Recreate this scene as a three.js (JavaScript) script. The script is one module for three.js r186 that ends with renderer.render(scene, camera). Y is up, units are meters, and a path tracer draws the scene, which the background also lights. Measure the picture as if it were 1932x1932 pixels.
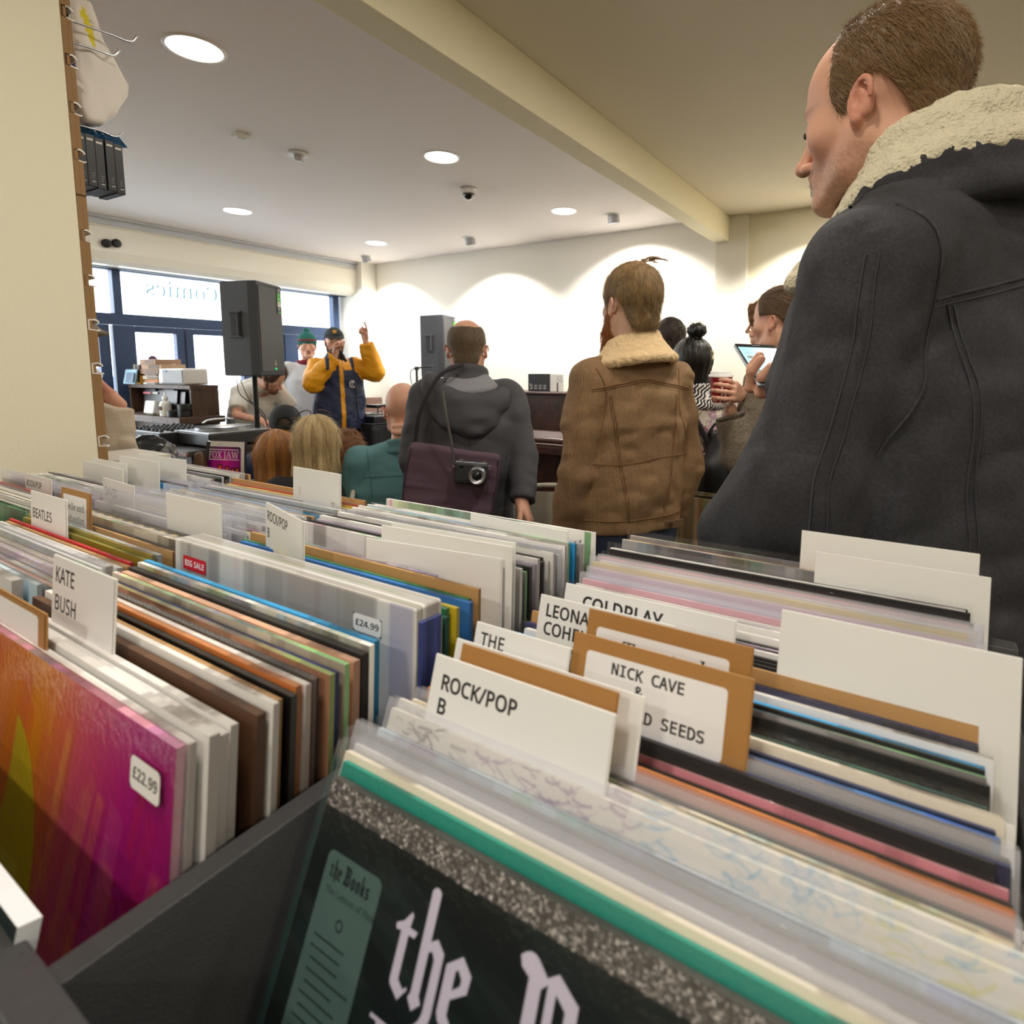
import * as THREE from 'three';
import { RoundedBoxGeometry } from 'three/addons/geometries/RoundedBoxGeometry.js';
import { RectAreaLightUniformsLib } from 'three/addons/lights/RectAreaLightUniformsLib.js';
import { mergeGeometries } from 'three/addons/utils/BufferGeometryUtils.js';

// ------------------------------------------------------------------ camera, sky, exposure
const scene = new THREE.Scene();
const camera = new THREE.PerspectiveCamera(83.52, 1, 0.02, 200);
camera.position.set(0, 1.42, 0);
camera.lookAt(0.85777, 1.42 - 0.10114, -0.50398);
camera.setViewOffset(1932, 1932, -135, 161, 1932, 1932);
camera.focus = 0.95; camera.userData.fStop = 9;
scene.background = new THREE.Color(0.90, 0.96, 1.0);
scene.backgroundIntensity = 4.6;
const renderer = new THREE.WebGLRenderer({ antialias: true });
renderer.toneMapping = THREE.LinearToneMapping;
renderer.toneMappingExposure = 1.75;
renderer.shadowMap.enabled = true;
RectAreaLightUniformsLib.init();
const LAMP = { front: 30, back: 88, spot: 5.5 };     // lamp strengths; the back ones are out of view and light the foreground
const WARM = new THREE.Color(1.0, 0.93, 0.82), NEUTRAL = new THREE.Color(1.0, 0.95, 0.88);

// ------------------------------------------------------------------ helpers
const V = (x, y, z) => new THREE.Vector3(x, y, z);
function rng(seed) { let a = seed >>> 0; return () => { a = (a + 0x6d2b79f5) | 0; let t = Math.imul(a ^ (a >>> 15), 1 | a); t = (t + Math.imul(t ^ (t >>> 7), 61 | t)) ^ t; return ((t ^ (t >>> 14)) >>> 0) / 4294967296; }; }
const R0 = rng(7);
const clamp = (x, a, b) => Math.min(b, Math.max(a, x)), lerp = (a, b, t) => a + (b - a) * t;
const sstep = (a, b, x) => { const t = clamp((x - a) / (b - a), 0, 1); return t * t * (3 - 2 * t); };
function hash3(x, y, z) { let h = Math.imul(x, 374761393) ^ Math.imul(y, 668265263) ^ Math.imul(z, 2147483647 ^ 0x3c6ef372); h = Math.imul(h ^ (h >>> 13), 1274126177); return ((h ^ (h >>> 16)) >>> 0) / 4294967296; }
function noise3(x, y, z) {          // value noise, -1..1
  const ix = Math.floor(x), iy = Math.floor(y), iz = Math.floor(z); let fx = x - ix, fy = y - iy, fz = z - iz;
  fx = fx * fx * (3 - 2 * fx); fy = fy * fy * (3 - 2 * fy); fz = fz * fz * (3 - 2 * fz);
  const a = lerp(lerp(hash3(ix, iy, iz), hash3(ix + 1, iy, iz), fx), lerp(hash3(ix, iy + 1, iz), hash3(ix + 1, iy + 1, iz), fx), fy);
  const b = lerp(lerp(hash3(ix, iy, iz + 1), hash3(ix + 1, iy, iz + 1), fx), lerp(hash3(ix, iy + 1, iz + 1), hash3(ix + 1, iy + 1, iz + 1), fx), fy);
  return lerp(a, b, fz) * 2 - 1;
}
const fbm = (x, y, z) => noise3(x, y, z) * 0.6 + noise3(x * 2.1 + 5, y * 2.1, z * 2.1) * 0.3 + noise3(x * 4.3, y * 4.3 + 9, z * 4.3) * 0.15;
const used = {};
function numbered(n) { const k = used[n] = (used[n] ?? -1) + 1; return k ? n + '_' + String(k).padStart(3, '0') : n; }
function tag(o, label, category, group) { o.userData.label = label; o.userData.category = category; if (group) o.userData.group = group; return o; }
function thing(name, label, category, pos = [0, 0, 0], turn = 0, group) {
  const o = new THREE.Group(); o.name = numbered(name); o.position.set(...pos); o.rotation.y = turn; scene.add(o); return tag(o, label, category, group);
}
function mesh(name, geo, mat, parent, pos, rot) {
  const m = new THREE.Mesh(geo, mat); m.castShadow = m.receiveShadow = true;
  m.name = parent ? name : numbered(name);
  if (pos) m.position.set(...pos); if (rot) m.rotation.set(...rot);
  (parent || scene).add(m); return m;
}
function struct(name, geo, mat, pos, rot) { const m = mesh(name, geo, mat, null, pos, rot); m.userData.kind = 'structure'; return m; }
const geoCache = {};
function box(w, h, d, r = 0, seg = 2) {
  const k = [w, h, d, r, seg].map((x) => x.toFixed(4)).join(); if (geoCache[k]) return geoCache[k];
  return geoCache[k] = r > 0 ? new RoundedBoxGeometry(w, h, d, seg, Math.min(r, w / 2.001, h / 2.001, d / 2.001)) : new THREE.BoxGeometry(w, h, d);
}
const moved = (g, x = 0, y = 0, z = 0, rx = 0, ry = 0, rz = 0) => g.clone().applyMatrix4(new THREE.Matrix4().compose(V(x, y, z), new THREE.Quaternion().setFromEuler(new THREE.Euler(rx, ry, rz)), V(1, 1, 1)));
const nidx = (g) => { const q = g.index ? g.toNonIndexed() : g; for (const k of Object.keys(q.attributes)) if (!['position', 'normal', 'uv'].includes(k)) q.deleteAttribute(k); return q; };
const join = (...gs) => mergeGeometries(gs.flat().map(nidx));
const cyl = (r0, r1, h, n = 24, open = false) => new THREE.CylinderGeometry(r0, r1, h, n, 1, open);
const tube = (pts, r, n = 24, m = 8) => new THREE.TubeGeometry(new THREE.CatmullRomCurve3(pts.map((p) => V(...p))), n, r, m);
const lathe = (pts, n = 28) => new THREE.LatheGeometry(pts.map((p) => new THREE.Vector2(...p)), n);
const matCache = {};
function mat(color, rough = 0.6, opt = {}) {
  const k = JSON.stringify([color, rough, Object.keys(opt).map((q) => [q, opt[q]?.uuid ?? opt[q]])]);
  if (matCache[k]) return matCache[k];
  const phys = ['transmission', 'clearcoat', 'sheen', 'specularIntensity', 'ior'].some((q) => q in opt);
  const m = new (phys ? THREE.MeshPhysicalMaterial : THREE.MeshStandardMaterial)({ color: new THREE.Color(color), roughness: rough, ...opt });
  return matCache[k] = m;
}
function canvasTex(w, h, draw, opt = {}) {
  const c = document.createElement('canvas'); c.width = w; c.height = h; const g = c.getContext('2d'); draw(g, w, h);
  const t = new THREE.CanvasTexture(c); t.colorSpace = THREE.SRGBColorSpace; t.magFilter = THREE.LinearFilter; t.anisotropy = 4; Object.assign(t, opt); return t;
}
function dataTex(n, f, opt = {}) {          // grey height or tone texture, tiling
  const d = new Uint8Array(n * n * 4);
  for (let y = 0; y < n; y++) for (let x = 0; x < n; x++) { const v = f(x / n, y / n, x, y), i = (y * n + x) * 4; if (Array.isArray(v)) { d[i] = v[0]; d[i + 1] = v[1]; d[i + 2] = v[2]; } else d[i] = d[i + 1] = d[i + 2] = clamp(v, 0, 1) * 255; d[i + 3] = 255; }
  const t = new THREE.DataTexture(d, n, n, THREE.RGBAFormat); t.wrapS = t.wrapT = THREE.RepeatWrapping; t.magFilter = THREE.LinearFilter; t.minFilter = THREE.LinearMipmapLinearFilter; t.needsUpdate = true; Object.assign(t, opt); return t;
}
const rep = (t, u, v = u) => { const c = t.clone(); c.repeat.set(u, v); c.needsUpdate = true; return c; };
// tiling noise on a torus
const tn = (u, v, f, s = 0) => { const a = u * Math.PI * 2, b = v * Math.PI * 2, k = f / 6.2832; return noise3(Math.cos(a) * k + 11 + s, Math.sin(a) * k + 7 + Math.cos(b) * k * 1.3, Math.sin(b) * k * 1.3 + s * 3); };
const texGrain = dataTex(256, (u, v, x, y) => 0.5 + 0.25 * noise3(x * 0.9, y * 0.9, 1) + 0.25 * noise3(x * 0.31, y * 0.31, 4));
const texPlaster = dataTex(256, (u, v, x, y) => 0.5 + 0.3 * tn(u, v, 90) + 0.2 * noise3(x * 0.8, y * 0.8, 3));
const texTwill = dataTex(128, (u, v, x, y) => 0.45 + 0.35 * Math.sin((x + y) * Math.PI / 4) + 0.2 * noise3(x * 0.7, y * 0.7, 2));
const texCord = dataTex(128, (u, v, x, y) => 0.5 + 0.42 * Math.sin(x * Math.PI / 8) + 0.12 * noise3(x * 0.5, y * 0.5, 2));
const texWood = dataTex(256, (u, v, x, y) => 0.5 + 0.3 * noise3(x * 0.12, y * 0.008, 2) + 0.25 * noise3(x * 0.5, y * 0.02, 5));
const texHair = dataTex(256, (u, v, x, y) => 0.5 + 0.35 * noise3(x * 0.55, y * 0.03, 2) + 0.3 * noise3(x * 1.1, y * 0.06, 8));
const texFleece = dataTex(256, (u, v, x, y) => { const q = noise3(x * 0.14, y * 0.14, 3) + 0.6 * noise3(x * 0.33, y * 0.33, 6); return 0.5 + 0.4 * q; });
// ------------------------------------------------------------------ the setting
const CEIL = 2.70, WX = 4.97, GZ = -6.35;
const wallMat = mat('#f3f0e6', 0.85, { bumpMap: rep(texPlaster, 3), bumpScale: 0.0006 });
const creamMat = mat('#efe8d0', 0.8, { bumpMap: rep(texPlaster, 3), bumpScale: 0.0005 });
const ceilMat = mat('#e7e0dc', 0.9, { bumpMap: rep(texPlaster, 4), bumpScale: 0.0006 });
struct('floor', box(10.4, 0.1, 11), mat('#6d6257', 0.6, { map: rep(dataTex(256, (u, v, x, y) => { const g = 150 + 50 * noise3(x * 0.15, y * 0.01, 2) + 20 * noise3(x, y * 0.1, 3); return [g, g * 0.95, g * 0.88]; }, { colorSpace: THREE.SRGBColorSpace }), 4) }), [0.9, -0.05, -1.0]);
struct('ceiling', box(10.4, 0.12, 5.03), ceilMat, [0.9, CEIL + 0.06, -4.045]);
struct('ceiling_rear', box(10.4, 0.12, 6.03), mat('#e2d9c6', 0.9, { bumpMap: rep(texPlaster, 4), bumpScale: 0.0006 }), [0.9, CEIL + 0.06, 1.485]);
struct('wall_right', box(0.2, CEIL, 4.85), wallMat, [WX + 0.1, CEIL / 2, -4.0]);
struct('wall_post', box(0.3, CEIL, 0.265), mat('#ded9cb', 0.85, { bumpMap: rep(texPlaster, 3), bumpScale: 0.0006 }), [WX + 0.11, CEIL / 2, -1.447]);  // greyer than the wall beside it: the missing spot light is put into its colour
struct('wall_right_rear', box(0.2, CEIL, 5.5), creamMat, [WX + 0.13, CEIL / 2, 1.43]);
struct('wall_back', box(0.2, CEIL, 11), creamMat, [-4.0, CEIL / 2, -1.0]);
struct('wall_side', box(9.3, CEIL, 0.2), creamMat, [0.6, CEIL / 2, 4.1]);
struct('wall_left', box(1.1, CEIL, 4.3), creamMat, [0.019, CEIL / 2, -3.8]);
struct('wall_front', box(4.5, CEIL, 0.2), wallMat, [-1.75, CEIL / 2, GZ]);
struct('beam', box(9.0, 0.21, 0.125, 0.004), mat('#f0e7c8', 0.8, { bumpMap: rep(texPlaster, 3), bumpScale: 0.0006 }), [0.53, CEIL - 0.105, -1.53]);
struct('wall_reveal', box(0.36, CEIL, 0.46), wallMat, [4.93, CEIL / 2, -6.14]);
// shutter housing over the shop window and the thin trims that run along the ceiling above it
{
  const sh = new THREE.Shape(); sh.moveTo(0, 2.315); sh.lineTo(0.25, 2.315); sh.lineTo(0.30, 2.345); sh.lineTo(0.335, 2.41); sh.lineTo(0.335, 2.60); sh.lineTo(0.315, 2.635); sh.lineTo(0, 2.635); sh.closePath();
  const g = new THREE.ExtrudeGeometry(sh, { depth: 4.7, bevelEnabled: true, bevelSize: 0.006, bevelThickness: 0.006, bevelSegments: 2 });
  g.rotateY(Math.PI / 2); g.rotateY(Math.PI);           // profile z out into the room, length along x
  // ExtrudeGeometry: x -> depth out, z -> length.  Turned so that depth faces +z
  const t = thing('shutter_housing', 'long cream roller shutter housing above the shop window', 'shutter housing', [4.93, 0, -6.335]);
  t.userData.kind = 'structure'; delete t.userData.category;
  mesh('housing', g, mat('#f4efe0', 0.35), t);
  mesh('slot', box(4.6, 0.012, 0.06), mat('#3d4148', 0.5), t, [-2.35, 2.309, 0.1]);
  mesh('end_bolt', cyl(0.014, 0.014, 0.02, 12), mat('#4a3c2c', 0.5), t, [-0.09, 2.306, 0.27]);
}
struct('trim_1', join(moved(box(7, 0.022, 0.02, 0.004), 0, 0, 0), moved(box(7, 0.05, 0.03, 0.004), 0, -0.035, -0.03)), mat('#c9ccd2', 0.5), [1.46, CEIL - 0.012, -5.985]);
struct('trim_2', box(7, 0.09, 0.30), wallMat, [1.46, CEIL - 0.05, -6.19]);
// shop window: dark grey aluminium frames, panes, painted lettering seen from behind
{
  const alu = mat('#33476a', 0.45, { metalness: 0.2 }), W = new THREE.Group(); W.name = 'window_1'; W.userData.kind = 'structure'; W.position.set(0, 0, GZ); scene.add(W);
  const bar = (x0, x1, y0, y1, d = 0.09, z = 0) => mesh('window_frame', box(x1 - x0, y1 - y0, d, 0.005), alu, W, [(x0 + x1) / 2, (y0 + y1) / 2, z]);
  bar(0.5, 4.72, 1.815, 1.915); bar(0.5, 4.72, 2.30, 2.37); bar(0.5, 4.72, 0, 0.12);
  bar(2.385, 2.45, 1.915, 2.30); bar(4.635, 4.715, 0.12, 2.30); bar(0.5, 0.56, 0, 2.30);
  const glass = mat('#ffffff', 0.02, { transmission: 1, thickness: 0, ior: 1.45 });
  const pane = (x0, x1, y0, y1) => mesh('window_pane', box(x1 - x0, y1 - y0, 0.006), glass, W, [(x0 + x1) / 2, (y0 + y1) / 2, -0.01]);
  pane(0.56, 2.385, 1.915, 2.30); pane(2.45, 4.635, 1.915, 2.30);
  const door = (n, x0, x1, l, r) => {      // one leaf: stiles, rails, pane
    const D = new THREE.Group(); D.name = 'door_' + n; D.userData.kind = 'structure'; D.position.set(0, 0, GZ + 0.012); scene.add(D);
    const p = (a, b, c, d) => mesh('door_frame', box(b - a, d - c, 0.075, 0.006), alu, D, [(a + b) / 2, (c + d) / 2, 0]);
    p(x0, x0 + l, 0.13, 1.81); p(x1 - r, x1, 0.13, 1.81); p(x0 + l, x1 - r, 1.755, 1.81); p(x0 + l, x1 - r, 0.13, 0.36);
    mesh('door_pane', box(x1 - x0 - l - r, 1.40, 0.006), glass, D, [(x0 + l + x1 - r) / 2, 1.06, 0]);
    mesh('door_seam', box(0.006, 1.68, 0.01), mat('#1c2430', 0.6), D, [x1 - 0.003, 0.97, 0.036]);
    return D;
  };
  const d1 = door(1, 2.36, 2.945, 0.17, 0.075), d2 = door(2, 2.95, 3.62, 0.075, 0.12), d3 = door(3, 3.98, 4.63, 0.165, 0.065);
  door(4, 1.55, 2.33, 0.09, 0.08); door(5, 0.6, 1.54, 0.09, 0.09);
  bar(3.62, 3.98, 0.12, 1.815, 0.08); 
  mesh('door_hinge', box(0.03, 0.11, 0.03, 0.004), mat('#8d96a4', 0.3, { metalness: 0.7 }), d3, [3.985, 1.25, 0.05]);
  mesh('door_hinge', box(0.03, 0.11, 0.03, 0.004), mat('#8d96a4', 0.3, { metalness: 0.7 }), d3, [3.985, 0.75, 0.05]);
  const let1 = canvasTex(1024, 256, (g, w, h) => { g.fillStyle = '#fff'; g.clearRect(0, 0, w, h); g.translate(w, 0); g.scale(-1, 1); g.font = '230px serif'; g.textBaseline = 'middle'; g.textAlign = 'center'; g.fillText('Comics', w / 2, h / 2 + 10, 960); });
  const lm = mat('#86aebf', 0.9, { map: let1, alphaTest: 0.5, side: THREE.DoubleSide, transmission: 0.16, thickness: 0 });
  const L = mesh('window_lettering', new THREE.PlaneGeometry(0.86, 0.215), lm, W, [2.98, 2.185, 0.003]);
  const let2 = canvasTex(256, 256, (g, w, h) => { g.fillStyle = '#fff'; for (const [x, l, ww] of [[20, 70, 12], [70, 130, 10], [120, 170, 12], [160, 170, 12], [230, 190, 12]]) g.fillRect(x, 230 - l, ww, l); g.fillRect(150, 60, 60, 10); });
  mesh('window_lettering', new THREE.PlaneGeometry(0.36, 0.2), mat('#9cc0ce', 0.9, { map: let2, alphaTest: 0.5, side: THREE.DoubleSide, transmission: 0.22, thickness: 0 }), W, [4.09, 2.16, 0.003]);
}
// outside
struct('pavement', box(40, 0.1, 40), mat('#cfd3d6', 0.9), [3, -0.1, GZ - 20.2]);
struct('street_wall', box(30, 1.0, 0.4), mat('#b9c0c4', 0.9), [4, 0.5, GZ - 14]);
// recessed ceiling lamps
function lamp(x, z, back, label) {
  const t = thing('ceiling_light', label, 'ceiling light', [x, CEIL, z], 0);
  const warm = back ? WARM : NEUTRAL;
  mesh('trim_ring', lathe([[0.094, -0.001], [0.104, -0.006], [0.110, -0.004], [0.112, 0]], 40), mat('#f2f0ea', 0.4), t);
  mesh('light_panel', moved(new THREE.CircleGeometry(0.096, 40), 0, -0.004, 0, Math.PI / 2), new THREE.MeshStandardMaterial({ name: 'lamp_glow', color: '#ffffff', emissive: warm, emissiveIntensity: back ? 3.5 : 4.5, side: THREE.DoubleSide }), t);
  const l = new THREE.RectAreaLight(warm, back ? LAMP.back : LAMP.front, 0.16, 0.16); l.name = 'lamp_light'; l.position.set(x, CEIL - 0.012, z); l.lookAt(x, 0, z); scene.add(l);
}
lamp(1.32, -2.59, 0, 'largest glowing round ceiling light, nearest the hanging stock on the panel edge');
lamp(2.70, -2.59, 0, 'round ceiling light between the nearest ceiling light and the dome camera');
lamp(4.09, -2.59, 0, 'round ceiling light beside the largest swivel spotlight near the beam');
lamp(2.74, -4.89, 0, 'round ceiling light in the row nearest the shop window, over the shutter middle');
lamp(4.13, -4.89, 0, 'round ceiling light in the far corner by the end of the shutter housing');
lamp(1.34, -4.89, 0, 'round ceiling light near the window hidden behind the left panel');
for (const [x, z, w] of [[1.32, -0.3, 'above the record bins'], [2.70, -0.3, 'behind the head of the denim man'], [4.1, -0.3, 'by the rear cream wall'], [-0.1, -0.3, 'over the camera spot'], [-0.1, 2.0, 'in the rear corner'], [1.32, 2.0, 'over the rear aisle'], [2.7, 2.0, 'by the side wall'], [-1.5, -0.3, 'by the rear wall'], [-0.1, -2.6, 'behind the cream panel wall'], [-2.9, 2.0, 'deep in the rear'], [-2.9, -0.3, 'by the rear wall middle'], [-1.5, 2.0, 'over the rear aisle middle'], [-1.5, -2.6, 'behind the cream panel wall, farther'], [4.1, 2.0, 'in the rear side corner']]) lamp(x, z, 1, 'unseen round ceiling light rearward of the beam, ' + w);  // out of view, placed to light the records, near figures and cream walls
// swivel spotlights that light the white wall
function spot(x, z, ty, label, open) {
  const t = thing('ceiling_spotlight', label, 'spotlight', [x, CEIL, z], 0);
  mesh('trim_ring', lathe([[0.02, -0.002], [0.058, -0.006], [0.066, -0.004], [0.068, 0]], 32), mat('#e8e6e2', 0.4), t);
  const g = lathe([[0.0, 0.03], [0.046, 0.03], [0.05, 0.02], [0.05, -0.052], [0.046, -0.056], [0.042, -0.05], [0.042, 0.01], [0, 0.01]], 32);
  const dir = V(WX - x, ty - CEIL, 0).normalize();
  const h = mesh('lamp_head', g, mat('#b9bac0', 0.35, { metalness: 0.1 }), t, [0.012, -0.012, 0]); h.rotation.z = open;
  mesh('lamp_lens', moved(new THREE.CircleGeometry(0.04, 24), 0, -0.044, 0, Math.PI / 2), new THREE.MeshStandardMaterial({ name: 'spot_glow', color: '#fff', emissive: NEUTRAL, emissiveIntensity: 4, side: THREE.DoubleSide }), h);
  const l = new THREE.SpotLight(NEUTRAL, LAMP.spot, 0, 1.05, 0.30); l.name = 'spot_light'; l.shadow.radius = 1.2; l.castShadow = true;
  l.position.set(x, CEIL - 0.02, z).addScaledVector(dir, 0.09); l.target.position.copy(l.position).addScaledVector(dir, 1); scene.add(l, l.target);
}
spot(4.52, -5.55, 0.6, 'small swivel spotlight in the corner by the shutter housing end', 0.35);
spot(4.43, -3.91, 0.5, 'small flat swivel spotlight midway along the white wall', 0.30);
spot(4.40, -2.30, 1.55, 'grey swivel spotlight with the deepest head, near the beam', 0.15);
spot(4.45, -0.70, 0.6, 'unseen swivel spotlight behind the beam washing the rear cream wall', 0.3);  // out of view, placed to light the rear wall past the beam
// ------------------------------------------------------------------ record rack, sleeves and divider cards
const blackWood = mat('#4e4e50', 0.5, { bumpMap: rep(texGrain, 6), bumpScale: 0.0004 });
{
  const t = thing('record_rack', 'dark painted wooden record rack with several rows of sleeves and divider cards', 'record rack', [0, 0, 0]);
  const zs = [0.068, -0.281, -0.614, -0.952, -1.30];
  zs.forEach((z, i) => mesh('divider', box(0.585, 0.33, 0.013, 0.0015), blackWood, t, [0.3075, 1.184 - 0.165 - (i ? 0 : 0.02), z]));
  mesh('front_panel', moved(box(0.018, 0.36, 1.40, 0.002), 0, 0, 0, 0, 0, -0.30), blackWood, t, [0.0075, 1.015, -0.616]);
  mesh('back_panel', box(0.018, 0.30, 1.40, 0.002), blackWood, t, [0.602, 1.03, -0.616]);
  mesh('shelf', box(0.69, 0.018, 1.40), blackWood, t, [0.265, 0.842, -0.616]);
  mesh('cabinet', box(0.54, 0.80, 1.36, 0.004), blackWood, t, [0.32, 0.42, -0.616]);
  mesh('plinth', box(0.48, 0.05, 1.30), mat('#151516', 0.8), t, [0.32, 0.02, -0.616]);
}
function sleeveGeo() {               // unit sleeve: thickness x, height y (base at 0), width z; u follows the width on every face
  const p = [], n = [], uv = [], groups = [];
  const face = (a, b, c, d, nn) => { for (const q of [a, b, c, a, c, d]) { p.push(...q); n.push(...nn); uv.push(q[2] + 0.5, q[1]); } };
  const X = 0.5, Z = 0.5;
  face([-X, 0, -Z], [-X, 0, Z], [-X, 1, Z], [-X, 1, -Z], [-1, 0, 0]);
  face([X, 0, Z], [X, 0, -Z], [X, 1, -Z], [X, 1, Z], [1, 0, 0]);
  face([-X, 1, Z], [X, 1, Z], [X, 1, -Z], [-X, 1, -Z], [0, 1, 0]);
  face([-X, 0, -Z], [X, 0, -Z], [X, 0, Z], [-X, 0, Z], [0, -1, 0]);
  face([-X, 0, Z], [X, 0, Z], [X, 1, Z], [-X, 1, Z], [0, 0, 1]);
  face([X, 0, -Z], [-X, 0, -Z], [-X, 1, -Z], [X, 1, -Z], [0, 0, -1]);
  const g = new THREE.BufferGeometry();
  g.setAttribute('position', new THREE.Float32BufferAttribute(p, 3)); g.setAttribute('normal', new THREE.Float32BufferAttribute(n, 3)); g.setAttribute('uv', new THREE.Float32BufferAttribute(uv, 2));
  g.addGroup(0, 12, 0); g.addGroup(12, 24, 1);
  return g;
}
const SLEEVE = sleeveGeo();
const PRINT = [];
for (let i = 0; i < 9; i++) {         // printing that shows on covers and folded edges
  const r = rng(100 + i);
  PRINT.push(canvasTex(256, 64, (g, w, h) => {
    g.fillStyle = '#fff'; g.fillRect(0, 0, w, h);
    if (i === 0) return;
    for (let k = 0; k < 6 + i * 3; k++) { g.fillStyle = `rgba(${[r() * 255, r() * 255, r() * 255].map((x) => x | 0)},${0.05 + 0.2 * r()})`; const x = r() * w, ww = 4 + r() * (i % 3 === 2 ? 110 : 30); g.fillRect(x, i % 2 ? 0 : r() * h, ww, i % 2 ? h : h * r()); }
    for (let k = 0; k < 14; k++) { g.fillStyle = `rgba(60,50,45,${0.22 * r()})`; g.fillRect(r() * w, 0, 6 + r() * 60, h); }
  }));
}
const DASH = canvasTex(256, 16, (g, w, h) => { g.fillStyle = '#222'; g.fillRect(0, 0, w, h); g.fillStyle = '#e8cf86'; for (let k = 0; k < 12; k++) g.fillRect(k * 21 + 8, 0, 9, h); });
const sleeveMats = (cover, edge, k, glossy) => [mat(cover, glossy ? 0.28 : 0.6, { map: PRINT[k] }), mat(edge, 0.6, { map: PRINT[(k * 5 + 2) % 9] })];
const clearFilm = mat('#ffffff', 0.10, { transmission: 1, thickness: 0, ior: 1.4, side: THREE.DoubleSide, bumpMap: rep(texFleece, 3), bumpScale: 0.0003 });
const hazyFilm = mat('#f4f5fa', 0.26, { transmission: 0.8, thickness: 0, ior: 1.4, side: THREE.DoubleSide });
const filmGeo = (() => { const a = new THREE.PlaneGeometry(1, 1), L = moved(a, -0.5, 0.5, 0, 0, -Math.PI / 2), Rr = moved(a, 0.5, 0.5, 0, 0, Math.PI / 2), E1 = moved(a, 0, 0.5, 0.5), E2 = moved(a, 0, 0.5, -0.5, 0, Math.PI); return join(L, Rr, E1, E2); })();
// one record: top edge at (x, y), width w centred on z, leaning back by tilt
function sleeve(o) {
  const { x, y, z, w = 0.315, h = 0.315, t = 0.0035, tilt = 0.09, cover, edge, k = 0, film, label, group, name = 'record_sleeve', cat = 'record' } = o;
  const g = thing(name, label, cat, [x - Math.sin(tilt) * h, y - Math.cos(tilt) * h, z], 0, group);
  g.rotation.z = -tilt; if (o.yaw) { g.rotation.order = 'YXZ'; g.rotation.y = o.yaw; }
  const m = mesh('sleeve', SLEEVE, o.mats || sleeveMats(cover, edge, k, o.glossy), g); m.scale.set(t, h, w);
  if (film) { const f = mesh('plastic_cover', filmGeo, film === 2 ? hazyFilm : clearFilm, g, [0, 0, 0]); f.scale.set(t + 0.0022, h + (o.rise || 0.006), w + 0.006); }
  return g;
}
const TONE = { cream: ['#e7dcc6', '#efe7d6'], white: ['#e9e7e4', '#f2f0ec'], grey: ['#9c9a9b', '#c9c6c4'], black: ['#1b1a1c', '#34322f'], navy: ['#232a55', '#2f3866'], blue: ['#2f6fc0', '#3f86d8'], cyan: ['#2e9ad8', '#3aa8e6'], paleblue: ['#bcd3e2', '#d7e6ef'], tan: ['#b98e58', '#c79d68'], orange: ['#c8743a', '#cf8a55'], red: ['#c2242b', '#d1343a'], pink: ['#d98c98', '#e7aeb4'], yellow: ['#e2c62c', '#ead653'], green: ['#2f7d4c', '#5d9c6a'], darkgreen: ['#17503f', '#2e6a58'], purple: ['#4a3a78', '#5d4d8c'], lilac: ['#b9adc6', '#cdc4d6'], brown: ['#5a3d2a', '#6f4f38'], teal: ['#0f8a7c', '#12a090'], olive: ['#8d8430', '#a0984a'], peach: ['#dfa583', '#e8bb9d'] };
const toneWord = { paleblue: 'pale blue', darkgreen: 'dark green' };
const ORD = ['first', 'second', 'third', 'fourth', 'fifth', 'sixth', 'seventh', 'eighth', 'ninth', 'tenth', 'eleventh', 'twelfth', 'thirteenth', 'fourteenth', 'fifteenth', 'sixteenth', 'seventeenth', 'eighteenth', 'nineteenth', 'twentieth'];
const ordinal = (i) => ORD[i] || (ORD[(i % 10)] && ['', '', 'twenty', 'thirty', 'forty'][Math.floor(i / 10)] ? ['', '', 'twenty', 'thirty', 'forty'][Math.floor((i + 1) / 10)] + ((i + 1) % 10 ? '-' + ORD[(i + 1) % 10 - 1] : 'th').replace('yth', 'ieth') : 'last');
// a row of sleeves. list: [x, tone, {overrides}] explicit ones in order of x; gaps over 6 mm are filled from the palette
function row(rowName, z, y, list, palettes, seed, tiltAt, landmarkAt) {
  const r = rng(seed), all = [];
  let x = list[0][0];
  for (let i = 0; i < list.length; i++) {
    const [lx, tone, ov = {}] = list[i];
    while (x < lx - 0.0052) { const pal = palettes.find((p) => x < p[0])[1]; const th = 0.0026 + r() * 0.0022; all.push([x, pal[Math.floor(r() * pal.length)], { t: th }]); x += th + 0.0012 + r() * 0.0016; }
    all.push([Math.max(x, lx), tone, ov]); x = Math.max(x, lx) + (ov.t || 0.0035) + 0.0014;
  }
  const cnt = {};
  for (const [xx, tone, ov] of all) {
    const kk = Math.floor(r() * 9), dy = (r() - 0.5) * 0.009, dz = (r() - 0.5) * 0.008, lm = landmarkAt(xx);
    if (tone === 'gap') continue;
    const i = cnt[lm] = (cnt[lm] ?? -1) + 1;
    const yv = typeof y === 'function' ? y(xx) : y;
    sleeve({ x: xx, y: yv + dy, z: z + dz, tilt: tiltAt(xx), cover: TONE[tone][0], edge: TONE[tone][1], k: tone === 'white' && r() < 0.5 ? 0 : kk, glossy: r() < 0.5, film: r() < 0.34 ? (r() < 0.25 ? 2 : 1) : 0, group: 'record sleeves in the ' + rowName, label: `${toneWord[tone] || tone} edged record sleeve, ${ordinal(i)} ${lm}`, ...ov });
  }
}
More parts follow.
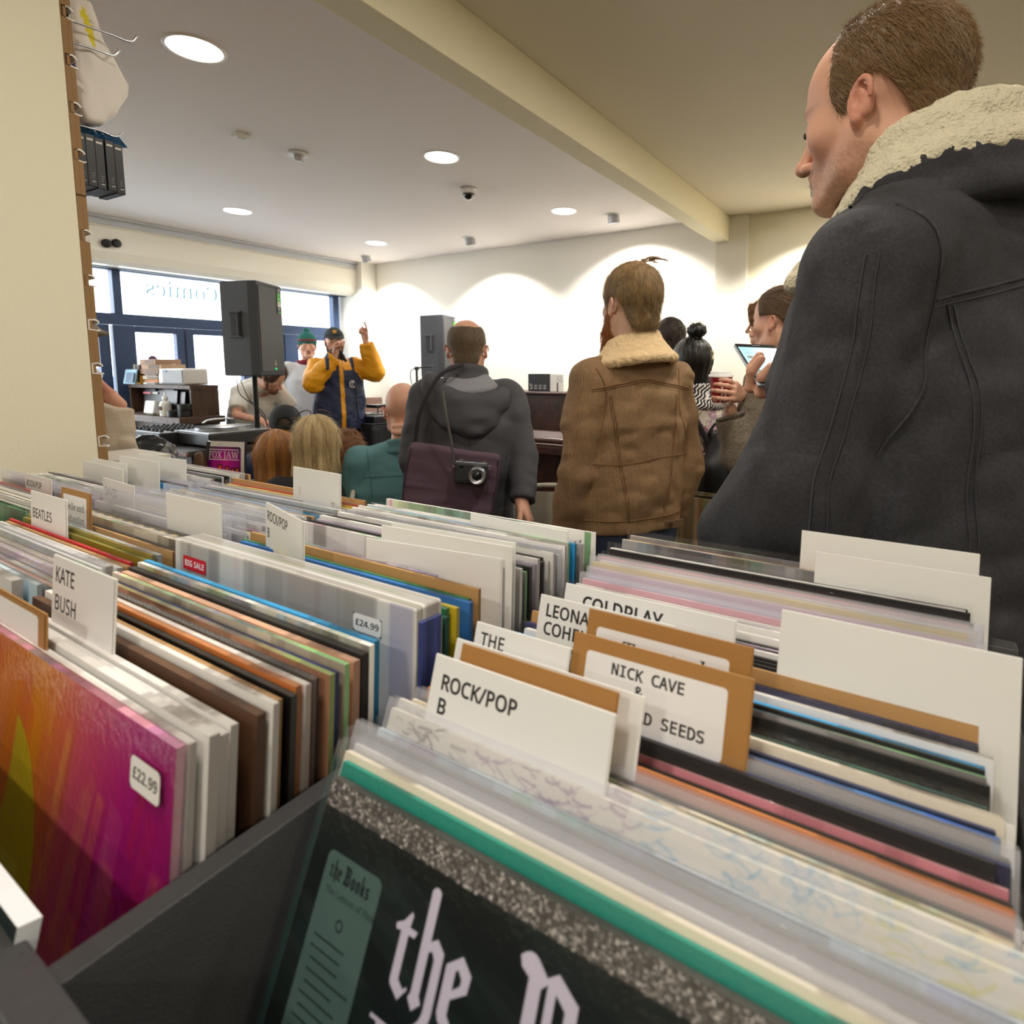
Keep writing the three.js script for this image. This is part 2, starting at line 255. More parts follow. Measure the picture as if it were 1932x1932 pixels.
// divider cards
function cardTex(bg, draw, W = 512, H = 384) { return canvasTex(W, H, (g) => { g.fillStyle = bg; g.fillRect(0, 0, W, H); g.fillStyle = '#1b1918'; g.textBaseline = 'alphabetic'; draw(g, W, H); }); }
function card(o) {     // right top corner at [x, y, z1], left top corner at z0; h visible and hidden height
  const { x, y, z0, z1, h = 0.16, tilt = 0.08, yaw = 0, tex, color = '#e9e8e4', label, t = 0.0013, mid } = o;
  const w = Math.abs(z1 - z0) / Math.cos(yaw);
  const g = thing('divider_card', label, 'divider card', [x - Math.sin(tilt) * h, y - Math.cos(tilt) * h, (z0 + z1) / 2], 0, o.group || 'divider cards in the record rack');
  g.rotation.order = 'YXZ'; g.rotation.z = -tilt; g.rotation.y = yaw;
  const m = mesh('card', box(t, h, w, 0.0006, 1), mat(color, 0.5), g, [0, h / 2, 0]);
  if (tex) {       // the printed face
    const tw = w * 0.985, th = tw * (tex.image.height / tex.image.width);
    mesh('printed_face', moved(new THREE.PlaneGeometry(tw, th), 0, 0, 0, 0, -Math.PI / 2), mat('#ffffff', 0.5, { map: tex }), g, [-t / 2 - 0.0004, h - th / 2 - w * 0.007, 0]);
  }
  return g;
}
const sans = (s, b = '') => `${b} ${s}px sans-serif`;
const lines = (bg, arr, size, x, y0, lh, W = 512, H = 384) => cardTex(bg, (g) => { g.font = sans(size); g.lineWidth = 2.5; g.strokeStyle = '#1b1918'; arr.forEach((s, i) => { g.fillText(s, x, y0 + i * lh); g.strokeText(s, x, y0 + i * lh); }); }, W, H);
// kraft cards carry a white paper label
function kraftTex(draw, lab = [70, 60, 400, 250]) { return cardTex('#a9793f', (g, W, H) => { const r = rng(5); for (let i = 0; i < 5000; i++) { g.fillStyle = `rgba(${r() < 0.5 ? '80,50,20' : '220,180,120'},0.12)`; g.fillRect(r() * W, r() * H, 2, 1); } g.fillStyle = '#eceaea'; g.beginPath(); g.roundRect(...lab, 12); g.fill(); g.fillStyle = '#1b1918'; draw(g, W, H); }); }
const twoRows = lines('#e9e9e8', ['ROCK/POP', 'B'], 50, 30, 74, 56);
card({ x: 0.2425, y: 1.2475, z0: -0.2461, z1: -0.1231, tilt: 0.30, tex: twoRows, label: 'nearest white divider card, printed with a genre and a capital B below' });
card({ x: 0.270, y: 1.2435, z0: -0.255, z1: -0.1197, tilt: 0.30, label: 'blank white divider card standing just behind the brown card with cut-off bold letters' });
card({ x: 0.2575, y: 1.2495, z0: -0.2385, z1: -0.129, tilt: 0.30, color: '#a9793f', tex: kraftTex((g) => { g.font = sans(128, 'bold'); g.fillText('CAN', 110, 188); }, [52, 52, 400, 260]), label: 'brown card with bold black letters half hidden by the nearest white card' });
card({ x: 0.290, y: 1.247, z0: -0.255, z1: -0.179, tilt: 0.28, tex: lines('#e9e9e8', ['THE'], 80, 36, 94, 80), label: 'white divider card printed with one three-letter word' });
card({ x: 0.3035, y: 1.2515, z0: -0.1845, z1: -0.0697, tilt: 0.28, h: 0.19, color: '#a9793f', tex: kraftTex((g, W) => { g.font = '40px monospace'; g.textAlign = 'center'; g.lineWidth = 2; g.strokeStyle = '#1b1918'; for (const [s, x, y] of [['NICK CAVE', 236, 82], ['&', 216, 124], ['THE BAD SEEDS', 252, 182]]) { g.fillText(s, x, y); g.strokeText(s, x, y); } }, [46, 36, 408, 176]), label: 'brown card with a white paper label typed in typewriter capitals' });
card({ x: 0.337, y: 1.2525, z0: -0.193, z1: -0.0785, tilt: 0.27, h: 0.18, color: '#a9793f', tex: kraftTex((g) => { g.font = 'italic 74px serif'; g.textAlign = 'center'; g.save(); g.fillText('Tarstedn', 270, 122); g.restore(); }, [34, 44, 420, 220]), label: 'brown card with a pen-lettered white label behind the typed brown card' });
card({ x: 0.362, y: 1.242, z0: -0.2515, z1: -0.138, tilt: 0.26, tex: lines('#e9e9e8', ['LEONARD', 'COHEN'], 58, 26, 66, 62), label: 'white divider card with two printed words, half hidden by brown cards' });
card({ x: 0.40, y: 1.2385, z0: -0.252, z1: -0.106, tilt: 0.25, tex: lines('#e9e9e8', ['COLDPLAY'], 54, 60, 62, 84), label: 'white divider card whose single printed word is mostly cut off' });
card({ x: 0.396, y: 1.2555, z0: -0.0745, z1: 0.058, tilt: 0.25, h: 0.24, label: 'large blank white divider card at the end of the nearest row' });
card({ x: 0.545, y: 1.2545, z0: -0.075, z1: 0.056, tilt: 0.16, label: 'blank white divider card in front of the denim jacket, lower of the pair' });
card({ x: 0.572, y: 1.265, z0: -0.092, z1: 0.05, tilt: 0.14, label: 'blank white divider card against the denim jacket, taller of the pair' });
card({ x: 0.1565, y: 1.2846, z0: -0.542, z1: -0.441, tilt: 0.10, tex: lines('#e5e2e3', ['KATE', 'BUSH'], 78, 22, 92, 104), label: 'white divider card with a four-letter word on each of two rows' });
card({ x: 0.1315, y: 1.2625, z0: -0.615, z1: -0.478, tilt: 0.08, color: '#a9793f', tex: kraftTex(() => {}, [-10, 12, 480, 330]), label: 'brown card with a plain grey label standing just behind the orange and pink sleeve' });
for (const [x, y, z0, z1, yaw, txt, lab] of [[0.362, 1.2605, -0.445, -0.296, 0.12, 'A', 'white divider card printed with a single capital A'], [0.372, 1.270, -0.441, -0.29, 0.06, '', 'blank white card directly behind the card printed with a capital A'], [0.380, 1.2715, -0.437, -0.292, 0.05, '', 'second blank white card behind the card printed with a capital A']])
  card({ x, y, z0, z1, tilt: 0.06, yaw, tex: txt ? cardTex('#e9e9e8', (g, W) => { g.font = sans(64); g.textAlign = 'center'; g.fillText(txt, W * 0.42, 118); }) : null, label: lab });
card({ x: 0.478, y: 1.258, z0: -0.43, z1: -0.297, tilt: 0.05, yaw: -0.04, tex: cardTex('#e9e9e8', (g, W) => { g.font = sans(66); g.textAlign = 'center'; g.fillText('O', W * 0.46, 96); }), label: 'white divider card printed with a single letter O' });
card({ x: 0.511, y: 1.2475, z0: -0.448, z1: -0.288, tilt: 0.05, yaw: 0.08, label: 'blank white divider card behind the card printed with a letter O' });
card({ x: 0.318, y: 1.2845, z0: -0.572, z1: -0.468, tilt: 0.05, yaw: -0.26, tex: lines('#e9e9e8', ['ROCK/POP', 'B'], 62, 22, 78, 84), label: 'white card with a genre and capital B, among the middle row of sleeves' });
card({ x: 0.241, y: 1.279, z0: -0.888, z1: -0.786, tilt: 0.06, tex: lines('#e9e6e3', ['BEATLES'], 76, 24, 150, 90), label: 'white divider card printed with one seven-letter word' });
card({ x: 0.265, y: 1.280, z0: -0.876, z1: -0.795, tilt: 0.06, color: '#a9793f', tex: kraftTex((g) => { g.font = '72px serif'; g.textAlign = 'center'; for (const [s, y] of [['Belle and', 150], ['Sebastian', 240]]) g.fillText(s, 250, y); }, [40, 40, 410, 290]), label: 'brown card with a white serif-lettered label in the far left row' });
card({ x: 0.330, y: 1.2725, z0: -0.955, z1: -0.85, tilt: 0.06, yaw: -0.06, tex: lines('#e6e2e1', ['DAVID', 'BOWIE'], 76, 30, 110, 100), label: 'white divider card printed with two five-letter words' });
card({ x: 0.314, y: 1.279, z0: -0.738, z1: -0.622, tilt: 0.03, label: 'blank white divider card at the end of the far left row' });
card({ x: 0.4765, y: 1.2835, z0: -0.754, z1: -0.6435, tilt: 0.05, yaw: -0.05, tex: cardTex('#e9e8e4', (g) => { g.fillStyle = '#b9ab96'; g.fillRect(420, 180, 40, 150); g.fillStyle = '#ddd8ce'; g.fillRect(60, 120, 30, 60); }), label: 'blank white card with a brown smudge, in front of the fair-haired woman' });
card({ x: 0.40, y: 1.264, z0: -1.235, z1: -1.061, tilt: 0.05, yaw: -0.05, label: 'widest blank white card under the cream panel wall' });
card({ x: 0.412, y: 1.268, z0: -1.215, z1: -1.09, tilt: 0.05, label: 'blank white card just behind the widest blank card' });
card({ x: 0.312, y: 1.2618, z0: -1.166, z1: -1.067, tilt: 0.05, tex: lines('#e6e4e2', ['ROCK/POP'], 66, 20, 90, 90), label: 'small white card printed with one genre line, farthest left of all' });
card({ x: 0.428, y: 1.2745, z0: -1.157, z1: -1.02, tilt: 0.05, label: 'blank white card in front of the dark table, nearer the cream wall' });
card({ x: 0.46, y: 1.2735, z0: -1.165, z1: -1.015, tilt: 0.05, yaw: 0.05, label: 'blank white card in front of the dark table, farther from the cream wall' });

// nearest row
function pairMats() {
  const t = canvasTex(1024, 64, (g, W, H) => { const r = rng(77); g.fillStyle = '#ece6d6'; g.fillRect(0, 0, W, H); for (let i = 0; i < 420; i++) { const x = r() * W; g.globalAlpha = 0.5 * r(); g.strokeStyle = x < 180 ? '#3a2c2c' : x < 520 ? '#8d6a8e' : x < 800 ? '#5f9cc8' : r() < 0.5 ? '#d6c83c' : '#5f9cc8'; g.lineWidth = 1 + r() * 2.5; const y = r() * H; g.beginPath(); g.moveTo(x, y); g.quadraticCurveTo(x + 15, y + 6 - 12 * r(), x + 12 + r() * 30, y + 10 - 20 * r()); g.stroke(); } });
  t.repeat.set(1, 8); t.wrapT = THREE.RepeatWrapping;
  const m = mat('#ffffff', 0.5, { map: t, name: 'scribbled_card' }); return [m, m];
}
const film1 = { film: 1 }, film2 = { film: 2 };
row('nearest row', -0.116, (x) => 1.2055 + 0.025 * sstep(0.35, 0.56, x), [
  [0.1855, 'teal', { t: 0.003, y: 1.2085, z: -0.101, tilt: 0.415, k: 0, film: 0, label: 'teal edged record sleeve directly behind the black front jacket' }], [0.1905, 'cream', { t: 0.004, y: 1.210, z: -0.105, tilt: 0.412, k: 0, film: 1, rise: 0.012 }], [0.198, 'white', { t: 0.002, z: -0.108, film: 2, k: 0, rise: 0.012 }], [0.205, 'grey', { t: 0.003, film: 2, k: 0, rise: 0.004 }],
  [0.213, 'black', { t: 0.0045, k: 0, film: 0 }], [0.2205, 'paleblue', { t: 0.003, k: 3 }], [0.2285, 'cream', { t: 0.0035, mats: pairMats(), y: 1.2125, label: 'cream sleeve with purple and blue print, front one of the matching pair' }], [0.2355, 'cream', { t: 0.0035, mats: pairMats(), y: 1.2145, label: 'cream sleeve with purple and blue print, rear one of the matching pair' }],
  [0.249, 'cream'], [0.2545, 'black', { k: 0 }], [0.2615, 'orange', { k: 0 }], [0.267, 'gap'], [0.2735, 'black', { k: 5 }], [0.2785, 'pink', { k: 4, t: 0.0025 }], [0.2835, 'black', { k: 8 }], [0.288, 'navy', { k: 3, film: 1 }], [0.2935, 'black', { k: 0, t: 0.005 }], [0.300, 'brown', { k: 0 }],
  [0.308, 'blue', { k: 2, film: 1 }], [0.3135, 'navy', { k: 5, t: 0.004, film: 0 }], [0.320, 'cream', { k: 0, t: 0.005, film: 1 }], [0.3265, 'darkgreen'], [0.331, 'gap'], [0.341, 'black'], [0.346, 'grey'], [0.351, 'black'], [0.355, 'cyan', { k: 0, t: 0.005 }], [0.3675, 'white', { k: 0, t: 0.006, film: 1 }], [0.377, 'navy', { k: 2, t: 0.006 }], [0.3855, 'tan', { k: 0, t: 0.003, y: 1.214 }], [0.391, 'gap'],
  [0.404, 'black', { k: 0 }], [0.425, 'lilac', { film: 1 }], [0.445, 'white', { film: 1 }], [0.462, 'pink', { film: 2, k: 0 }], [0.472, 'lilac', { film: 2, k: 0, rise: 0.01 }], [0.481, 'pink', { film: 2, k: 0, rise: 0.012 }], [0.489, 'yellow', { k: 0, film: 0 }], [0.4925, 'cream', { film: 2, k: 0 }], [0.503, 'red', { k: 0, t: 0.006, film: 0 }], [0.511, 'black', { k: 2 }], [0.516, 'paleblue', { film: 1 }], [0.527, 'white', { film: 1 }], [0.538, 'paleblue', { film: 1 }], [0.542, 'gap'], [0.551, 'grey'], [0.558, 'tan', { k: 0, t: 0.005 }], [0.565, 'red', { k: 8 }], [0.569, 'gap'], [0.575, 'grey']],
[[0.30, ['black', 'cream', 'navy', 'grey']], [0.345, ['black', 'darkgreen', 'grey', 'lilac', 'brown']], [0.42, ['white', 'black', 'grey', 'navy']], [0.47, ['lilac', 'white', 'black', 'white', 'purple', 'pink']], [0.51, ['cream', 'pink', 'grey']], [1, ['white', 'paleblue', 'grey', 'black', 'white']]], 21,
(x) => lerp(0.40, 0.12, sstep(0.17, 0.6, x)), (x) => x < 0.243 ? 'behind the black front jacket' : x < 0.27 ? 'behind the nearest white genre card' : x < 0.304 ? 'behind the brown card with bold letters' : x < 0.337 ? 'behind the brown typed card' : x < 0.362 ? 'behind the pen-lettered brown card' : x < 0.396 ? 'in front of the large blank end card' : x < 0.4925 ? 'behind the large blank end card' : x < 0.5425 ? 'in front of the lower card by the denim jacket' : 'beside the cards touching the denim jacket');
// middle row
row('middle row', -0.4515, (x) => 1.2395 + (x > 0.3 ? 0.004 : 0), [
  [0.124, 'gap', { t: 0.004 }], [0.137, 'white', { k: 0, t: 0.005, film: 0 }], [0.1435, 'white', { k: 0, t: 0.005 }], [0.150, 'white', { k: 0, t: 0.004 }], [0.1555, 'gap'], [0.162, 'brown', { t: 0.005, k: 0, film: 0 }], [0.168, 'white'], [0.1725, 'tan', { t: 0.005, k: 0, film: 0, z: -0.455 }], [0.179, 'black'], [0.184, 'orange', { k: 0 }], [0.188, 'white', { film: 1 }], [0.194, 'black', { k: 0 }], [0.202, 'peach'], [0.2075, 'navy', { k: 2 }], [0.214, 'cream'], [0.222, 'peach', { k: 0, t: 0.005 }], [0.2275, 'black', { k: 0, t: 0.005 }], [0.2335, 'white', { t: 0.004 }], [0.238, 'cyan', { k: 0, t: 0.004, film: 0, label: 'bright blue edged sleeve right in front of the thick white box set' }],
  [0.245, 'gap', { t: 0.03 }], [0.2815, 'navy', { t: 0.005 }], [0.288, 'black'], [0.2935, 'cream'], [0.2995, 'darkgreen', { k: 0, t: 0.004 }], [0.305, 'green', { k: 0, t: 0.004 }], [0.3105, 'yellow', { k: 0 }], [0.3155, 'gap'], [0.324, 'blue', { k: 0, t: 0.004, film: 0 }], [0.3295, 'green', { k: 0, t: 0.003 }], [0.335, 'tan', { k: 0, t: 0.003, y: 1.247 }],
  [0.34, 'gap', { t: 0.044 }], [0.388, 'white'], [0.392, 'black'], [0.474, 'white'], [0.477, 'gap'], [0.484, 'cyan', { k: 0 }], [0.500, 'white'], [0.506, 'gap', { t: 0.01 }], [0.517, 'white'], [0.5225, 'tan', { k: 0 }]],
[[0.20, ['cream', 'white', 'tan', 'black', 'white']], [0.25, ['cream', 'white', 'cream', 'peach', 'lilac', 'orange', 'grey']], [0.34, ['grey', 'white', 'navy', 'cream']], [1, ['white', 'white', 'grey', 'lilac', 'black', 'white', 'navy']]], 22,
(x) => lerp(0.10, 0.05, sstep(0.12, 0.3, x)), (x) => x < 0.157 ? 'behind the orange and pink sleeve' : x < 0.246 ? 'behind the card with two four-letter words' : x < 0.34 ? 'behind the thick white box set' : x < 0.478 ? 'behind the card printed with A' : 'behind the card printed with O');
// sleeves seen beside the A cards, left part of the same row
row('middle row', -0.512, 1.243, [[0.342, 'white'], [0.346, 'black'], [0.3575, 'gap', { t: 0.03 }], [0.388, 'gap']], [[1, ['black', 'white', 'lilac']]], 25, () => 0.05, () => 'beside the card printed with A');
// far left row
row('far left row', -0.779, (x) => 1.242 - (x < 0.2 ? 0.004 : 0), [
  [0.160, 'white', { k: 0, t: 0.007, y: 1.244, film: 0, z: -0.80, label: 'plain white sleeve at the very front of the far left row' }], [0.169, 'paleblue', { k: 0 }], [0.174, 'black'], [0.1795, 'orange'], [0.1845, 'white', { t: 0.004 }], [0.19, 'lilac', { k: 0 }], [0.198, 'cream'], [0.215, 'white', { k: 0, t: 0.006 }], [0.2225, 'white', { k: 0, t: 0.005 }], [0.2285, 'tan', { k: 0 }], [0.2335, 'red', { k: 0, t: 0.003 }], [0.238, 'gap'], [0.2455, 'olive', { k: 0 }], [0.2505, 'olive', { k: 0 }], [0.255, 'paleblue', { k: 0 }], [0.26, 'gap'], [0.2685, 'tan', { k: 0, t: 0.003 }], [0.275, 'black'], [0.285, 'cream'], [0.298, 'black', { mats: [mat('#222', 0.5, { map: DASH }), mat('#ffffff', 0.5, { map: DASH })], label: 'black sleeve with a dashed yellow pattern along its edge' }], [0.3055, 'black'], [0.3095, 'gap'], [0.3185, 'white', { film: 2, rise: 0.02 }], [0.327, 'gap'], [0.334, 'grey', { film: 2, rise: 0.02 }], [0.345, 'yellow', { k: 0 }], [0.352, 'black', { film: 1 }], [0.357, 'white', { film: 2, rise: 0.014 }], [0.39, 'yellow', { k: 0 }], [0.40, 'white', { film: 2, rise: 0.012 }], [0.43, 'cyan', { k: 0 }], [0.436, 'black'], [0.444, 'white', { film: 2, rise: 0.014 }], [0.462, 'white'], [0.472, 'gap'], [0.484, 'yellow', { k: 0 }], [0.490, 'red', { k: 0 }], [0.4955, 'tan', { k: 0 }]],
[[0.22, ['cream', 'white', 'grey', 'lilac', 'peach']], [0.30, ['black', 'cream', 'olive', 'white']], [0.35, ['black', 'grey', 'white']], [0.48, ['white', 'black', 'white', 'tan', 'navy', 'white']], [1, ['black', 'brown', 'black', 'white', 'olive']]], 23,
() => 0.06, (x) => x < 0.24 ? 'at the front of the far left row' : x < 0.267 ? 'behind the card with a seven-letter word' : x < 0.3145 ? 'behind the brown serif-lettered card' : x < 0.39 ? 'behind the blank end card of its row' : x < 0.4735 ? 'in front of the smudged blank card' : 'behind the smudged blank card');
row('row under the cream wall', -1.125, 1.242, [[0.255, 'green'], [0.26, 'grey'], [0.307, 'gap'], [0.316, 'grey', { film: 2, rise: 0.015 }], [0.395, 'gap', { t: 0.022 }], [0.423, 'gap', { t: 0.008 }], [0.434, 'cyan', { k: 0 }], [0.455, 'gap', { t: 0.008 }], [0.466, 'white', { film: 2 }], [0.535, 'tan']],
  [[0.32, ['green', 'red', 'white', 'cream', 'black']], [1, ['lilac', 'white', 'grey', 'lilac', 'white', 'black']]], 24, () => 0.06, (x) => x < 0.312 ? 'before the small genre card by the cream wall' : x < 0.40 ? 'before the widest blank card' : 'behind the widest blank card');

// the black front jacket in its plastic cover
const blackletter = (g, s, x, y, k) => { g.save(); g.translate(x, y); g.scale(k, k); g.fill(new Path2D(s)); g.restore(); };
const BL = {
  t: 'M0 30 L14 22 L26 6 L30 10 L28 26 L44 26 L40 36 L28 36 L28 92 L40 100 L46 94 L48 98 L34 116 L14 104 L12 98 L12 36 L2 38 Z',
  h: 'M0 -34 Q8 -46 18 -36 L18 26 L30 18 L46 30 L46 104 Q44 130 22 138 L10 134 Q32 122 30 100 L30 44 L24 36 L18 40 L18 94 L24 102 L10 116 L-2 104 L2 96 Z',
  e: 'M0 38 L26 18 L46 34 L44 56 L18 74 L18 92 L30 102 L44 94 L46 98 L26 118 L4 104 L0 96 Z M18 62 L30 52 L30 44 L22 36 L18 40 Z',
  B: 'M-14 -34 Q0 -50 14 -38 L26 -28 L40 -38 L70 -20 L70 16 L56 30 L76 46 L76 92 L40 118 L16 106 L0 114 L-16 102 L-2 94 L2 80 L2 -18 L-10 -24 Z M20 -14 L20 90 L28 96 L28 -22 Z M40 -18 L40 24 L54 16 L54 -8 Z M40 36 L40 98 L58 86 L58 50 Z',
  o: 'M0 36 L26 18 L48 34 L48 96 L22 118 L0 100 Z M18 44 L18 90 L28 100 L30 92 L30 42 L24 34 Z',
  k: 'M0 -34 Q8 -46 18 -36 L18 50 L40 18 L50 28 L34 56 L52 98 L40 116 L18 66 L18 94 L24 102 L10 116 L-2 104 L2 96 Z', s: 'M4 30 L30 18 L44 30 L38 44 L22 34 L20 50 L44 74 L42 98 L16 118 L0 102 L6 92 L22 102 L24 86 L2 62 Z' };
const jacketTex = canvasTex(1024, 1024, (g, W, H) => {
  const r = rng(9); g.fillStyle = '#141a1a'; g.fillRect(0, 0, W, H);
  for (let i = 0; i < 500; i++) { g.fillStyle = `rgba(${r() < 0.5 ? '70,80,78' : '20,50,45'},${0.05 + 0.08 * r()})`; g.beginPath(); g.ellipse(r() * W, r() * H, 20 + r() * 120, 6 + r() * 30, 0.3, 0, 7); g.fill(); }
  g.fillStyle = '#4d4a48'; g.fillRect(0, 0, W, 40);
  for (let i = 0; i < 2600; i++) { const v = 60 + r() * 150; g.fillStyle = `rgb(${v | 0},${v * 0.97 | 0},${v * 0.95 | 0})`; g.fillRect(r() * W, r() * 38, 1 + r() * 5, 1 + r() * 4); }
  g.fillStyle = '#4f6763'; g.beginPath(); g.roundRect(38, 92, 126, 420, 12); g.fill();
  g.fillStyle = '#0d1413'; let x = 50; for (const c of 'the') { blackletter(g, BL[c], x, 108, 0.17); x += 10; } x += 6; for (const c of 'Books') { blackletter(g, BL[c], x, 108, 0.17); x += c === 'B' ? 16 : 11; }
  g.font = '13px serif'; g.fillText('The Lemon of Pink', 50, 148);
  g.lineWidth = 2; g.strokeStyle = '#0d1413'; g.beginPath(); g.arc(100, 178, 7, 0, 7); g.stroke();
  for (let k = 0; k < 12; k++) { g.globalAlpha = 0.75; g.fillRect(50 + r() * 10, 204 + k * 15, 60 + r() * 40, 2.5); } g.globalAlpha = 1;
  g.fillStyle = '#cfc8dc'; x = 208; for (const c of 'the') { blackletter(g, BL[c], x, 98, 0.95); x += 51; } x = 436; for (const c of 'Books') { blackletter(g, BL[c], x, 112, 1.1); x += c === 'B' ? 92 : 62; }
  g.font = '68px sans-serif'; g.fillText('THe LeMoN', 200, 288); g.fillText('OF PiNK', 200, 364);
});
sleeve({ name: 'record_jacket', x: 0.178, y: 1.2055, z: -0.099, w: 0.313, h: 0.313, t: 0.005, tilt: 0.415, film: 1, rise: 0.018, mats: [mat('#ffffff', 0.35, { map: jacketTex }), mat('#55524f', 0.5, { map: PRINT[8] })], label: 'black front jacket with pale blackletter title inside a clear plastic cover', group: null });
// the orange and pink front sleeve (a plain wash of colour) with its price sticker
const washTex = canvasTex(512, 512, (g, W, H) => {
  const r = rng(31); const gr = g.createLinearGradient(0, 0, W, H * 0.35); gr.addColorStop(0, '#c34a6c'); gr.addColorStop(0.2, '#d8661e'); gr.addColorStop(0.45, '#e08a10'); gr.addColorStop(0.62, '#d4556a'); gr.addColorStop(0.8, '#b4147e'); gr.addColorStop(1, '#8e1060'); g.fillStyle = gr; g.fillRect(0, 0, W, H);
  g.fillStyle = '#d07a12'; g.globalAlpha = 0.8; g.fillRect(150, 250, 190, 270); g.globalAlpha = 1;
  for (let i = 0; i < 160; i++) { g.globalAlpha = 0.10 + 0.14 * r(); g.fillStyle = ['#f0b060', '#e88aa8', '#c01c86', '#f5d040', '#b85a18', '#d83a30'][Math.floor(r() * 6)]; g.save(); g.translate(120 + r() * W * 0.9, r() * H); g.rotate(0.32 + 0.1 * r()); g.fillRect(0, 0, 4 + r() * 22, 60 + r() * 200); g.restore(); }
  g.globalAlpha = 0.9; g.fillStyle = '#c7b21a'; g.beginPath(); g.moveTo(190, 60); g.bezierCurveTo(270, 90, 250, 190, 236, 240); g.lineTo(170, 300); g.lineTo(160, 512); g.lineTo(60, 512); g.lineTo(90, 260); g.bezierCurveTo(150, 190, 180, 120, 190, 60); g.fill();
  g.fillStyle = '#e0cf5a'; g.globalAlpha = 0.5; g.fillRect(150, 190, 60, 40); g.globalAlpha = 0.35; g.fillStyle = '#3a2a18'; for (let i = 0; i < 14; i++) g.fillRect(90 + r() * 90, 280 + r() * 200, 6, 20); g.globalAlpha = 1;
});
{
  const o = sleeve({ name: 'record_jacket', x: 0.124, y: 1.2405, z: -0.4545, w: 0.318, h: 0.37, t: 0.004, tilt: 0.112, film: 1, rise: 0.002, mats: [mat('#ffffff', 0.4, { map: washTex }), mat('#e79ab0', 0.5, { map: PRINT[3] })], label: 'orange, yellow and pink sleeve with a white price sticker, front of its row', group: null });
  mesh('price_sticker', moved(new THREE.PlaneGeometry(0.030, 0.0165), 0, 0, 0, 0, -Math.PI / 2), mat('#ffffff', 0.5, { map: stickerTex('£22.99') }), o, [-0.0045, 0.348, 0.136]);
}
function stickerTex(s) { return canvasTex(256, 140, (g, W, H) => { g.fillStyle = '#f3f1ee'; g.beginPath(); g.roundRect(0, 0, W, H, 30); g.fill(); g.fillStyle = '#1a1a1a'; g.font = '600 72px sans-serif'; g.textAlign = 'center'; g.textBaseline = 'middle'; g.fillText(s, W / 2, H / 2); }, {}); }
{ // price stickers on the right side of the nearest row and the thick box set
  const tilt = 0.34;
  for (const [x, y, s, lab] of [[0.2665, 1.196, '£9.99', 0], [0.316, 1.206, '', 0]]) {
    const t = thing('price_sticker', s ? 'white printed price sticker at the end of the nearest row' : 'blank white price sticker on a navy sleeve end', 'price sticker', [x, y - 0.012, 0.034]);
    t.rotation.z = -tilt; mesh('sticker', box(0.0006, 0.022, 0.030, 0.0002, 1), mat('#f0eee9', 0.5), t); if (s) mesh('printed_face', moved(new THREE.PlaneGeometry(0.028, 0.0155), 0, 0, 0, 0, -Math.PI / 2), mat('#fff', 0.5, { map: stickerTex(s) }), t, [-0.0006, 0, 0]);
  }
  const b = thing('box_set', 'thick white boxed set with a red sale sticker in the middle row', 'box set', [0.2465, 0.94, -0.4515]); b.rotation.z = -0.06;
  mesh('slipcase', moved(box(0.026, 0.318, 0.326, 0.0025), 0.013, 0.159, 0), mat('#e4e3df', 0.3, { map: rep(PRINT[4], 0.6) }), b);
  mesh('spine_books', box(0.020, 0.302, 0.006, 0.001), mat('#3f4d92', 0.5, { map: PRINT[6] }), b, [0.013, 0.157, 0.1625]);
  mesh('sale_sticker', moved(new THREE.PlaneGeometry(0.04, 0.013), 0, 0, 0, 0, -Math.PI / 2), mat('#fff', 0.5, { map: canvasTex(256, 84, (g, W, H) => { g.fillStyle = '#d8202c'; g.fillRect(0, 0, W, H); g.fillStyle = '#fff'; g.font = 'bold 52px sans-serif'; g.textAlign = 'center'; g.fillText('BIG SALE', W / 2, 60); }) }), b, [-0.0006, 0.298, -0.125]);
  mesh('price_sticker', moved(new THREE.PlaneGeometry(0.030, 0.013), 0, 0, 0, 0, -Math.PI / 2), mat('#fff', 0.5, { map: stickerTex('£24.99') }), b, [-0.0006, 0.296, 0.115]);
  sleeve({ x: 0.070, y: 1.191, z: -0.463, w: 0.31, h: 0.26, t: 0.008, tilt: 0.24, mats: [mat('#26324a', 0.5, { map: PRINT[5] }), mat('#e9edf2', 0.35)], label: 'white edged dark blue sleeve leaning on the rack front panel', group: null });
}
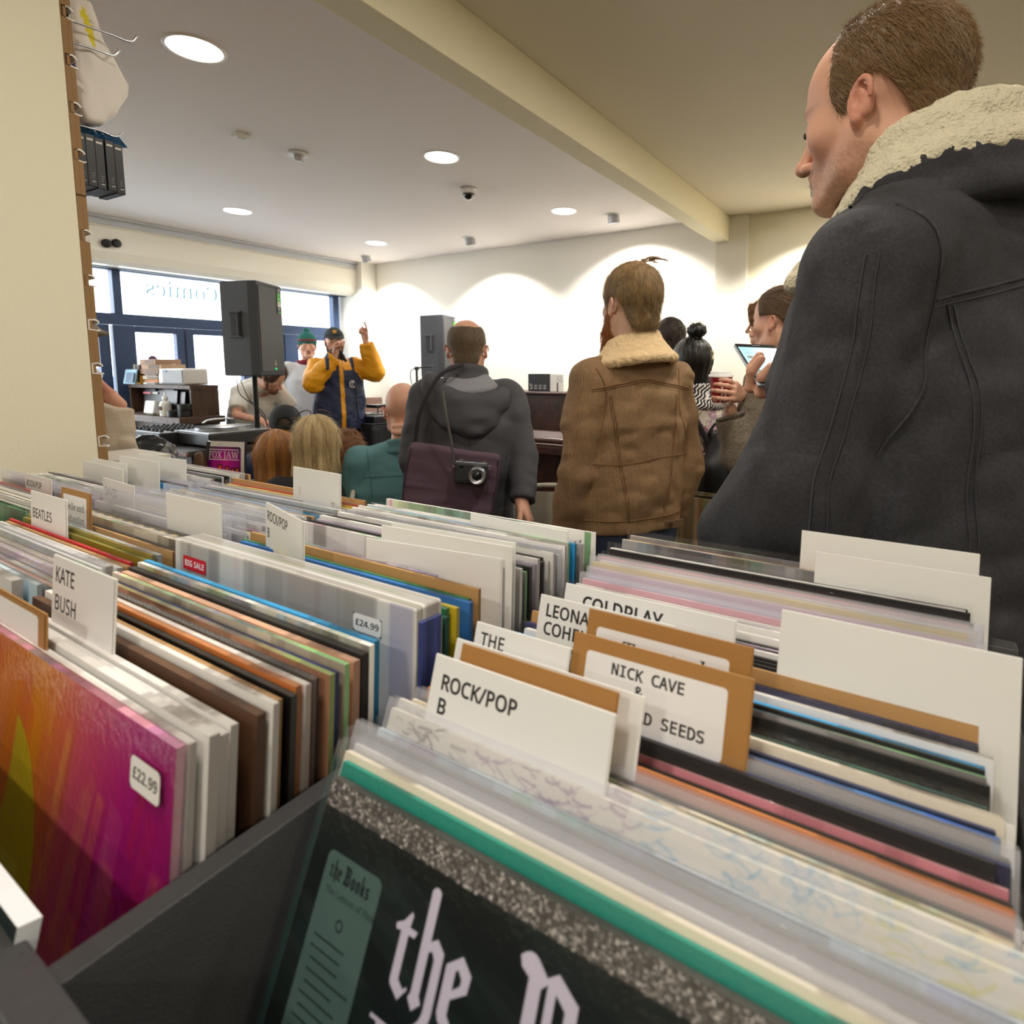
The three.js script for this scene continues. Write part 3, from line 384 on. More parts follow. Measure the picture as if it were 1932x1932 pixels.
// ------------------------------------------------------------------ figures: distance fields, meshed
class Field {
  constructor() { this.p = []; this.m = new THREE.Matrix4(); this.disp = null; this.clips = []; }
  at(m) { this.m = m || new THREE.Matrix4(); return this; }
  _pt(a) { return V(a[0], a[1], a[2]).applyMatrix4(this.m); }
  _add(f, c, r, k, op = 0) { this.p.push({ f, cx: c.x, cy: c.y, cz: c.z, r, k, op }); return this; }
  cap(a, b, ra, rb = ra, k = 0.01, o = {}) {       // tapered capsule; o.flat cuts it square past b; o.sub removes
    const A = this._pt(a), B = this._pt(b), s = this.m.getMaxScaleOnAxis(); ra *= s; rb *= s; k *= s;
    const dx = B.x - A.x, dy = B.y - A.y, dz = B.z - A.z, L2 = dx * dx + dy * dy + dz * dz || 1e-9, L = Math.sqrt(L2), flat = o.flat;
    const f = (x, y, z) => { const px = x - A.x, py = y - A.y, pz = z - A.z; const h = (px * dx + py * dy + pz * dz) / L2, t = h < 0 ? 0 : h > 1 ? 1 : h; const qx = px - dx * t, qy = py - dy * t, qz = pz - dz * t; let d = Math.sqrt(qx * qx + qy * qy + qz * qz) - (ra + (rb - ra) * t); if (flat) d = Math.max(d, (h - 1) * L); return d; };
    return this._add(f, A.clone().add(B).multiplyScalar(0.5), L / 2 + Math.max(ra, rb), k, o.sub ? 1 : 0);
  }
  ell(c, r, k = 0.01, o = {}) {
    const C = this._pt(c), s = this.m.getMaxScaleOnAxis(), q = new THREE.Quaternion().setFromRotationMatrix(new THREE.Matrix4().extractRotation(this.m)); if (o.rot) q.multiply(new THREE.Quaternion().setFromEuler(new THREE.Euler(...o.rot)));
    const e = new THREE.Matrix4().makeRotationFromQuaternion(q.invert()).elements, [a, b, g] = r.map((x) => x * s);
    const f = (x, y, z) => { x -= C.x; y -= C.y; z -= C.z; const X = (e[0] * x + e[4] * y + e[8] * z), Y = (e[1] * x + e[5] * y + e[9] * z), Z = (e[2] * x + e[6] * y + e[10] * z); const k0 = Math.hypot(X / a, Y / b, Z / g), k1 = Math.hypot(X / a / a, Y / b / b, Z / g / g); return k1 < 1e-9 ? -Math.min(a, b, g) : k0 * (k0 - 1) / k1; };
    return this._add(f, C, Math.max(a, b, g), k * s, o.sub ? 1 : 0);
  }
  box(c, h, rad, k = 0.01, o = {}) {
    const C = this._pt(c), q = new THREE.Quaternion().setFromRotationMatrix(new THREE.Matrix4().extractRotation(this.m)); if (o.rot) q.multiply(new THREE.Quaternion().setFromEuler(new THREE.Euler(...o.rot)));
    const e = new THREE.Matrix4().makeRotationFromQuaternion(q.invert()).elements;
    const f = (x, y, z) => { x -= C.x; y -= C.y; z -= C.z; const X = Math.abs(e[0] * x + e[4] * y + e[8] * z) - h[0] + rad, Y = Math.abs(e[1] * x + e[5] * y + e[9] * z) - h[1] + rad, Z = Math.abs(e[2] * x + e[6] * y + e[10] * z) - h[2] + rad; return Math.hypot(Math.max(X, 0), Math.max(Y, 0), Math.max(Z, 0)) + Math.min(Math.max(X, Y, Z), 0) - rad; };
    return this._add(f, C, Math.hypot(...h), k, o.sub ? 1 : 0);
  }
  // flattened capsule for trunks: squash is depth over width
  trunk(a, b, ra, rb, squash, k = 0.03) {
    const A = this._pt(a), B = this._pt(b), g = 1 / squash;
    const inv = new THREE.Matrix4().extractRotation(this.m).invert().elements;
    const w = (x, y, z) => [inv[0] * x + inv[4] * y + inv[8] * z, inv[1] * x + inv[5] * y + inv[9] * z, (inv[2] * x + inv[6] * y + inv[10] * z) * g];
    const [dx, dy, dz] = w(B.x - A.x, B.y - A.y, B.z - A.z), L2 = dx * dx + dy * dy + dz * dz || 1e-9;
    const f = (x, y, z) => { const [px, py, pz] = w(x - A.x, y - A.y, z - A.z); let t = (px * dx + py * dy + pz * dz) / L2; t = t < 0 ? 0 : t > 1 ? 1 : t; const qx = px - dx * t, qy = py - dy * t, qz = pz - dz * t, n = Math.sqrt(qx * qx + qy * qy + qz * qz), d = n - (ra + (rb - ra) * t); const gz = n > 1e-6 ? Math.hypot(qx / n, qy / n, qz * g / n) : 1; return d / gz; };
    return this._add(f, A.clone().add(B).multiplyScalar(0.5), A.distanceTo(B) / 2 + Math.max(ra, rb), k);
  }
  fn(f, c, r, k = 0.01, op = 0) { return this._add(f, V(...c), r, k, op); }
  clip(f) { this.clips.push(f); return this; }
  d(x, y, z) {
    let d = 1e3;
    for (const q of this.p) {
      const b = Math.hypot(x - q.cx, y - q.cy, z - q.cz) - q.r;
      if (q.op === 0) {
        if (b > d + q.k) continue;
        const e = q.f(x, y, z), h = q.k - Math.abs(d - e);
        d = Math.min(d, e) - (h > 0 ? h * h / (4 * q.k) : 0);
      } else {
        if (b > Math.max(-d, 0) + q.k) continue;
        const e = -q.f(x, y, z), h = q.k - Math.abs(d - e);
        d = Math.max(d, e) + (h > 0 ? h * h / (4 * q.k) : 0);
      }
    }
    if (this.disp && d < 0.06 && d > -0.06) d += this.disp(x, y, z);
    for (const c of this.clips) d = Math.max(d, c(x, y, z));
    return d;
  }
  bounds() { const lo = [1e9, 1e9, 1e9], hi = [-1e9, -1e9, -1e9]; for (const q of this.p) if (!q.op) [q.cx, q.cy, q.cz].forEach((c, i) => { lo[i] = Math.min(lo[i], c - q.r); hi[i] = Math.max(hi[i], c + q.r); }); return [lo, hi]; }
}
// surface nets over a grid, coarse blocks far from the surface are skipped
function netMesh(F, h, o = {}) {
  let [lo, hi] = o.box || F.bounds(); lo = lo.map((v) => v - 2 * h); hi = hi.map((v) => v + 2 * h);
  const n = lo.map((v, i) => Math.ceil((hi[i] - v) / h) + 2), [nx, ny, nz] = n, val = new Float32Array(nx * ny * nz), B = 6, rad = B * h * 0.87 * 1.35 + (o.slack || 0.004);
  const id = (i, j, k) => (k * ny + j) * nx + i;
  const active = [];
  for (let K = 0; K < nz; K += B) for (let J = 0; J < ny; J += B) for (let I = 0; I < nx; I += B) {
    const c = F.d(lo[0] + (I + B / 2) * h, lo[1] + (J + B / 2) * h, lo[2] + (K + B / 2) * h), far = Math.abs(c) > rad;
    if (!far) active.push([I, J, K]);
    for (let k = K; k < Math.min(K + B, nz); k++) for (let j = J; j < Math.min(J + B, ny); j++) for (let i = I; i < Math.min(I + B, nx); i++) val[id(i, j, k)] = far ? c : F.d(lo[0] + i * h, lo[1] + j * h, lo[2] + k * h);
  }
  const cell = new Int32Array(nx * ny * nz).fill(-1), P = [];
  const off = [[0, 0, 0], [1, 0, 0], [0, 1, 0], [1, 1, 0], [0, 0, 1], [1, 0, 1], [0, 1, 1], [1, 1, 1]], edges = [[0, 1], [2, 3], [4, 5], [6, 7], [0, 2], [1, 3], [4, 6], [5, 7], [0, 4], [1, 5], [2, 6], [3, 7]];
  const v8 = new Float32Array(8);
  for (let k = 0; k < nz - 1; k++) for (let j = 0; j < ny - 1; j++) for (let i = 0; i < nx - 1; i++) {
    const b = id(i, j, k); let m = 0;
    v8[0] = val[b]; v8[1] = val[b + 1]; v8[2] = val[b + nx]; v8[3] = val[b + nx + 1]; v8[4] = val[b + nx * ny]; v8[5] = val[b + nx * ny + 1]; v8[6] = val[b + nx * ny + nx]; v8[7] = val[b + nx * ny + nx + 1];
    for (let q = 0; q < 8; q++) if (v8[q] < 0) m++;
    if (m === 0 || m === 8) continue;
    let x = 0, y = 0, z = 0, c = 0;
    for (const [a, e] of edges) { const A = v8[a], E = v8[e]; if ((A < 0) === (E < 0)) continue; const t = A / (A - E); x += off[a][0] + (off[e][0] - off[a][0]) * t; y += off[a][1] + (off[e][1] - off[a][1]) * t; z += off[a][2] + (off[e][2] - off[a][2]) * t; c++; }
    cell[b] = P.length / 3; P.push(lo[0] + (i + x / c) * h, lo[1] + (j + y / c) * h, lo[2] + (k + z / c) * h);
  }
  const idx = [];
  const quad = (a, b, c, d, flip) => { if (a < 0 || b < 0 || c < 0 || d < 0) return; if (flip) idx.push(a, c, b, a, d, c); else idx.push(a, b, c, a, c, d); };
  const sy = nx, sz = nx * ny;
  for (let k = 1; k < nz - 1; k++) for (let j = 1; j < ny - 1; j++) for (let i = 1; i < nx - 1; i++) {
    const b = id(i, j, k), s = val[b] < 0;
    if (s !== val[b + 1] < 0) quad(cell[b - sy - sz], cell[b - sz], cell[b], cell[b - sy], !s);
    if (s !== val[b + sy] < 0) quad(cell[b - 1 - sz], cell[b - 1], cell[b], cell[b - sz], !s);
    if (s !== val[b + sz] < 0) quad(cell[b - 1 - sy], cell[b - sy], cell[b], cell[b - 1], !s);
  }
  return { P: new Float32Array(P), idx };
}
// geometry from a field: normals, uv in metres (box mapped, or around the head for hair), optional colour by place
function fieldGeo(F, h, o = {}) {
  const { P, idx } = netMesh(F, h, o), g = new THREE.BufferGeometry();
  g.setAttribute('position', new THREE.BufferAttribute(P, 3)); g.setIndex(idx); g.computeVertexNormals();
  const N = g.attributes.normal.array, nv = P.length / 3;
  if (o.uv === 'around') {
    const c = o.centre || [0, 0, 0], uv = new Float32Array(nv * 2);
    for (let i = 0; i < nv; i++) { const x = P[i * 3] - c[0], y = P[i * 3 + 1] - c[1], z = P[i * 3 + 2] - c[2]; uv[i * 2] = Math.atan2(x, -z) * 0.1 * (o.su || 1); uv[i * 2 + 1] = y * (o.sv || 1); }
    g.setAttribute('uv', new THREE.BufferAttribute(uv, 2));
  }
  if (o.color) { const c = new Float32Array(nv * 3); for (let i = 0; i < nv; i++) { const q = o.color(P[i * 3], P[i * 3 + 1], P[i * 3 + 2], N[i * 3], N[i * 3 + 1], N[i * 3 + 2]); c.set(q, i * 3); } g.setAttribute('color', new THREE.BufferAttribute(c, 3)); }
  if (o.uv === 'around') return g;
  const q = g.toNonIndexed(), p = q.attributes.position.array, uv = new Float32Array(p.length / 3 * 2);
  for (let i = 0; i < p.length; i += 9) {
    const ax = p[i + 3] - p[i], ay = p[i + 4] - p[i + 1], az = p[i + 5] - p[i + 2], bx = p[i + 6] - p[i], by = p[i + 7] - p[i + 1], bz = p[i + 8] - p[i + 2];
    const X = Math.abs(ay * bz - az * by), Y = Math.abs(az * bx - ax * bz), Z = Math.abs(ax * by - ay * bx), s = o.su || 1;
    for (let v = 0; v < 3; v++) { const a = i + v * 3, u = (a / 3) * 2; if (X >= Y && X >= Z) { uv[u] = p[a + 2] * s; uv[u + 1] = p[a + 1] * s; } else if (Y > Z) { uv[u] = p[a] * s; uv[u + 1] = p[a + 2] * s; } else { uv[u] = p[a] * s; uv[u + 1] = p[a + 1] * s; } }
  }
  q.setAttribute('uv', new THREE.BufferAttribute(uv, 2));
  return q;
}
const lin = (hex) => new THREE.Color(hex).toArray();
const mixc = (a, b, t) => [lerp(a[0], b[0], t), lerp(a[1], b[1], t), lerp(a[2], b[2], t)];
// a head: origin between the ears, face towards +z
function headField(F, M, o = {}) {
  F.at(M);
  const jw = o.jaw || 1, fe = o.female ? 0.93 : 1;
  F.ell([0, 0.045, -0.012], [0.0745, 0.088, 0.095], 0.02);
  F.ell([0, 0.048, 0.034], [0.060, 0.060, 0.056], 0.03);
  F.ell([0, -0.018, 0.036], [0.055 * jw, 0.068, 0.052], 0.03);
  for (const s of [-1, 1]) {
    F.cap([s * 0.053 * jw, -0.03, 0.002], [s * 0.046 * jw, -0.066, 0.02], 0.020, 0.018, 0.025);
    F.cap([s * 0.046 * jw, -0.066, 0.02], [s * 0.018 * fe, -0.092, 0.072], 0.018, 0.015, 0.02);
    F.ell([s * 0.044, -0.012, 0.056], [0.019, 0.018, 0.022], 0.025);
  }
  F.ell([0, -0.094, 0.078], [0.022 * fe, 0.015, 0.016], 0.018);
  F.ell([0, -0.056, 0.074], [0.029, 0.028, 0.023], 0.018);
  F.cap([-0.032, 0.027, 0.077], [0.032, 0.027, 0.077], 0.011, 0.011, 0.014);
  for (const s of [-1, 1]) F.ell([s * 0.031, 0.006, 0.095], [0.019, 0.012, 0.014], 0.012, { sub: 1 });
  for (const s of [-1, 1]) F.ell([s * 0.031, 0.006, 0.0765], [0.0155, 0.0115, 0.0125], 0.005);
  F.cap([0, 0.014, 0.089], [0, -0.028, 0.114], 0.0075, 0.0095, 0.010);
  F.ell([0, -0.032, 0.113], [0.0125, 0.0105, 0.013], 0.008);
  for (const s of [-1, 1]) F.ell([s * 0.0125, -0.036, 0.099], [0.0085, 0.0078, 0.012], 0.006);
  for (const s of [-1, 1]) F.ell([s * 0.007, -0.0425, 0.106], [0.0038, 0.004, 0.006], 0.003, { sub: 1 });
  F.cap([-0.019, -0.0535, 0.0905], [0.019, -0.0535, 0.0905], 0.0052, 0.0052, 0.006); F.ell([0, -0.053, 0.095], [0.014, 0.005, 0.005], 0.005);
  F.ell([0, -0.0635, 0.093], [0.017, 0.0062, 0.0068], 0.006);
  F.cap([-0.022, -0.058, 0.097], [0.022, -0.058, 0.097], 0.0016, 0.0016, 0.003, { sub: 1 });
  for (const s of [-1, 1]) {                                 // ears: a bowl with a rolled rim
    const E = (x, y, z) => [s * (0.0775 + (x - 0.0775) * 0.85), y * 0.74, -0.012 + (z + 0.012) * 0.80];
    F.ell(E(0.078, 0.002, -0.014), [0.0065, 0.020, 0.0138], 0.008, { rot: [0.18, s * 0.42, 0] });
    F.ell(E(0.0885, 0.004, -0.009), [0.0065, 0.0138, 0.0082], 0.004, { rot: [0.18, s * 0.42, 0], sub: 1 });
    const rim = (j) => { const a = 2.5 - j * 0.40, yy = Math.sin(a) * 0.0305 + 0.004, zz = -0.014 + Math.cos(a) * 0.0185 - yy * 0.16; return E(0.0795 + 0.0105 * clamp(-(zz + 0.004) / 0.03, 0, 1) + 0.002, yy, zz); };
    for (let i = 0; i < 12; i++) F.cap(rim(i - 2), rim(i - 1), 0.0033, 0.0033, 0.0035);
    F.ell(E(0.078, -0.029, -0.004), [0.0055, 0.0075, 0.0065], 0.007);
    F.ell(E(0.0775, -0.006, 0.003), [0.004, 0.006, 0.004], 0.005);
    F.cap(E(0.081, 0.012, -0.014), E(0.0825, -0.018, -0.012), 0.0026, 0.0026, 0.004);
  }
  return F;
}
// a hand: wrist at the origin, fingers along +y, thumb on +x * side, palm towards +z
function handField(F, M, side, curl = {}, fat = 1) {
  F.at(M);
  const X = [0.026, 0.007, -0.0115, -0.028], Y = [0.086, 0.09, 0.085, 0.077], Ls = [[0.043, 0.026, 0.021], [0.047, 0.029, 0.022], [0.043, 0.027, 0.021], [0.034, 0.021, 0.019]], R = [0.0092, 0.0094, 0.0088, 0.0078];
  F.cap([0, -0.03, 0], [0, 0.01, 0], 0.024 * fat, 0.026 * fat, 0.012);
  for (let i = 0; i < 4; i++) {
    F.cap([side * X[i] * 0.55, 0.012, 0], [side * X[i], Y[i], 0], 0.0155 * fat, 0.0115 * fat, 0.012);
    let p = [side * X[i], Y[i], 0], a = 0; const c = (curl.f || [])[i] ?? curl.all ?? 0.35, sp = (curl.spread ?? 0.06) * (1.5 - i) * side;
    for (let j = 0; j < 3; j++) { a += Array.isArray(c) ? c[j] : c * [0.9, 1.1, 0.8][j]; const L = Ls[i][j], q = [p[0] + Math.sin(sp) * Math.cos(a) * L, p[1] + Math.cos(a) * L, p[2] + Math.sin(a) * L]; F.cap(p, q, R[i] * fat * (1 - j * 0.08), R[i] * fat * (1 - (j + 1) * 0.09), 0.004); p = q; }
  }
  const T = curl.thumb || [[0.034, 0.045, 0.014], [0.046, 0.074, 0.026], [0.048, 0.100, 0.036]];
  F.cap([side * 0.016, 0.012, 0.006], [side * T[0][0], T[0][1], T[0][2]], 0.0165 * fat, 0.0125 * fat, 0.012);
  F.cap([side * T[0][0], T[0][1], T[0][2]], [side * T[1][0], T[1][1], T[1][2]], 0.0118 * fat, 0.0102 * fat, 0.004);
  F.cap([side * T[1][0], T[1][1], T[1][2]], [side * T[2][0], T[2][1], T[2][2]], 0.0104 * fat, 0.0082 * fat, 0.004);
  return F;
}
const basis = (pos, y, z) => { const Y = V(...y).normalize(), Z = V(...z); Z.addScaledVector(Y, -Z.dot(Y)).normalize(); const X = V().crossVectors(Y, Z); return new THREE.Matrix4().makeBasis(X, Y, Z).setPosition(...pos); };
const SKIN = { fair: ['#e0b096', '#cd8b74'], ruddy: ['#dba98e', '#c88068'], pale: ['#e4bda6', '#d0957f'], tan: ['#c08a68', '#a8664c'] };
const skinMat = new THREE.MeshPhysicalMaterial({ name: 'skin', color: '#ffffff', vertexColors: true, roughness: 0.52, sheen: 0.15, sheenColor: new THREE.Color('#e8b8a0'), bumpMap: rep(texGrain, 14), bumpScale: 0.0002 });
function strands(geo, n, seed, o) {           // fine tapered hairs grown from a surface
  const r = rng(seed), p = geo.attributes.position.array, N = geo.attributes.normal.array, nv = p.length / 3, P = [], I = [], NN = [];
  for (let s = 0; s < n; s++) {
    const i = Math.floor(r() * nv), x = p[i * 3], y = p[i * 3 + 1], z = p[i * 3 + 2], nrm = V(N[i * 3], N[i * 3 + 1], N[i * 3 + 2]);
    if (o.keep && !o.keep(x, y, z, r)) continue;
    const dir = o.dir(x, y, z, nrm, r), L = o.len * (0.6 + 0.8 * r()), w = o.w || 0.0004, side = V().crossVectors(dir, nrm).normalize().multiplyScalar(w), base = P.length / 3, a = V(x, y, z).addScaledVector(nrm, -0.001), up = nrm.clone().multiplyScalar(w);
    const bend = nrm.clone().multiplyScalar(L * (o.lift ?? 0.25)), m = a.clone().addScaledVector(dir, L * 0.5).add(bend), e = a.clone().addScaledVector(dir, L).addScaledVector(bend, o.droop ?? 0.9);
    for (const [c, k] of [[a, 1], [m, 0.8]]) { for (const q of [side, up, side.clone().negate()]) { const v = c.clone().addScaledVector(q, k); P.push(v.x, v.y, v.z); NN.push(nrm.x, nrm.y, nrm.z); } }
    P.push(e.x, e.y, e.z); NN.push(nrm.x, nrm.y, nrm.z);
    for (const [u, v] of [[0, 1], [1, 2], [2, 0]]) I.push(base + u, base + v, base + 3 + u, base + v, base + 3 + v, base + 3 + u, base + 3 + u, base + 3 + v, base + 6);
  }
  const g = new THREE.BufferGeometry(); g.setAttribute('position', new THREE.Float32BufferAttribute(P, 3)); g.setIndex(I); return g;
}
const mergeAny = (gs) => mergeGeometries(gs.map((g) => { const q = g.index ? g.toNonIndexed() : g; if (!q.attributes.uv) q.setAttribute('uv', new THREE.BufferAttribute(new Float32Array(q.attributes.position.count * 2), 2)); return q; }));
// the skeleton of a standing adult, 1.78 m, facing +z, own left on +x; a figure gives its own joints over these
const STAND = { pelvis: [0, 0.95, 0], waist: [0, 1.10, 0], chest: [0, 1.30, 0], neck: [0, 1.49, -0.015], head: [0, 1.645, 0.025], shL: [0.18, 1.435, -0.01], elL: [0.235, 1.16, -0.03], wrL: [0.25, 0.91, 0.06], hipL: [0.09, 0.93, 0], knL: [0.10, 0.51, 0.02], anL: [0.10, 0.09, -0.02] };
const SIT = { pelvis: [0, 0.55, -0.02], waist: [0, 0.70, -0.03], chest: [0, 0.90, -0.01], neck: [0, 1.09, -0.015], head: [0, 1.245, 0.03], shL: [0.18, 1.035, -0.01], elL: [0.23, 0.78, 0.05], wrL: [0.16, 0.66, 0.26], hipL: [0.09, 0.53, 0], knL: [0.13, 0.52, 0.42], anL: [0.12, 0.09, 0.40] };
function joints(base, o = {}, s = 1) {
  const J = {}; for (const k in base) J[k] = base[k].map((v) => v * s);
  for (const k of ['sh', 'el', 'wr', 'hip', 'kn', 'an']) J[k + 'R'] = [-J[k + 'L'][0], J[k + 'L'][1], J[k + 'L'][2]];
  for (const k in o) J[k] = o[k]; return J;
}
const headM = (J, o = {}) => new THREE.Matrix4().compose(V(...J.head), new THREE.Quaternion().setFromEuler(new THREE.Euler(o.pitch || 0, o.turn || 0, o.roll || 0, 'YXZ')), V(1, 1, 1).multiplyScalar(o.headScale || 1));
function bodyGeo(J, o = {}) {            // one continuous skin surface; head and hands on finer grids of their own
  const M = headM(J, o), hs = o.headScale || 1, tone = SKIN[o.skin || 'fair'].map(lin), inv = M.clone().invert(), q = V();
  const color = (x, y, z) => {
    q.set(x, y, z).applyMatrix4(inv); if (Math.abs(q.x) > 0.16 || Math.abs(q.y) > 0.17) return mixc(tone[0], tone[1], 0.28 + 0.12 * noise3(x * 40, y * 40, z * 40));
    let t = 0.12 + 0.10 * noise3(x * 60, y * 60, z * 60); const ear = Math.abs(q.x) > 0.074 ? 0.75 : 0;
    t = Math.max(t, ear, 0.55 * Math.exp(-((Math.abs(q.x) - 0.042) ** 2 + (q.y + 0.028) ** 2) / 0.0007) * (q.z > 0 ? 1 : 0), 0.6 * Math.exp(-(q.x ** 2 + (q.y + 0.033) ** 2) / 0.0003) * (q.z > 0.08 ? 1 : 0));
    let c = mixc(tone[0], tone[1], t);
    if (q.z > 0.07 && Math.abs(q.y + 0.058) < 0.012 && Math.abs(q.x) < 0.022) c = mixc(c, lin('#a4544c'), 0.6);
    if (o.stubble && q.y < -0.03 - 0.35 * Math.max(0, 0.03 - q.z) && q.z > -0.02) { const u = sstep(-0.03, -0.055, q.y) * o.stubble * (0.75 + 0.5 * noise3(x * 500, y * 500, z * 500)); c = mixc(c, lin(o.stubbleTone || '#5a3d2c'), clamp(u * 0.55, 0, 0.8)); }
    if (o.paint) c = o.paint(q, c) || c; return c;
  };
  const gs = [], Hd = headField(new Field(), M, o); Hd.at(null).cap([J.head[0], J.head[1] - 0.05 * hs, J.head[2] - 0.025], J.neck, 0.053 * hs, 0.056, 0.025).cap(J.neck, [J.chest[0], J.neck[1] - 0.08, J.chest[2]], 0.056, 0.052, 0.03);
  if (o.headMore) o.headMore(Hd, M);
  gs.push(fieldGeo(Hd, o.headCell || 0.0042, { color }));
  const F = new Field(), sl = o.slim || 0.9;
  F.cap([J.head[0], J.head[1] - 0.05, J.head[2] - 0.025], J.neck, 0.045, 0.05, 0.02);
  F.trunk(J.chest, [J.neck[0], J.neck[1] - 0.06, J.neck[2]], 0.13 * sl, 0.05, 0.62, 0.04).trunk(J.waist, J.chest, 0.12 * sl, 0.13 * sl, 0.65, 0.04).trunk(J.pelvis, J.waist, 0.14 * sl, 0.12 * sl, 0.65, 0.04);
  for (const s of ['L', 'R']) {
    F.cap([J.neck[0], J.neck[1] - 0.07, J.neck[2]], [J['sh' + s][0] * 0.9 + J.neck[0] * 0.1, J['sh' + s][1] - 0.025, J['sh' + s][2]], 0.035, 0.04, 0.03).cap(J['sh' + s], J['el' + s], 0.048 * sl, 0.038 * sl, 0.02).cap(J['el' + s], J['wr' + s], 0.038 * sl, 0.026, 0.012);
    F.cap(J['hip' + s], J['kn' + s], 0.078 * sl, 0.052 * sl, 0.03).cap(J['kn' + s], J['an' + s], 0.05 * sl, 0.036, 0.02).cap(J['an' + s], [J['an' + s][0], 0.035, J['an' + s][2] + 0.13], 0.036, 0.028, 0.02);
  }
  gs.push(fieldGeo(F, 0.015, { color }));
  for (const [Mh, side, curl, fat] of o.hands || []) gs.push(fieldGeo(handField(new Field(), Mh, side, curl, fat), 0.0034, { color }));
  return mergeAny(gs);
}
// a garment over the trunk and the arms
function topField(J, o) {
  const F = new Field(), c = o.chest || 0.205, w = o.waist || 0.19, hp = o.hip || 0.195, sq = o.squash || 0.66, s = o.sleeve || [0.074, 0.062, 0.046];
  F.trunk(J.chest, [lerp(J.chest[0], J.neck[0], 0.6), lerp(J.chest[1], J.neck[1], 0.55), lerp(J.chest[2], J.neck[2], 0.6)], c, c * 0.50, sq, 0.05);
  F.trunk(J.waist, J.chest, w, c, sq, 0.05).trunk(J.pelvis, J.waist, hp, w, sq + 0.04, 0.05);
  for (const a of ['L', 'R']) {
    F.cap([lerp(J.neck[0], J['sh' + a][0], 0.15), J.neck[1] - 0.045, J.neck[2]], J['sh' + a], 0.048, s[0] * 0.92, 0.04);
    if (o['arm' + a] === 0) continue;
    const E = J['el' + a], W = J['wr' + a], S = J['sh' + a], short = o.short;
    if (short) { F.cap(S, S.map((v, i) => lerp(v, E[i], short)), s[0], s[1], 0.02, { flat: 1 }); } else { F.cap(S, E, s[0], s[1], 0.012); F.cap(E, W.map((v, i) => lerp(E[i], v, o.cuff || 0.97)), s[1], s[2], 0.012, { flat: 1 }); }
  }
  if (o.hem !== undefined) { const hm = o.hem; F.clip((x, y, z) => hm - y); }
  const amp = o.folds ?? 0.006, fs = o.fs || 1;
  F.disp = (x, y, z) => amp * (noise3(x * 9 * fs + 3, y * 14 * fs + x * 8, z * 9 * fs + (o.seed || 0)) * 0.9 + 0.55 * (1 - Math.abs(noise3(x * 17 * fs, y * 24 * fs + z * 10, z * 17 * fs + 5 + (o.seed || 0)))) * 1.2 - 0.4);
  if (o.more) o.more(F);
  return F;
}
function trouserField(J, o = {}) {
  const F = new Field(); F.trunk([J.pelvis[0], J.pelvis[1] - 0.03, J.pelvis[2]], [J.waist[0], J.waist[1] - 0.04, J.waist[2]], 0.18, 0.165, 0.7, 0.04);
  for (const a of ['L', 'R']) F.cap(J['hip' + a], J['kn' + a], 0.098, 0.072, 0.03).cap(J['kn' + a], J['an' + a], 0.072, 0.06, 0.02);
  F.clip((x, y) => 0.05 - y); F.disp = (x, y, z) => 0.005 * noise3(x * 12, y * 16, z * 12); return F;
}
function shoes(J, m, t) { for (const a of ['L', 'R']) { const F = new Field(), [x, , z] = J['an' + a]; F.cap([x, 0.05, z - 0.03], [x * 1.1, 0.042, z + 0.14], 0.048, 0.04, 0.01).cap([x, 0.08, z], [x, 0.11, z - 0.01], 0.045, 0.045, 0.02); F.clip((p, y) => 0.004 - y); mesh('shoe', fieldGeo(F, 0.011), m, t); } }
function person(label, pos, yaw) { return thing('person', label, 'person', pos, yaw); }
const hairMat = (hex, k = {}) => { const m = mat(hex, k.rough ?? 0.5, { bumpMap: rep(texHair, 2, 6), bumpScale: 0.0012, map: rep(hairTone, 3, 5), sheen: 0.0001 }); return m; };
const hairTone = dataTex(256, (u, v, x, y) => { const g = 150 + 70 * noise3(x * 0.5, y * 0.03, 2) + 40 * noise3(x * 1.2, y * 0.05, 8); return [g, g, g].map((q) => clamp(q, 0, 255)); }, { colorSpace: THREE.SRGBColorSpace });
// cropped hair: a shell over the skull, trimmed to a hairline given in head space
function hairField(M, keep, o = {}) {
  const F = new Field(); F.at(M); const t = o.thick || 0.006;
  F.ell([0, 0.046, -0.013], [0.0755 + t, 0.088 + t * 1.15, 0.096 + t], 0.02); F.ell([0, 0.048, 0.030], [0.061 + t, 0.060 + t, 0.057 + t * 0.6], 0.03);
  if (o.nape) F.ell([0, -0.035, -0.058], [0.052 + t, 0.05, 0.036 + t], 0.03);
  if (o.more) o.more(F);
  const inv = M.clone().invert(), q = V(); F.clip((x, y, z) => { q.set(x, y, z).applyMatrix4(inv); return keep(q.x, q.y, q.z); });
  const a = o.rough ?? 0.0018; F.disp = (x, y, z) => a * noise3(x * 130, y * 130, z * 130) + (o.tuft ? o.tuft * noise3(x * 38, y * 38, z * 38) : 0);
  return F;
}
// ------------------------------------------------------------------ man in the dark denim jacket, close on the right
const denimDark = mat('#46464c', 0.82, { bumpMap: rep(texTwill, 42), bumpScale: 0.0005, map: rep(dataTex(256, (u, v, x, y) => { const g = 190 + 34 * noise3(x * 0.9, y * 0.9, 2) + 30 * noise3(x * 0.05, y * 0.05, 7); return [g, g, g * 1.01].map((q) => clamp(q, 0, 255)); }, { colorSpace: THREE.SRGBColorSpace }), 3) });
const sherpa = mat('#d9d0b4', 0.95, { bumpMap: rep(texFleece, 9), bumpScale: 0.002 });
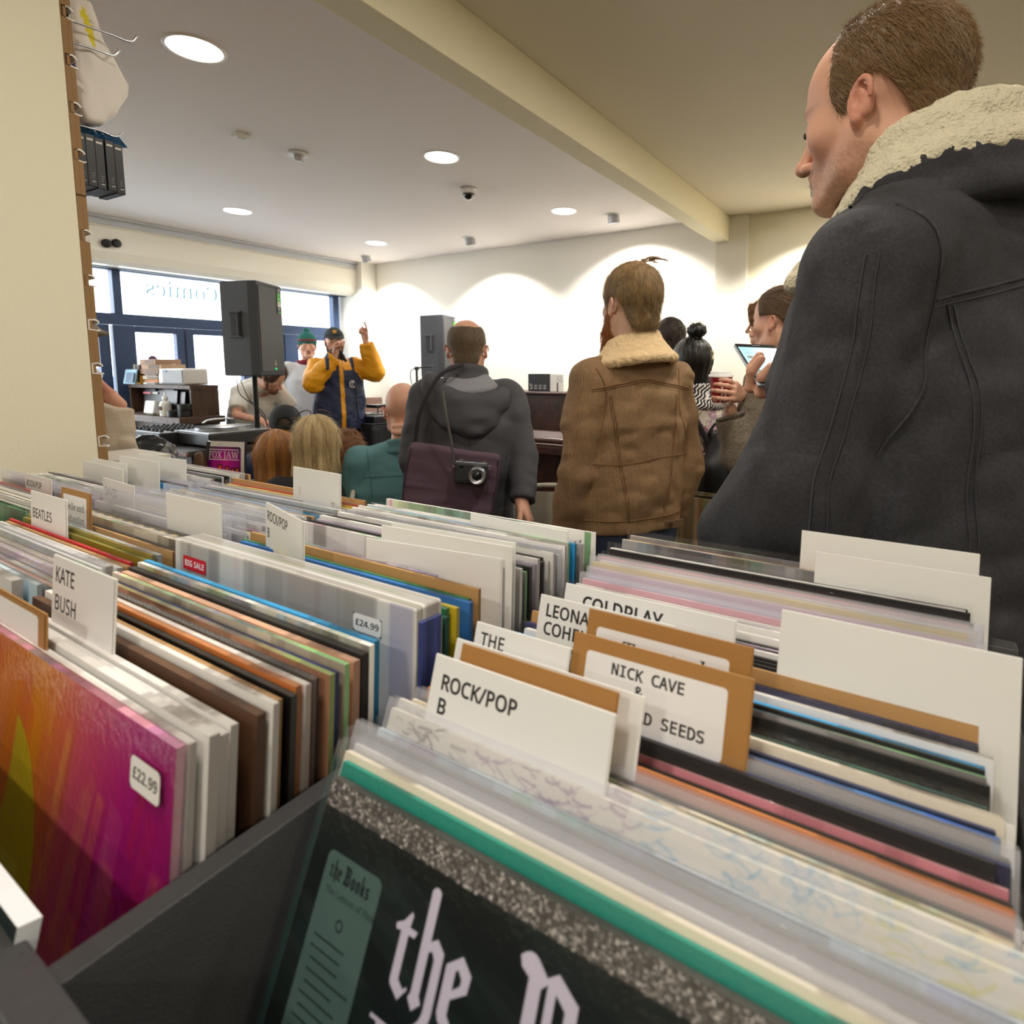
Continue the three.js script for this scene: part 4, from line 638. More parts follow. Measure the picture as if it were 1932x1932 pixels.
// a band round the neck: ring(phi) gives the upper inner and lower outer edge points
function collarField(ring, r, n = 26, a0 = -2.5, a1 = 2.5) { const F = new Field(); for (let i = 0; i <= n; i++) { const p = ring(lerp(a0, a1, i / n)), q = ring(lerp(a0, a1, Math.min(n, i + 1) / n)); F.cap(p[0], p[1], r, r * 0.9, 0.016); F.cap(p[0], q[0], r, r, 0.012); F.cap(p[1], q[1], r * 0.9, r * 0.9, 0.012); } return F; }
function seamTube(F, pts, dir, r, lift = 0.3) {       // a raised seam: points walked along dir onto the cloth
  const out = []; for (const p of pts) { let [x, y, z] = p; for (let i = 0; i < 40; i++) { const d = F.d(x, y, z); if (d < 0.0006) break; x += dir[0] * d * 0.8; y += dir[1] * d * 0.8; z += dir[2] * d * 0.8; } out.push([x - dir[0] * r * lift, y - dir[1] * r * lift, z - dir[2] * r * lift]); }
  return new THREE.TubeGeometry(new THREE.CatmullRomCurve3(out.map((q) => V(...q))), out.length * 5, r, 5);
}
const seq = (n, f) => Array.from({ length: n }, (_, i) => f(i / (n - 1)));
{
  const POS = [0.87, 0, 0], YAW = THREE.MathUtils.degToRad(150);
  const t = person('man in a dark denim jacket with a cream fleece collar, tallest figure close by', POS, YAW);
  const Wm = new THREE.Matrix4().makeRotationY(YAW).setPosition(...POS), Wi = Wm.clone().invert();
  const J = joints(STAND, { head: [0.040, 1.738, 0.050], neck: [-0.016, 1.635, 0.0], shL: [0.175, 1.52, -0.035], elL: [0.225, 1.255, 0.005], wrL: [0.225, 1.10, 0.10], shR: [-0.205, 1.53, -0.01], elR: [-0.25, 1.26, 0.07], wrR: [-0.055, 1.365, 0.20] }, 1.07);
  const H = { pitch: 0.05, turn: 0.16, roll: -0.04, headScale: 0.94, skin: 'ruddy', stubble: 0.8, stubbleTone: '#6b4a33', headCell: 0.0030 };
  // phone: centre, its width, length and face directions, in metres
  const PC = [0.95, 1.425, -0.216], PW = [0.556, -0.04, 0.83], PL = [0.755, 0.444, -0.483], PN = V().crossVectors(V(...PW), V(...PL)).normalize();
  const wrist = V(...PC).addScaledVector(V(...PW), 0.102).addScaledVector(PN, -0.020).addScaledVector(V(...PL), -0.050);
  const hm = Wi.clone().multiply(basis(wrist.toArray(), PW.map((v) => -v), PN.toArray()));
  J.wrR = V().setFromMatrixPosition(hm).toArray().map((v, i) => v + [-0.02, -0.04, -0.02][i]);
  H.hands = [[hm, 1, { f: [[0.03, 1.35, 0.55], [0.03, 1.4, 0.6], [0.05, 1.4, 0.6], [0.1, 1.35, 0.6]], spread: 0.02, thumb: [[0.012, 0.030, 0.034], [0.002, 0.056, 0.040], [-0.008, 0.078, 0.038]] }, 1.02]];
  H.paint = (q, c) => { const br = Math.exp(-(((Math.abs(q.x) - 0.033) / 0.02) ** 2) - (((q.y - 0.0275) / 0.0055) ** 2)) * (q.z > 0.05 ? 1 : 0); c = mixc(c, lin('#4a3222'), 0.75 * br); if (q.z > 0.082 && q.y < -0.041 && q.y > -0.0535 && Math.abs(q.x) < 0.03) c = mixc(c, lin('#6b4630'), 0.6); return c; };
  mesh('body', bodyGeo(J, H), skinMat, t);
  const M = headM(J, H);
  for (const s of [-1, 1]) { const e = V(s * 0.031, 0.006, 0.0765).applyMatrix4(M), lk = V(s * 0.031, 0.0035, 0.0895).applyMatrix4(M); mesh('eye', new THREE.SphereGeometry(0.0128 * 0.94, 20, 14), mat('#e6e0d8', 0.2), t, e.toArray()); mesh('iris', new THREE.SphereGeometry(0.0050, 12, 10), mat('#3a2c20', 0.15), t, lk.toArray()); }
  // short fading hair
  const keep = (x, y, z) => { const front = (z - 0.034 + 0.10 * Math.max(0, y - 0.03) + 0.25 * Math.max(0, 0.03 - y)) * 0.9, low = z > 0.0 ? -0.012 : z > -0.022 ? lerp(-0.012, 0.034, sstep(0.0, -0.014, z)) : lerp(0.034, -0.062, sstep(-0.024, -0.095, z)); return Math.max(front, (low - y) * 0.8); };
  const hf = hairField(M, keep, { thick: 0.0035, rough: 0.001, nape: 1 });
  const hg = fieldGeo(hf, 0.0034, { uv: 'around', centre: J.head });
  const inv = M.clone().invert(), q3 = V(), down = V(0.15, -0.75, -0.65).normalize().transformDirection(M);
  const hair = mesh('hair', hg, mat('#6e553a', 0.6, { bumpMap: rep(texHair, 3, 7), bumpScale: 0.0014 }), t);
  const st = strands(hg, 26000, 3, { len: 0.014, w: 0.00026, lift: 0.16, keep: (x, y, z, r) => { q3.set(x, y, z).applyMatrix4(inv); return keep(q3.x, q3.y, q3.z) < -0.001 * r(); }, dir: (x, y, z, n, r) => { const d = down.clone(); d.addScaledVector(n, -d.dot(n)); d.x += (r() - 0.5) * 0.5; d.y += (r() - 0.5) * 0.5; d.z += (r() - 0.5) * 0.5; return d.normalize(); } });
  mesh('strands', st, mat('#8a6b45', 0.55), hair);
  // jacket
  const jf = topField(J, { chest: 0.225, waist: 0.215, hip: 0.225, squash: 0.64, sleeve: [0.074, 0.072, 0.056], hem: 0.92, folds: 0.012, fs: 0.75, seed: 4, cuff: 0.95 });
  jf.cap([0.225, 1.30, 0.0], [0.24, 1.22, 0.05], 0.07, 0.075, 0.03);
  jf.cap([-0.02, 1.57, -0.02], [0.10, 1.555, -0.03], 0.08, 0.075, 0.04).cap([-0.02, 1.57, -0.02], [-0.13, 1.555, -0.02], 0.08, 0.075, 0.04);
  const jac = mesh('jacket', fieldGeo(jf, 0.0065), denimDark, t);
  const back = [0, 0, 1], seamM = mat('#56565c', 0.8, { bumpMap: rep(texTwill, 60), bumpScale: 0.0004 });
  const yoke = seamTube(jf, seq(16, (u) => { const x = lerp(0.16, -0.17, u); return [x, 1.478 + 0.075 * Math.abs(x) / 0.2 * 0 - 0.055 * (1 - Math.abs(x) / 0.21) * 0 + 0.045 * (1 - Math.abs(x) / 0.205), -0.4]; }), back, 0.0018);
  mesh('seam', yoke, seamM, jac);
  mesh('seam', seamTube(jf, seq(16, (u) => { const x = lerp(0.16, -0.17, u); return [x, 1.470 + 0.045 * (1 - Math.abs(x) / 0.205), -0.4]; }), back, 0.0011), seamM, jac);
  for (const s of [-1, 1]) for (const o of [0, 0.008]) mesh('seam', seamTube(jf, seq(20, (u) => [s * (lerp(0.125, 0.085, u) + o), lerp(1.485, 0.97, u), -0.4]), back, 0.0012), seamM, jac);
  mesh('seam', seamTube(jf, seq(18, (u) => [lerp(0.185, 0.15, Math.sin(u * 3.1)) + 0.02 * u, lerp(1.585, 1.33, u), -0.4 + 0 * u]), back, 0.0015), seamM, jac);
  mesh('seam', seamTube(jf, seq(20, (u) => [0.5, lerp(1.53, 1.12, u), lerp(-0.075, -0.04, u)]), [-1, 0, 0], 0.0013), seamM, jac);
  mesh('seam', seamTube(jf, seq(20, (u) => [0.5, lerp(1.53, 1.12, u), lerp(-0.085, -0.05, u)]), [-1, 0, 0], 0.0010), seamM, jac);
  mesh('seam', seamTube(jf, seq(14, (u) => [lerp(0.10, 0.20, u), 1.9, lerp(0.02, -0.03, u)]), [0, -1, 0], 0.0018), seamM, jac);
  // fleece collar over a dark undercollar
  const ring = (r0, y0, r1, y1) => (a) => { const s = Math.sin(a), c = -Math.cos(a), dip = -0.052 * (1 + c) / 2 - 0.03 * Math.max(0, c); const cx = -0.012, cz = 0.006; return [[cx + s * r0, y0 + dip, cz + c * r0 * 1.02], [cx + s * r1, y1 + dip * 1.15, cz + c * r1 * 1.03]]; };
  const cf = collarField(ring(0.084, 1.712, 0.106, 1.668), 0.0165, 30, -2.6, 2.6);
  cf.disp = (x, y, z) => 0.0022 * noise3(x * 150, y * 150, z * 150) + 0.0016 * noise3(x * 70, y * 70, z * 70);
  mesh('fleece_collar', fieldGeo(cf, 0.0036), sherpa, t);
  const uf = collarField(ring(0.108, 1.662, 0.121, 1.622), 0.0125, 30, -2.5, 2.5); mesh('undercollar', fieldGeo(uf, 0.005), denimDark, t);
  mesh('hanging_loop', tube([[-0.03, 1.655, -0.128], [-0.03, 1.645, -0.134], [-0.029, 1.632, -0.133]], 0.0022, 8), mat('#b8ad8c', 0.8), t);
  const lap = new Field().cap([0.07, 1.575, 0.10], [0.115, 1.535, 0.112], 0.017, 0.015, 0.01); lap.disp = cf.disp; mesh('fleece_lapels', fieldGeo(lap, 0.005), sherpa, t);
  mesh('trousers', fieldGeo(trouserField(J), 0.014), mat('#1c1c20', 0.8), t); shoes(J, mat('#2a221c', 0.6), t);
  // phone with a lit screen
  const ph = thing('phone', 'silver edged phone with a pale blue lit message screen held up', 'phone', PC);
  ph.quaternion.setFromRotationMatrix(new THREE.Matrix4().makeBasis(V(...PW).normalize(), V(...PL).normalize(), PN));
  mesh('case', box(0.072, 0.148, 0.008, 0.0038, 4), mat('#b9c0cc', 0.25, { metalness: 0.7 }), ph);
  mesh('front_glass', box(0.069, 0.144, 0.002, 0.001, 2), mat('#15181c', 0.08), ph, [0, 0, 0.0036]);
  const scr = canvasTex(256, 448, (g, W, Hh) => { g.fillStyle = '#8fd3e6'; g.fillRect(0, 0, W, Hh); g.fillStyle = '#78bfd4'; g.fillRect(0, 0, W, 16); g.fillStyle = '#5e9fb2'; g.fillRect(16, 30, 60, 8); for (let i = 0; i < 6; i++) { g.fillStyle = ['#76a9b8', '#4c4a2a', '#33321f', '#83bcc4', '#49502c', '#6aa2c8'][i]; g.beginPath(); g.ellipse(42, 86 + i * 64, 22, 20, 0, 0, 7); g.fill(); g.fillStyle = '#6db2c6'; g.fillRect(84, 74 + i * 64, 90 + (i * 37) % 60, 7); g.fillRect(84, 90 + i * 64, 130 - (i * 23) % 50, 5); } });
  mesh('screen', new THREE.PlaneGeometry(0.066, 0.118), new THREE.MeshStandardMaterial({ name: 'phone_screen', color: '#000000', roughness: 0.3, emissive: '#ffffff', emissiveMap: scr, emissiveIntensity: 0.8 }), ph, [0, -0.001, 0.0048]);
  mesh('earpiece', box(0.014, 0.0015, 0.0006), mat('#3c4046', 0.4), ph, [0, 0.065, 0.0048]);
  // two records carried under the left arm
  for (const [k, dx] of [[0, 0], [1, 0.007]]) {
    const tex = canvasTex(256, 256, (g, W, Hh) => { g.fillStyle = '#2b3140'; g.fillRect(0, 0, W, Hh); g.fillStyle = '#e8ebee'; g.fillRect(10, 8, 60, 26); g.font = 'bold 46px sans-serif'; g.save(); for (const [s, y] of [['MANN', 88], ['LIVE', 190]]) g.fillText(s, 14, y); g.restore(); g.fillStyle = '#c8273a'; g.font = 'bold 30px sans-serif'; g.fillText('LIVE', 20, 126); g.fillText('TOUR', 20, 226); });
    const r = sleeve({ name: 'record_jacket', x: 0, y: 0, z: 0, mats: [mat('#ffffff', 0.35, { map: tex }), mat('#e2e4e6', 0.5)], label: k ? 'plain dark record sleeve held behind the white-lettered sleeve under the denim arm' : 'dark blue record sleeve with white and red lettering tucked under the denim sleeve', film: 0, group: null });
    const e = V(0.2585, 0.9323, 0.2529).normalize(), w = V(0.386, -0.3397, 0.8576); w.addScaledVector(e, -w.dot(e)).normalize(); const n = V().crossVectors(e, w);
    r.quaternion.setFromRotationMatrix(new THREE.Matrix4().makeBasis(n, e, w)); r.position.set(0.7595, 1.0074, -0.1217).addScaledVector(n, dx);
  }
}
// ------------------------------------------------------------------ the rest of the audience and the performers
const cloth = (hex, rough = 0.85, tex = texTwill, r = 40, b = 0.0004) => mat(hex, rough, { bumpMap: rep(tex, r), bumpScale: b });
const deg = THREE.MathUtils.degToRad;
const headLocal = (M) => { const inv = M.clone().invert(), q = V(); return (x, y, z) => q.set(x, y, z).applyMatrix4(inv); };
function addHair(t, M, J, keep, o) {             // shell and loose strands over it
  const hf = hairField(M, keep, o), g = fieldGeo(hf, o.cell || 0.005, { uv: 'around', centre: J.head, color: o.colors }), L = headLocal(M);
  const m = mesh('hair', g, o.colors ? mat('#ffffff', 0.6, { vertexColors: true, bumpMap: rep(texHair, 3, 6), bumpScale: 0.0014 }) : mat(o.color, 0.6, { bumpMap: rep(texHair, 3, 6), bumpScale: 0.0014 }), t);
  if (o.n) { const fl = (o.flow || V(0.1, -0.9, -0.3)).clone().normalize().transformDirection(M); mesh('strands', strands(g, o.n, o.seed || 5, { len: o.len || 0.02, w: o.w || 0.0006, lift: o.lift ?? 0.25, droop: o.droop, keep: (x, y, z, r) => { const q = L(x, y, z); return keep(q.x, q.y, q.z) < -0.002; }, dir: (x, y, z, n, r) => { const d = fl.clone(); const k = o.wild ?? 0.5; d.x += (r() - 0.5) * k; d.y += (r() - 0.5) * k; d.z += (r() - 0.5) * k; d.addScaledVector(n, -d.dot(n)); return d.normalize(); } }), mat(o.strand || o.color, 0.55), m); }
  return m;
}
const cropKeep = (o = {}) => (x, y, z) => { const front = z - (o.front ?? 0.05) - (o.slope ?? 0.25) * Math.max(0, y - 0.03) + 0.3 * Math.max(0, 0.03 - y), low = z > 0 ? (o.burn ?? -0.01) : z > -0.022 ? lerp(o.burn ?? -0.01, 0.03, sstep(0, -0.014, z)) : lerp(0.03, o.nape ?? -0.065, sstep(-0.024, -0.09, z)); let d = Math.max(front * 0.9, (low - y) * 0.8); if (o.bald) { const r = Math.hypot(x * 1.0, z + 0.02 + (o.baldz || 0)); d = Math.max(d, (o.bald - r) * (y > 0.06 ? 1 : -1) > 0 && y > 0.06 ? o.bald - r : -0.01); } return d; };
const jeans = cloth('#28334a'), blackTrousers = cloth('#1b1b1d'), shoeM = mat('#2a2522', 0.6);
const legs = (J, t, m) => { mesh('trousers', fieldGeo(trouserField(J), 0.016), m, t); shoes(J, shoeM, t); };
const eyes = (J, H, t) => { const M = headM(J, H), k = H.headScale || 1; for (const s of [-1, 1]) { mesh('eye', new THREE.SphereGeometry(0.0128 * k, 14, 10), mat('#e6e0d8', 0.2), t, V(s * 0.031, 0.006, 0.0765).applyMatrix4(M).toArray()); mesh('iris', new THREE.SphereGeometry(0.006 * k, 10, 8), mat('#33261c', 0.15), t, V(s * 0.031, 0.005, 0.0852).applyMatrix4(M).toArray()); } };

{ // bearded man in the brown corduroy jacket
  const t = person('bearded man in a brown corduroy jacket with a tan fleece collar, seen from behind', [1.75, 0, -0.853], deg(145));
  const J = joints(STAND, { head: [0.002, 1.615, -0.02], neck: [-0.004, 1.475, -0.02], chest: [-0.01, 1.27, 0], waist: [0, 1.06, 0], pelvis: [0.01, 0.90, 0], shL: [0.155, 1.375, -0.03], elL: [0.215, 1.085, -0.045], wrL: [0.235, 0.80, 0.03], shR: [-0.185, 1.375, 0.005], elR: [-0.235, 1.075, 0.0], wrR: [-0.20, 0.80, 0.06] }, 0.98);
  const H = { turn: 0.10, pitch: -0.06, headScale: 1.07, skin: 'pale' }; H.hands = [[basis(J.wrL, [0.05, -1, 0.15], [-1, 0, 0]), 1, { all: 0.3 }], [basis(J.wrR, [-0.05, -1, 0.15], [1, 0, 0]), -1, { all: 0.3 }]];
  mesh('body', bodyGeo(J, H), skinMat, t); const M = headM(J, H);
  addHair(t, M, J, cropKeep({ front: 0.055, slope: 0.3, nape: -0.072 }), { color: '#5f4a31', strand: '#85693f', thick: 0.0065, rough: 0.0015, tuft: 0.003, nape: 1, n: 9000, len: 0.02, w: 0.0003, wild: 0.8, colors: (x, y, z) => { const q = headLocal(M)(x, y, z); const bald = Math.exp(-(((q.x) / 0.04) ** 2) - (((q.z + 0.025) / 0.045) ** 2)) * (q.y > 0.09 ? 1 : 0); return mixc(mixc(lin('#5d4930'), lin('#9d8052'), clamp(0.35 + 0.5 * noise3(x * 60, y * 30, z * 60) + 3 * (q.y - 0.05), 0, 1)), lin('#c7987a'), 0.7 * bald); } });
  const tuft = []; { const r = rng(12); for (let i = 0; i < 46; i++) { const a = r() * 6.28, p0 = V(0.02 * Math.cos(a) - 0.02, 0.142 + 0.004 * r(), 0.03 * Math.sin(a) - 0.02).applyMatrix4(M), d = V(-0.5 - 0.5 * r(), 0.25 * r(), -0.4 * r()).transformDirection(M), L = 0.03 + 0.05 * r(); tuft.push(new THREE.TubeGeometry(new THREE.QuadraticBezierCurve3(p0, p0.clone().addScaledVector(d, L * 0.6).add(V(0, 0.012, 0)), p0.clone().addScaledVector(d, L).add(V(0, -0.01 * r(), 0))), 6, 0.0007, 4)); } }
  mesh('hair_tuft', mergeAny(tuft), mat('#7d623c', 0.6), t);
  const B = new Field(); B.at(M).ell([0, -0.085, 0.070], [0.048, 0.045, 0.042], 0.03).ell([0, -0.135, 0.085], [0.042, 0.055, 0.036], 0.03); for (const s of [-1, 1]) B.cap([s * 0.062, -0.005, 0.012], [s * 0.05, -0.075, 0.035], 0.014, 0.026, 0.02); B.ell([0, -0.045, 0.099], [0.03, 0.010, 0.012], 0.01);
  B.disp = (x, y, z) => 0.003 * noise3(x * 90, y * 45, z * 90); const bg = fieldGeo(B, 0.005, { uv: 'around', centre: J.head }); const bd = mesh('beard', bg, mat('#8a5426', 0.6, { bumpMap: rep(texHair, 3, 6), bumpScale: 0.002 }), t);
  mesh('strands', strands(bg, 3500, 8, { len: 0.026, w: 0.0006, lift: 0.2, dir: (x, y, z, n, r) => { const d = V((r() - 0.5) * 0.8, -1, 0.2 + (r() - 0.5) * 0.8).transformDirection(M); return d.addScaledVector(n, -d.dot(n)).normalize(); } }), mat('#a4662c', 0.55), bd);
  const cord = mat('#a5815a', 0.8, { bumpMap: rep(texCord, 26), bumpScale: 0.0011, map: rep(dataTex(256, (u, v, x, y) => { const g = 205 + 34 * Math.sin(x * Math.PI / 8) + 10 * noise3(x * 0.04, y * 0.04, 2); return [g, g, g].map((q) => clamp(q, 0, 255)); }, { colorSpace: THREE.SRGBColorSpace }), 13), sheen: 0.5, sheenColor: new THREE.Color('#c79a6a'), sheenRoughness: 0.5 });
  const jf = topField(J, { chest: 0.20, waist: 0.195, hip: 0.205, squash: 0.66, sleeve: [0.074, 0.064, 0.05], hem: 0.885, folds: 0.013, fs: 0.85, seed: 2 });
  const jac = mesh('jacket', fieldGeo(jf, 0.0075), cord, t), sm = cloth('#8a6540', 0.85, texTwill, 60), back = [0, 0, 1];
  for (const o of [0, 0.007]) mesh('seam', seamTube(jf, seq(18, (u) => { const x = lerp(0.185, -0.19, u); return [x, 1.355 - o + 0.03 * (1 - Math.abs(x) / 0.19), -0.4]; }), back, 0.0022 - o * 0.1), sm, jac);
  for (const s of [-1, 1]) for (const o of [0, 0.007]) mesh('seam', seamTube(jf, seq(18, (u) => [s * (lerp(0.115, 0.065, u) + o), lerp(1.335, 0.93, u), -0.4]), back, 0.0017), sm, jac);
  mesh('seam', seamTube(jf, seq(14, (u) => [lerp(-0.2, 0.2, u), 1.125 + 0.01 * Math.sin(u * 6), -0.4]), back, 0.0015), sm, jac);
  mesh('seam', seamTube(jf, seq(18, (u) => [lerp(-0.205, 0.2, u), 0.935, -0.4]), back, 0.0022), sm, jac);
  for (const s of [-1, 1]) mesh('seam', seamTube(jf, seq(16, (u) => [s * lerp(0.165, 0.135, Math.sin(u * 3.1)), lerp(1.42, 1.20, u), -0.4]), back, 0.0022), sm, jac);
  const tb = mesh('waist_tab', box(0.07, 0.028, 0.006, 0.003), cord, jac, [-0.09, 0.912, -0.152]); mesh('button', cyl(0.008, 0.008, 0.004, 14), mat('#4f3a28', 0.4, { metalness: 0.5 }), jac, [-0.075, 0.912, -0.157], [Math.PI / 2, 0, 0]);
  const ring = (a) => { const s = Math.sin(a), c = -Math.cos(a), dip = -0.045 * (1 + c) / 2 - 0.03 * Math.max(0, c) - 0.012 * s; return [[-0.004 + s * 0.076, 1.525 + dip, -0.012 + c * 0.080], [-0.004 + s * 0.142, 1.455 + dip, -0.018 + c * 0.122]]; };
  const cf = collarField(ring, 0.0145, 26, -2.5, 2.5); cf.disp = (x, y, z) => 0.002 * noise3(x * 150, y * 150, z * 150) + 0.0015 * noise3(x * 70, y * 70, z * 70); mesh('fleece_collar', fieldGeo(cf, 0.0045), mat('#dcbf94', 0.95, { bumpMap: rep(texFleece, 9), bumpScale: 0.002 }), t);
  const flap = new Field().cap([0.085, 1.41, 0.10], [0.16, 1.355, 0.085], 0.018, 0.014, 0.01).cap([0.085, 1.41, 0.10], [0.115, 1.33, 0.125], 0.018, 0.014, 0.01); flap.disp = cf.disp; mesh('collar_point', fieldGeo(flap, 0.005), mat('#dcbf94', 0.95, { bumpMap: rep(texFleece, 9), bumpScale: 0.002 }), t);
  legs(J, t, jeans);
}
{ // balding man in the charcoal jacket
  const t = person('balding man in a charcoal hooded jacket, standing with a shoulder bag behind him', [1.796, 0, -1.637], deg(128));
  const J = joints(STAND, { head: [-0.02, 1.488, 0.03], neck: [-0.018, 1.365, 0.01], chest: [-0.02, 1.18, 0], waist: [-0.01, 1.0, 0], pelvis: [0, 0.86, 0], shL: [0.135, 1.305, -0.02], elL: [0.19, 1.06, -0.03], wrL: [0.17, 0.90, 0.10], shR: [-0.185, 1.295, 0.02], elR: [-0.245, 1.055, -0.04], wrR: [-0.235, 0.89, -0.16], hipL: [0.085, 0.84, 0], hipR: [-0.085, 0.84, 0], knL: [0.09, 0.47, 0.02], knR: [-0.09, 0.47, 0.02] }, 0.93);
  const H = { pitch: 0.06, skin: 'ruddy', headScale: 0.98 }; H.hands = [[basis(J.wrR, [-0.35, -0.75, -0.5], [0.6, 0.2, 0.3]), -1, { all: 0.25, spread: 0.1 }], [basis(J.wrL, [-0.2, -0.9, 0.4], [-1, 0, 0]), 1, { all: 0.5 }]];
  mesh('body', bodyGeo(J, H), skinMat, t); const M = headM(J, H);
  addHair(t, M, J, (x, y, z) => Math.max(cropKeep({ front: 0.04, nape: -0.085 })(x, y, z), 0.055 - Math.hypot(x * 0.85, (z + 0.032) * 0.8, Math.min(0, y - 0.125) * 1.0)), { color: '#5b4a36', strand: '#77634a', thick: 0.003, rough: 0.001, nape: 1, n: 4200, len: 0.012, w: 0.0005, wild: 0.6 });
  const jm = cloth('#48484d', 0.75, texTwill, 30, 0.0003), jf = topField(J, { chest: 0.20, waist: 0.20, hip: 0.215, squash: 0.70, sleeve: [0.080, 0.07, 0.05], hem: 0.79, folds: 0.011, fs: 0.8, seed: 9 });
  const jac = mesh('jacket', fieldGeo(jf, 0.009), jm, t);
  const col = collarField((a) => { const s = Math.sin(a), c = -Math.cos(a); return [[-0.018 + s * 0.074, 1.425 - 0.02 * (1 + c), 0.008 + c * 0.078], [-0.018 + s * 0.088, 1.375 - 0.02 * (1 + c), 0.004 + c * 0.09]]; }, 0.010); mesh('stand_collar', fieldGeo(col, 0.007), jm, jac);
  const hd = new Field(); for (let i = 0; i <= 16; i++) { const u = i / 16, a = lerp(-1.5, 1.5, u), s = Math.sin(a), c = Math.cos(a); hd.cap([-0.02 + s * 0.145, 1.345 - 0.05 * c + 0.03 * s, -0.055 - 0.085 * c], [-0.02 + s * 0.10, 1.275 - 0.075 * c + 0.02 * s, -0.06 - 0.085 * c], 0.026, 0.036, 0.04); } hd.disp = (x, y, z) => 0.007 * noise3(x * 16, y * 30, z * 16); mesh('hood', fieldGeo(hd, 0.008), jm, jac);
  const ln = new Field(); for (let i = 0; i <= 12; i++) { const a = lerp(-1.2, 0.75, i / 12); ln.cap([-0.02 + Math.sin(a) * 0.085, 1.392 - 0.03 * Math.cos(a), -0.02 - Math.cos(a) * 0.072], [-0.02 + Math.sin(a) * 0.122, 1.362 - 0.035 * Math.cos(a) , -0.05 - Math.cos(a) * 0.078], 0.014, 0.012, 0.02); } mesh('hood_lining', fieldGeo(ln, 0.007), cloth('#8f8f96', 0.8), jac);
  legs(J, t, blackTrousers);
  // shoulder bag and camera hanging at his back
  const b = thing('shoulder_bag', 'plum coloured shoulder bag hanging behind the man in the charcoal jacket', 'bag', [1.605, 0.985, -1.525], deg(128)); b.rotation.order = 'YXZ'; b.rotation.z = 0.16;
  const bf = new Field().box([0, 0, 0], [0.165, 0.125, 0.055], 0.035, 0.01); bf.disp = (x, y, z) => 0.007 * noise3(x * 14, y * 22, z * 14) + 0.004 * noise3(x * 30, y * 40, z * 30); const bm = cloth('#57434f', 0.85, texTwill, 34, 0.0005);
  mesh('bag_body', fieldGeo(bf, 0.008), bm, b);
  const fl = new Field().box([0, 0.015, -0.052], [0.168, 0.112, 0.013], 0.012, 0.01).cap([-0.15, 0.122, -0.04], [0.15, 0.122, -0.04], 0.018, 0.018, 0.02); fl.disp = (x, y, z) => 0.006 * noise3(x * 16 + 4, y * 26, z * 10) + 0.003 * noise3(x * 8, y * 70, 1); mesh('flap', fieldGeo(fl, 0.007), cloth('#604a58', 0.85, texTwill, 34, 0.0005), b);
  mesh('piping', tube([[-0.16, 0.12, -0.062], [-0.167, 0, -0.068], [-0.15, -0.098, -0.068], [0, -0.102, -0.07], [0.15, -0.098, -0.068], [0.167, 0, -0.066], [0.16, 0.12, -0.062]], 0.0035, 40), cloth('#44323d'), b);
  mesh('strap', tube([[0.155, 0.10, -0.01], [0.15, 0.26, -0.02], [0.10, 0.40, 0.02], [0.03, 0.45, 0.10]], 0.008, 24), cloth('#2c2a2e'), b);
  const c = thing('camera', 'black and silver camera hanging over the plum shoulder bag', 'camera', [1.578, 1.04, -1.405], deg(128)); c.rotation.order = 'YXZ'; c.rotation.z = 0.10;
  mesh('camera_body', box(0.118, 0.066, 0.03, 0.006, 3), mat('#26262a', 0.55, { bumpMap: rep(texGrain, 2), bumpScale: 0.0004 }), c); mesh('top_plate', box(0.116, 0.014, 0.028, 0.004), mat('#8d9096', 0.3, { metalness: 0.8 }), c, [0, 0.035, 0]); mesh('base_plate', box(0.117, 0.006, 0.029, 0.002), mat('#3a3b3f', 0.35, { metalness: 0.7 }), c, [0, -0.034, 0]);
  mesh('lens', moved(lathe([[0, 0], [0.030, 0], [0.031, 0.008], [0.028, 0.010], [0.028, 0.026], [0.030, 0.028], [0.030, 0.040], [0.026, 0.042], [0.023, 0.034], [0, 0.032]], 28), 0, 0, 0, -Math.PI / 2), mat('#b9bbc0', 0.28, { metalness: 0.8 }), c, [-0.024, -0.002, -0.014]);
  mesh('lens_glass', new THREE.SphereGeometry(0.021, 20, 12), mat('#0c1018', 0.05, { clearcoat: 1 }), c, [-0.024, -0.002, -0.036]); mesh('viewfinder', box(0.014, 0.008, 0.003, 0.001), mat('#101216', 0.1), c, [0.035, 0.022, -0.015]); for (const x of [0.04, -0.045]) mesh('dial', cyl(0.008, 0.008, 0.006, 18), mat('#a3a6ab', 0.3, { metalness: 0.8 }), c, [x, 0.044, 0]);
  for (const x of [-0.062, 0.062]) mesh('strap_lug', new THREE.TorusGeometry(0.006, 0.0014, 6, 14), mat('#c0c2c6', 0.3, { metalness: 0.9 }), c, [x, 0.024, 0]);
  mesh('strap', tube([[0.064, 0.028, 0], [0.078, 0.11, -0.02], [0.10, 0.20, -0.035], [0.122, 0.29, -0.02]], 0.0045, 20), mat('#5d5a58', 0.8), c);
}
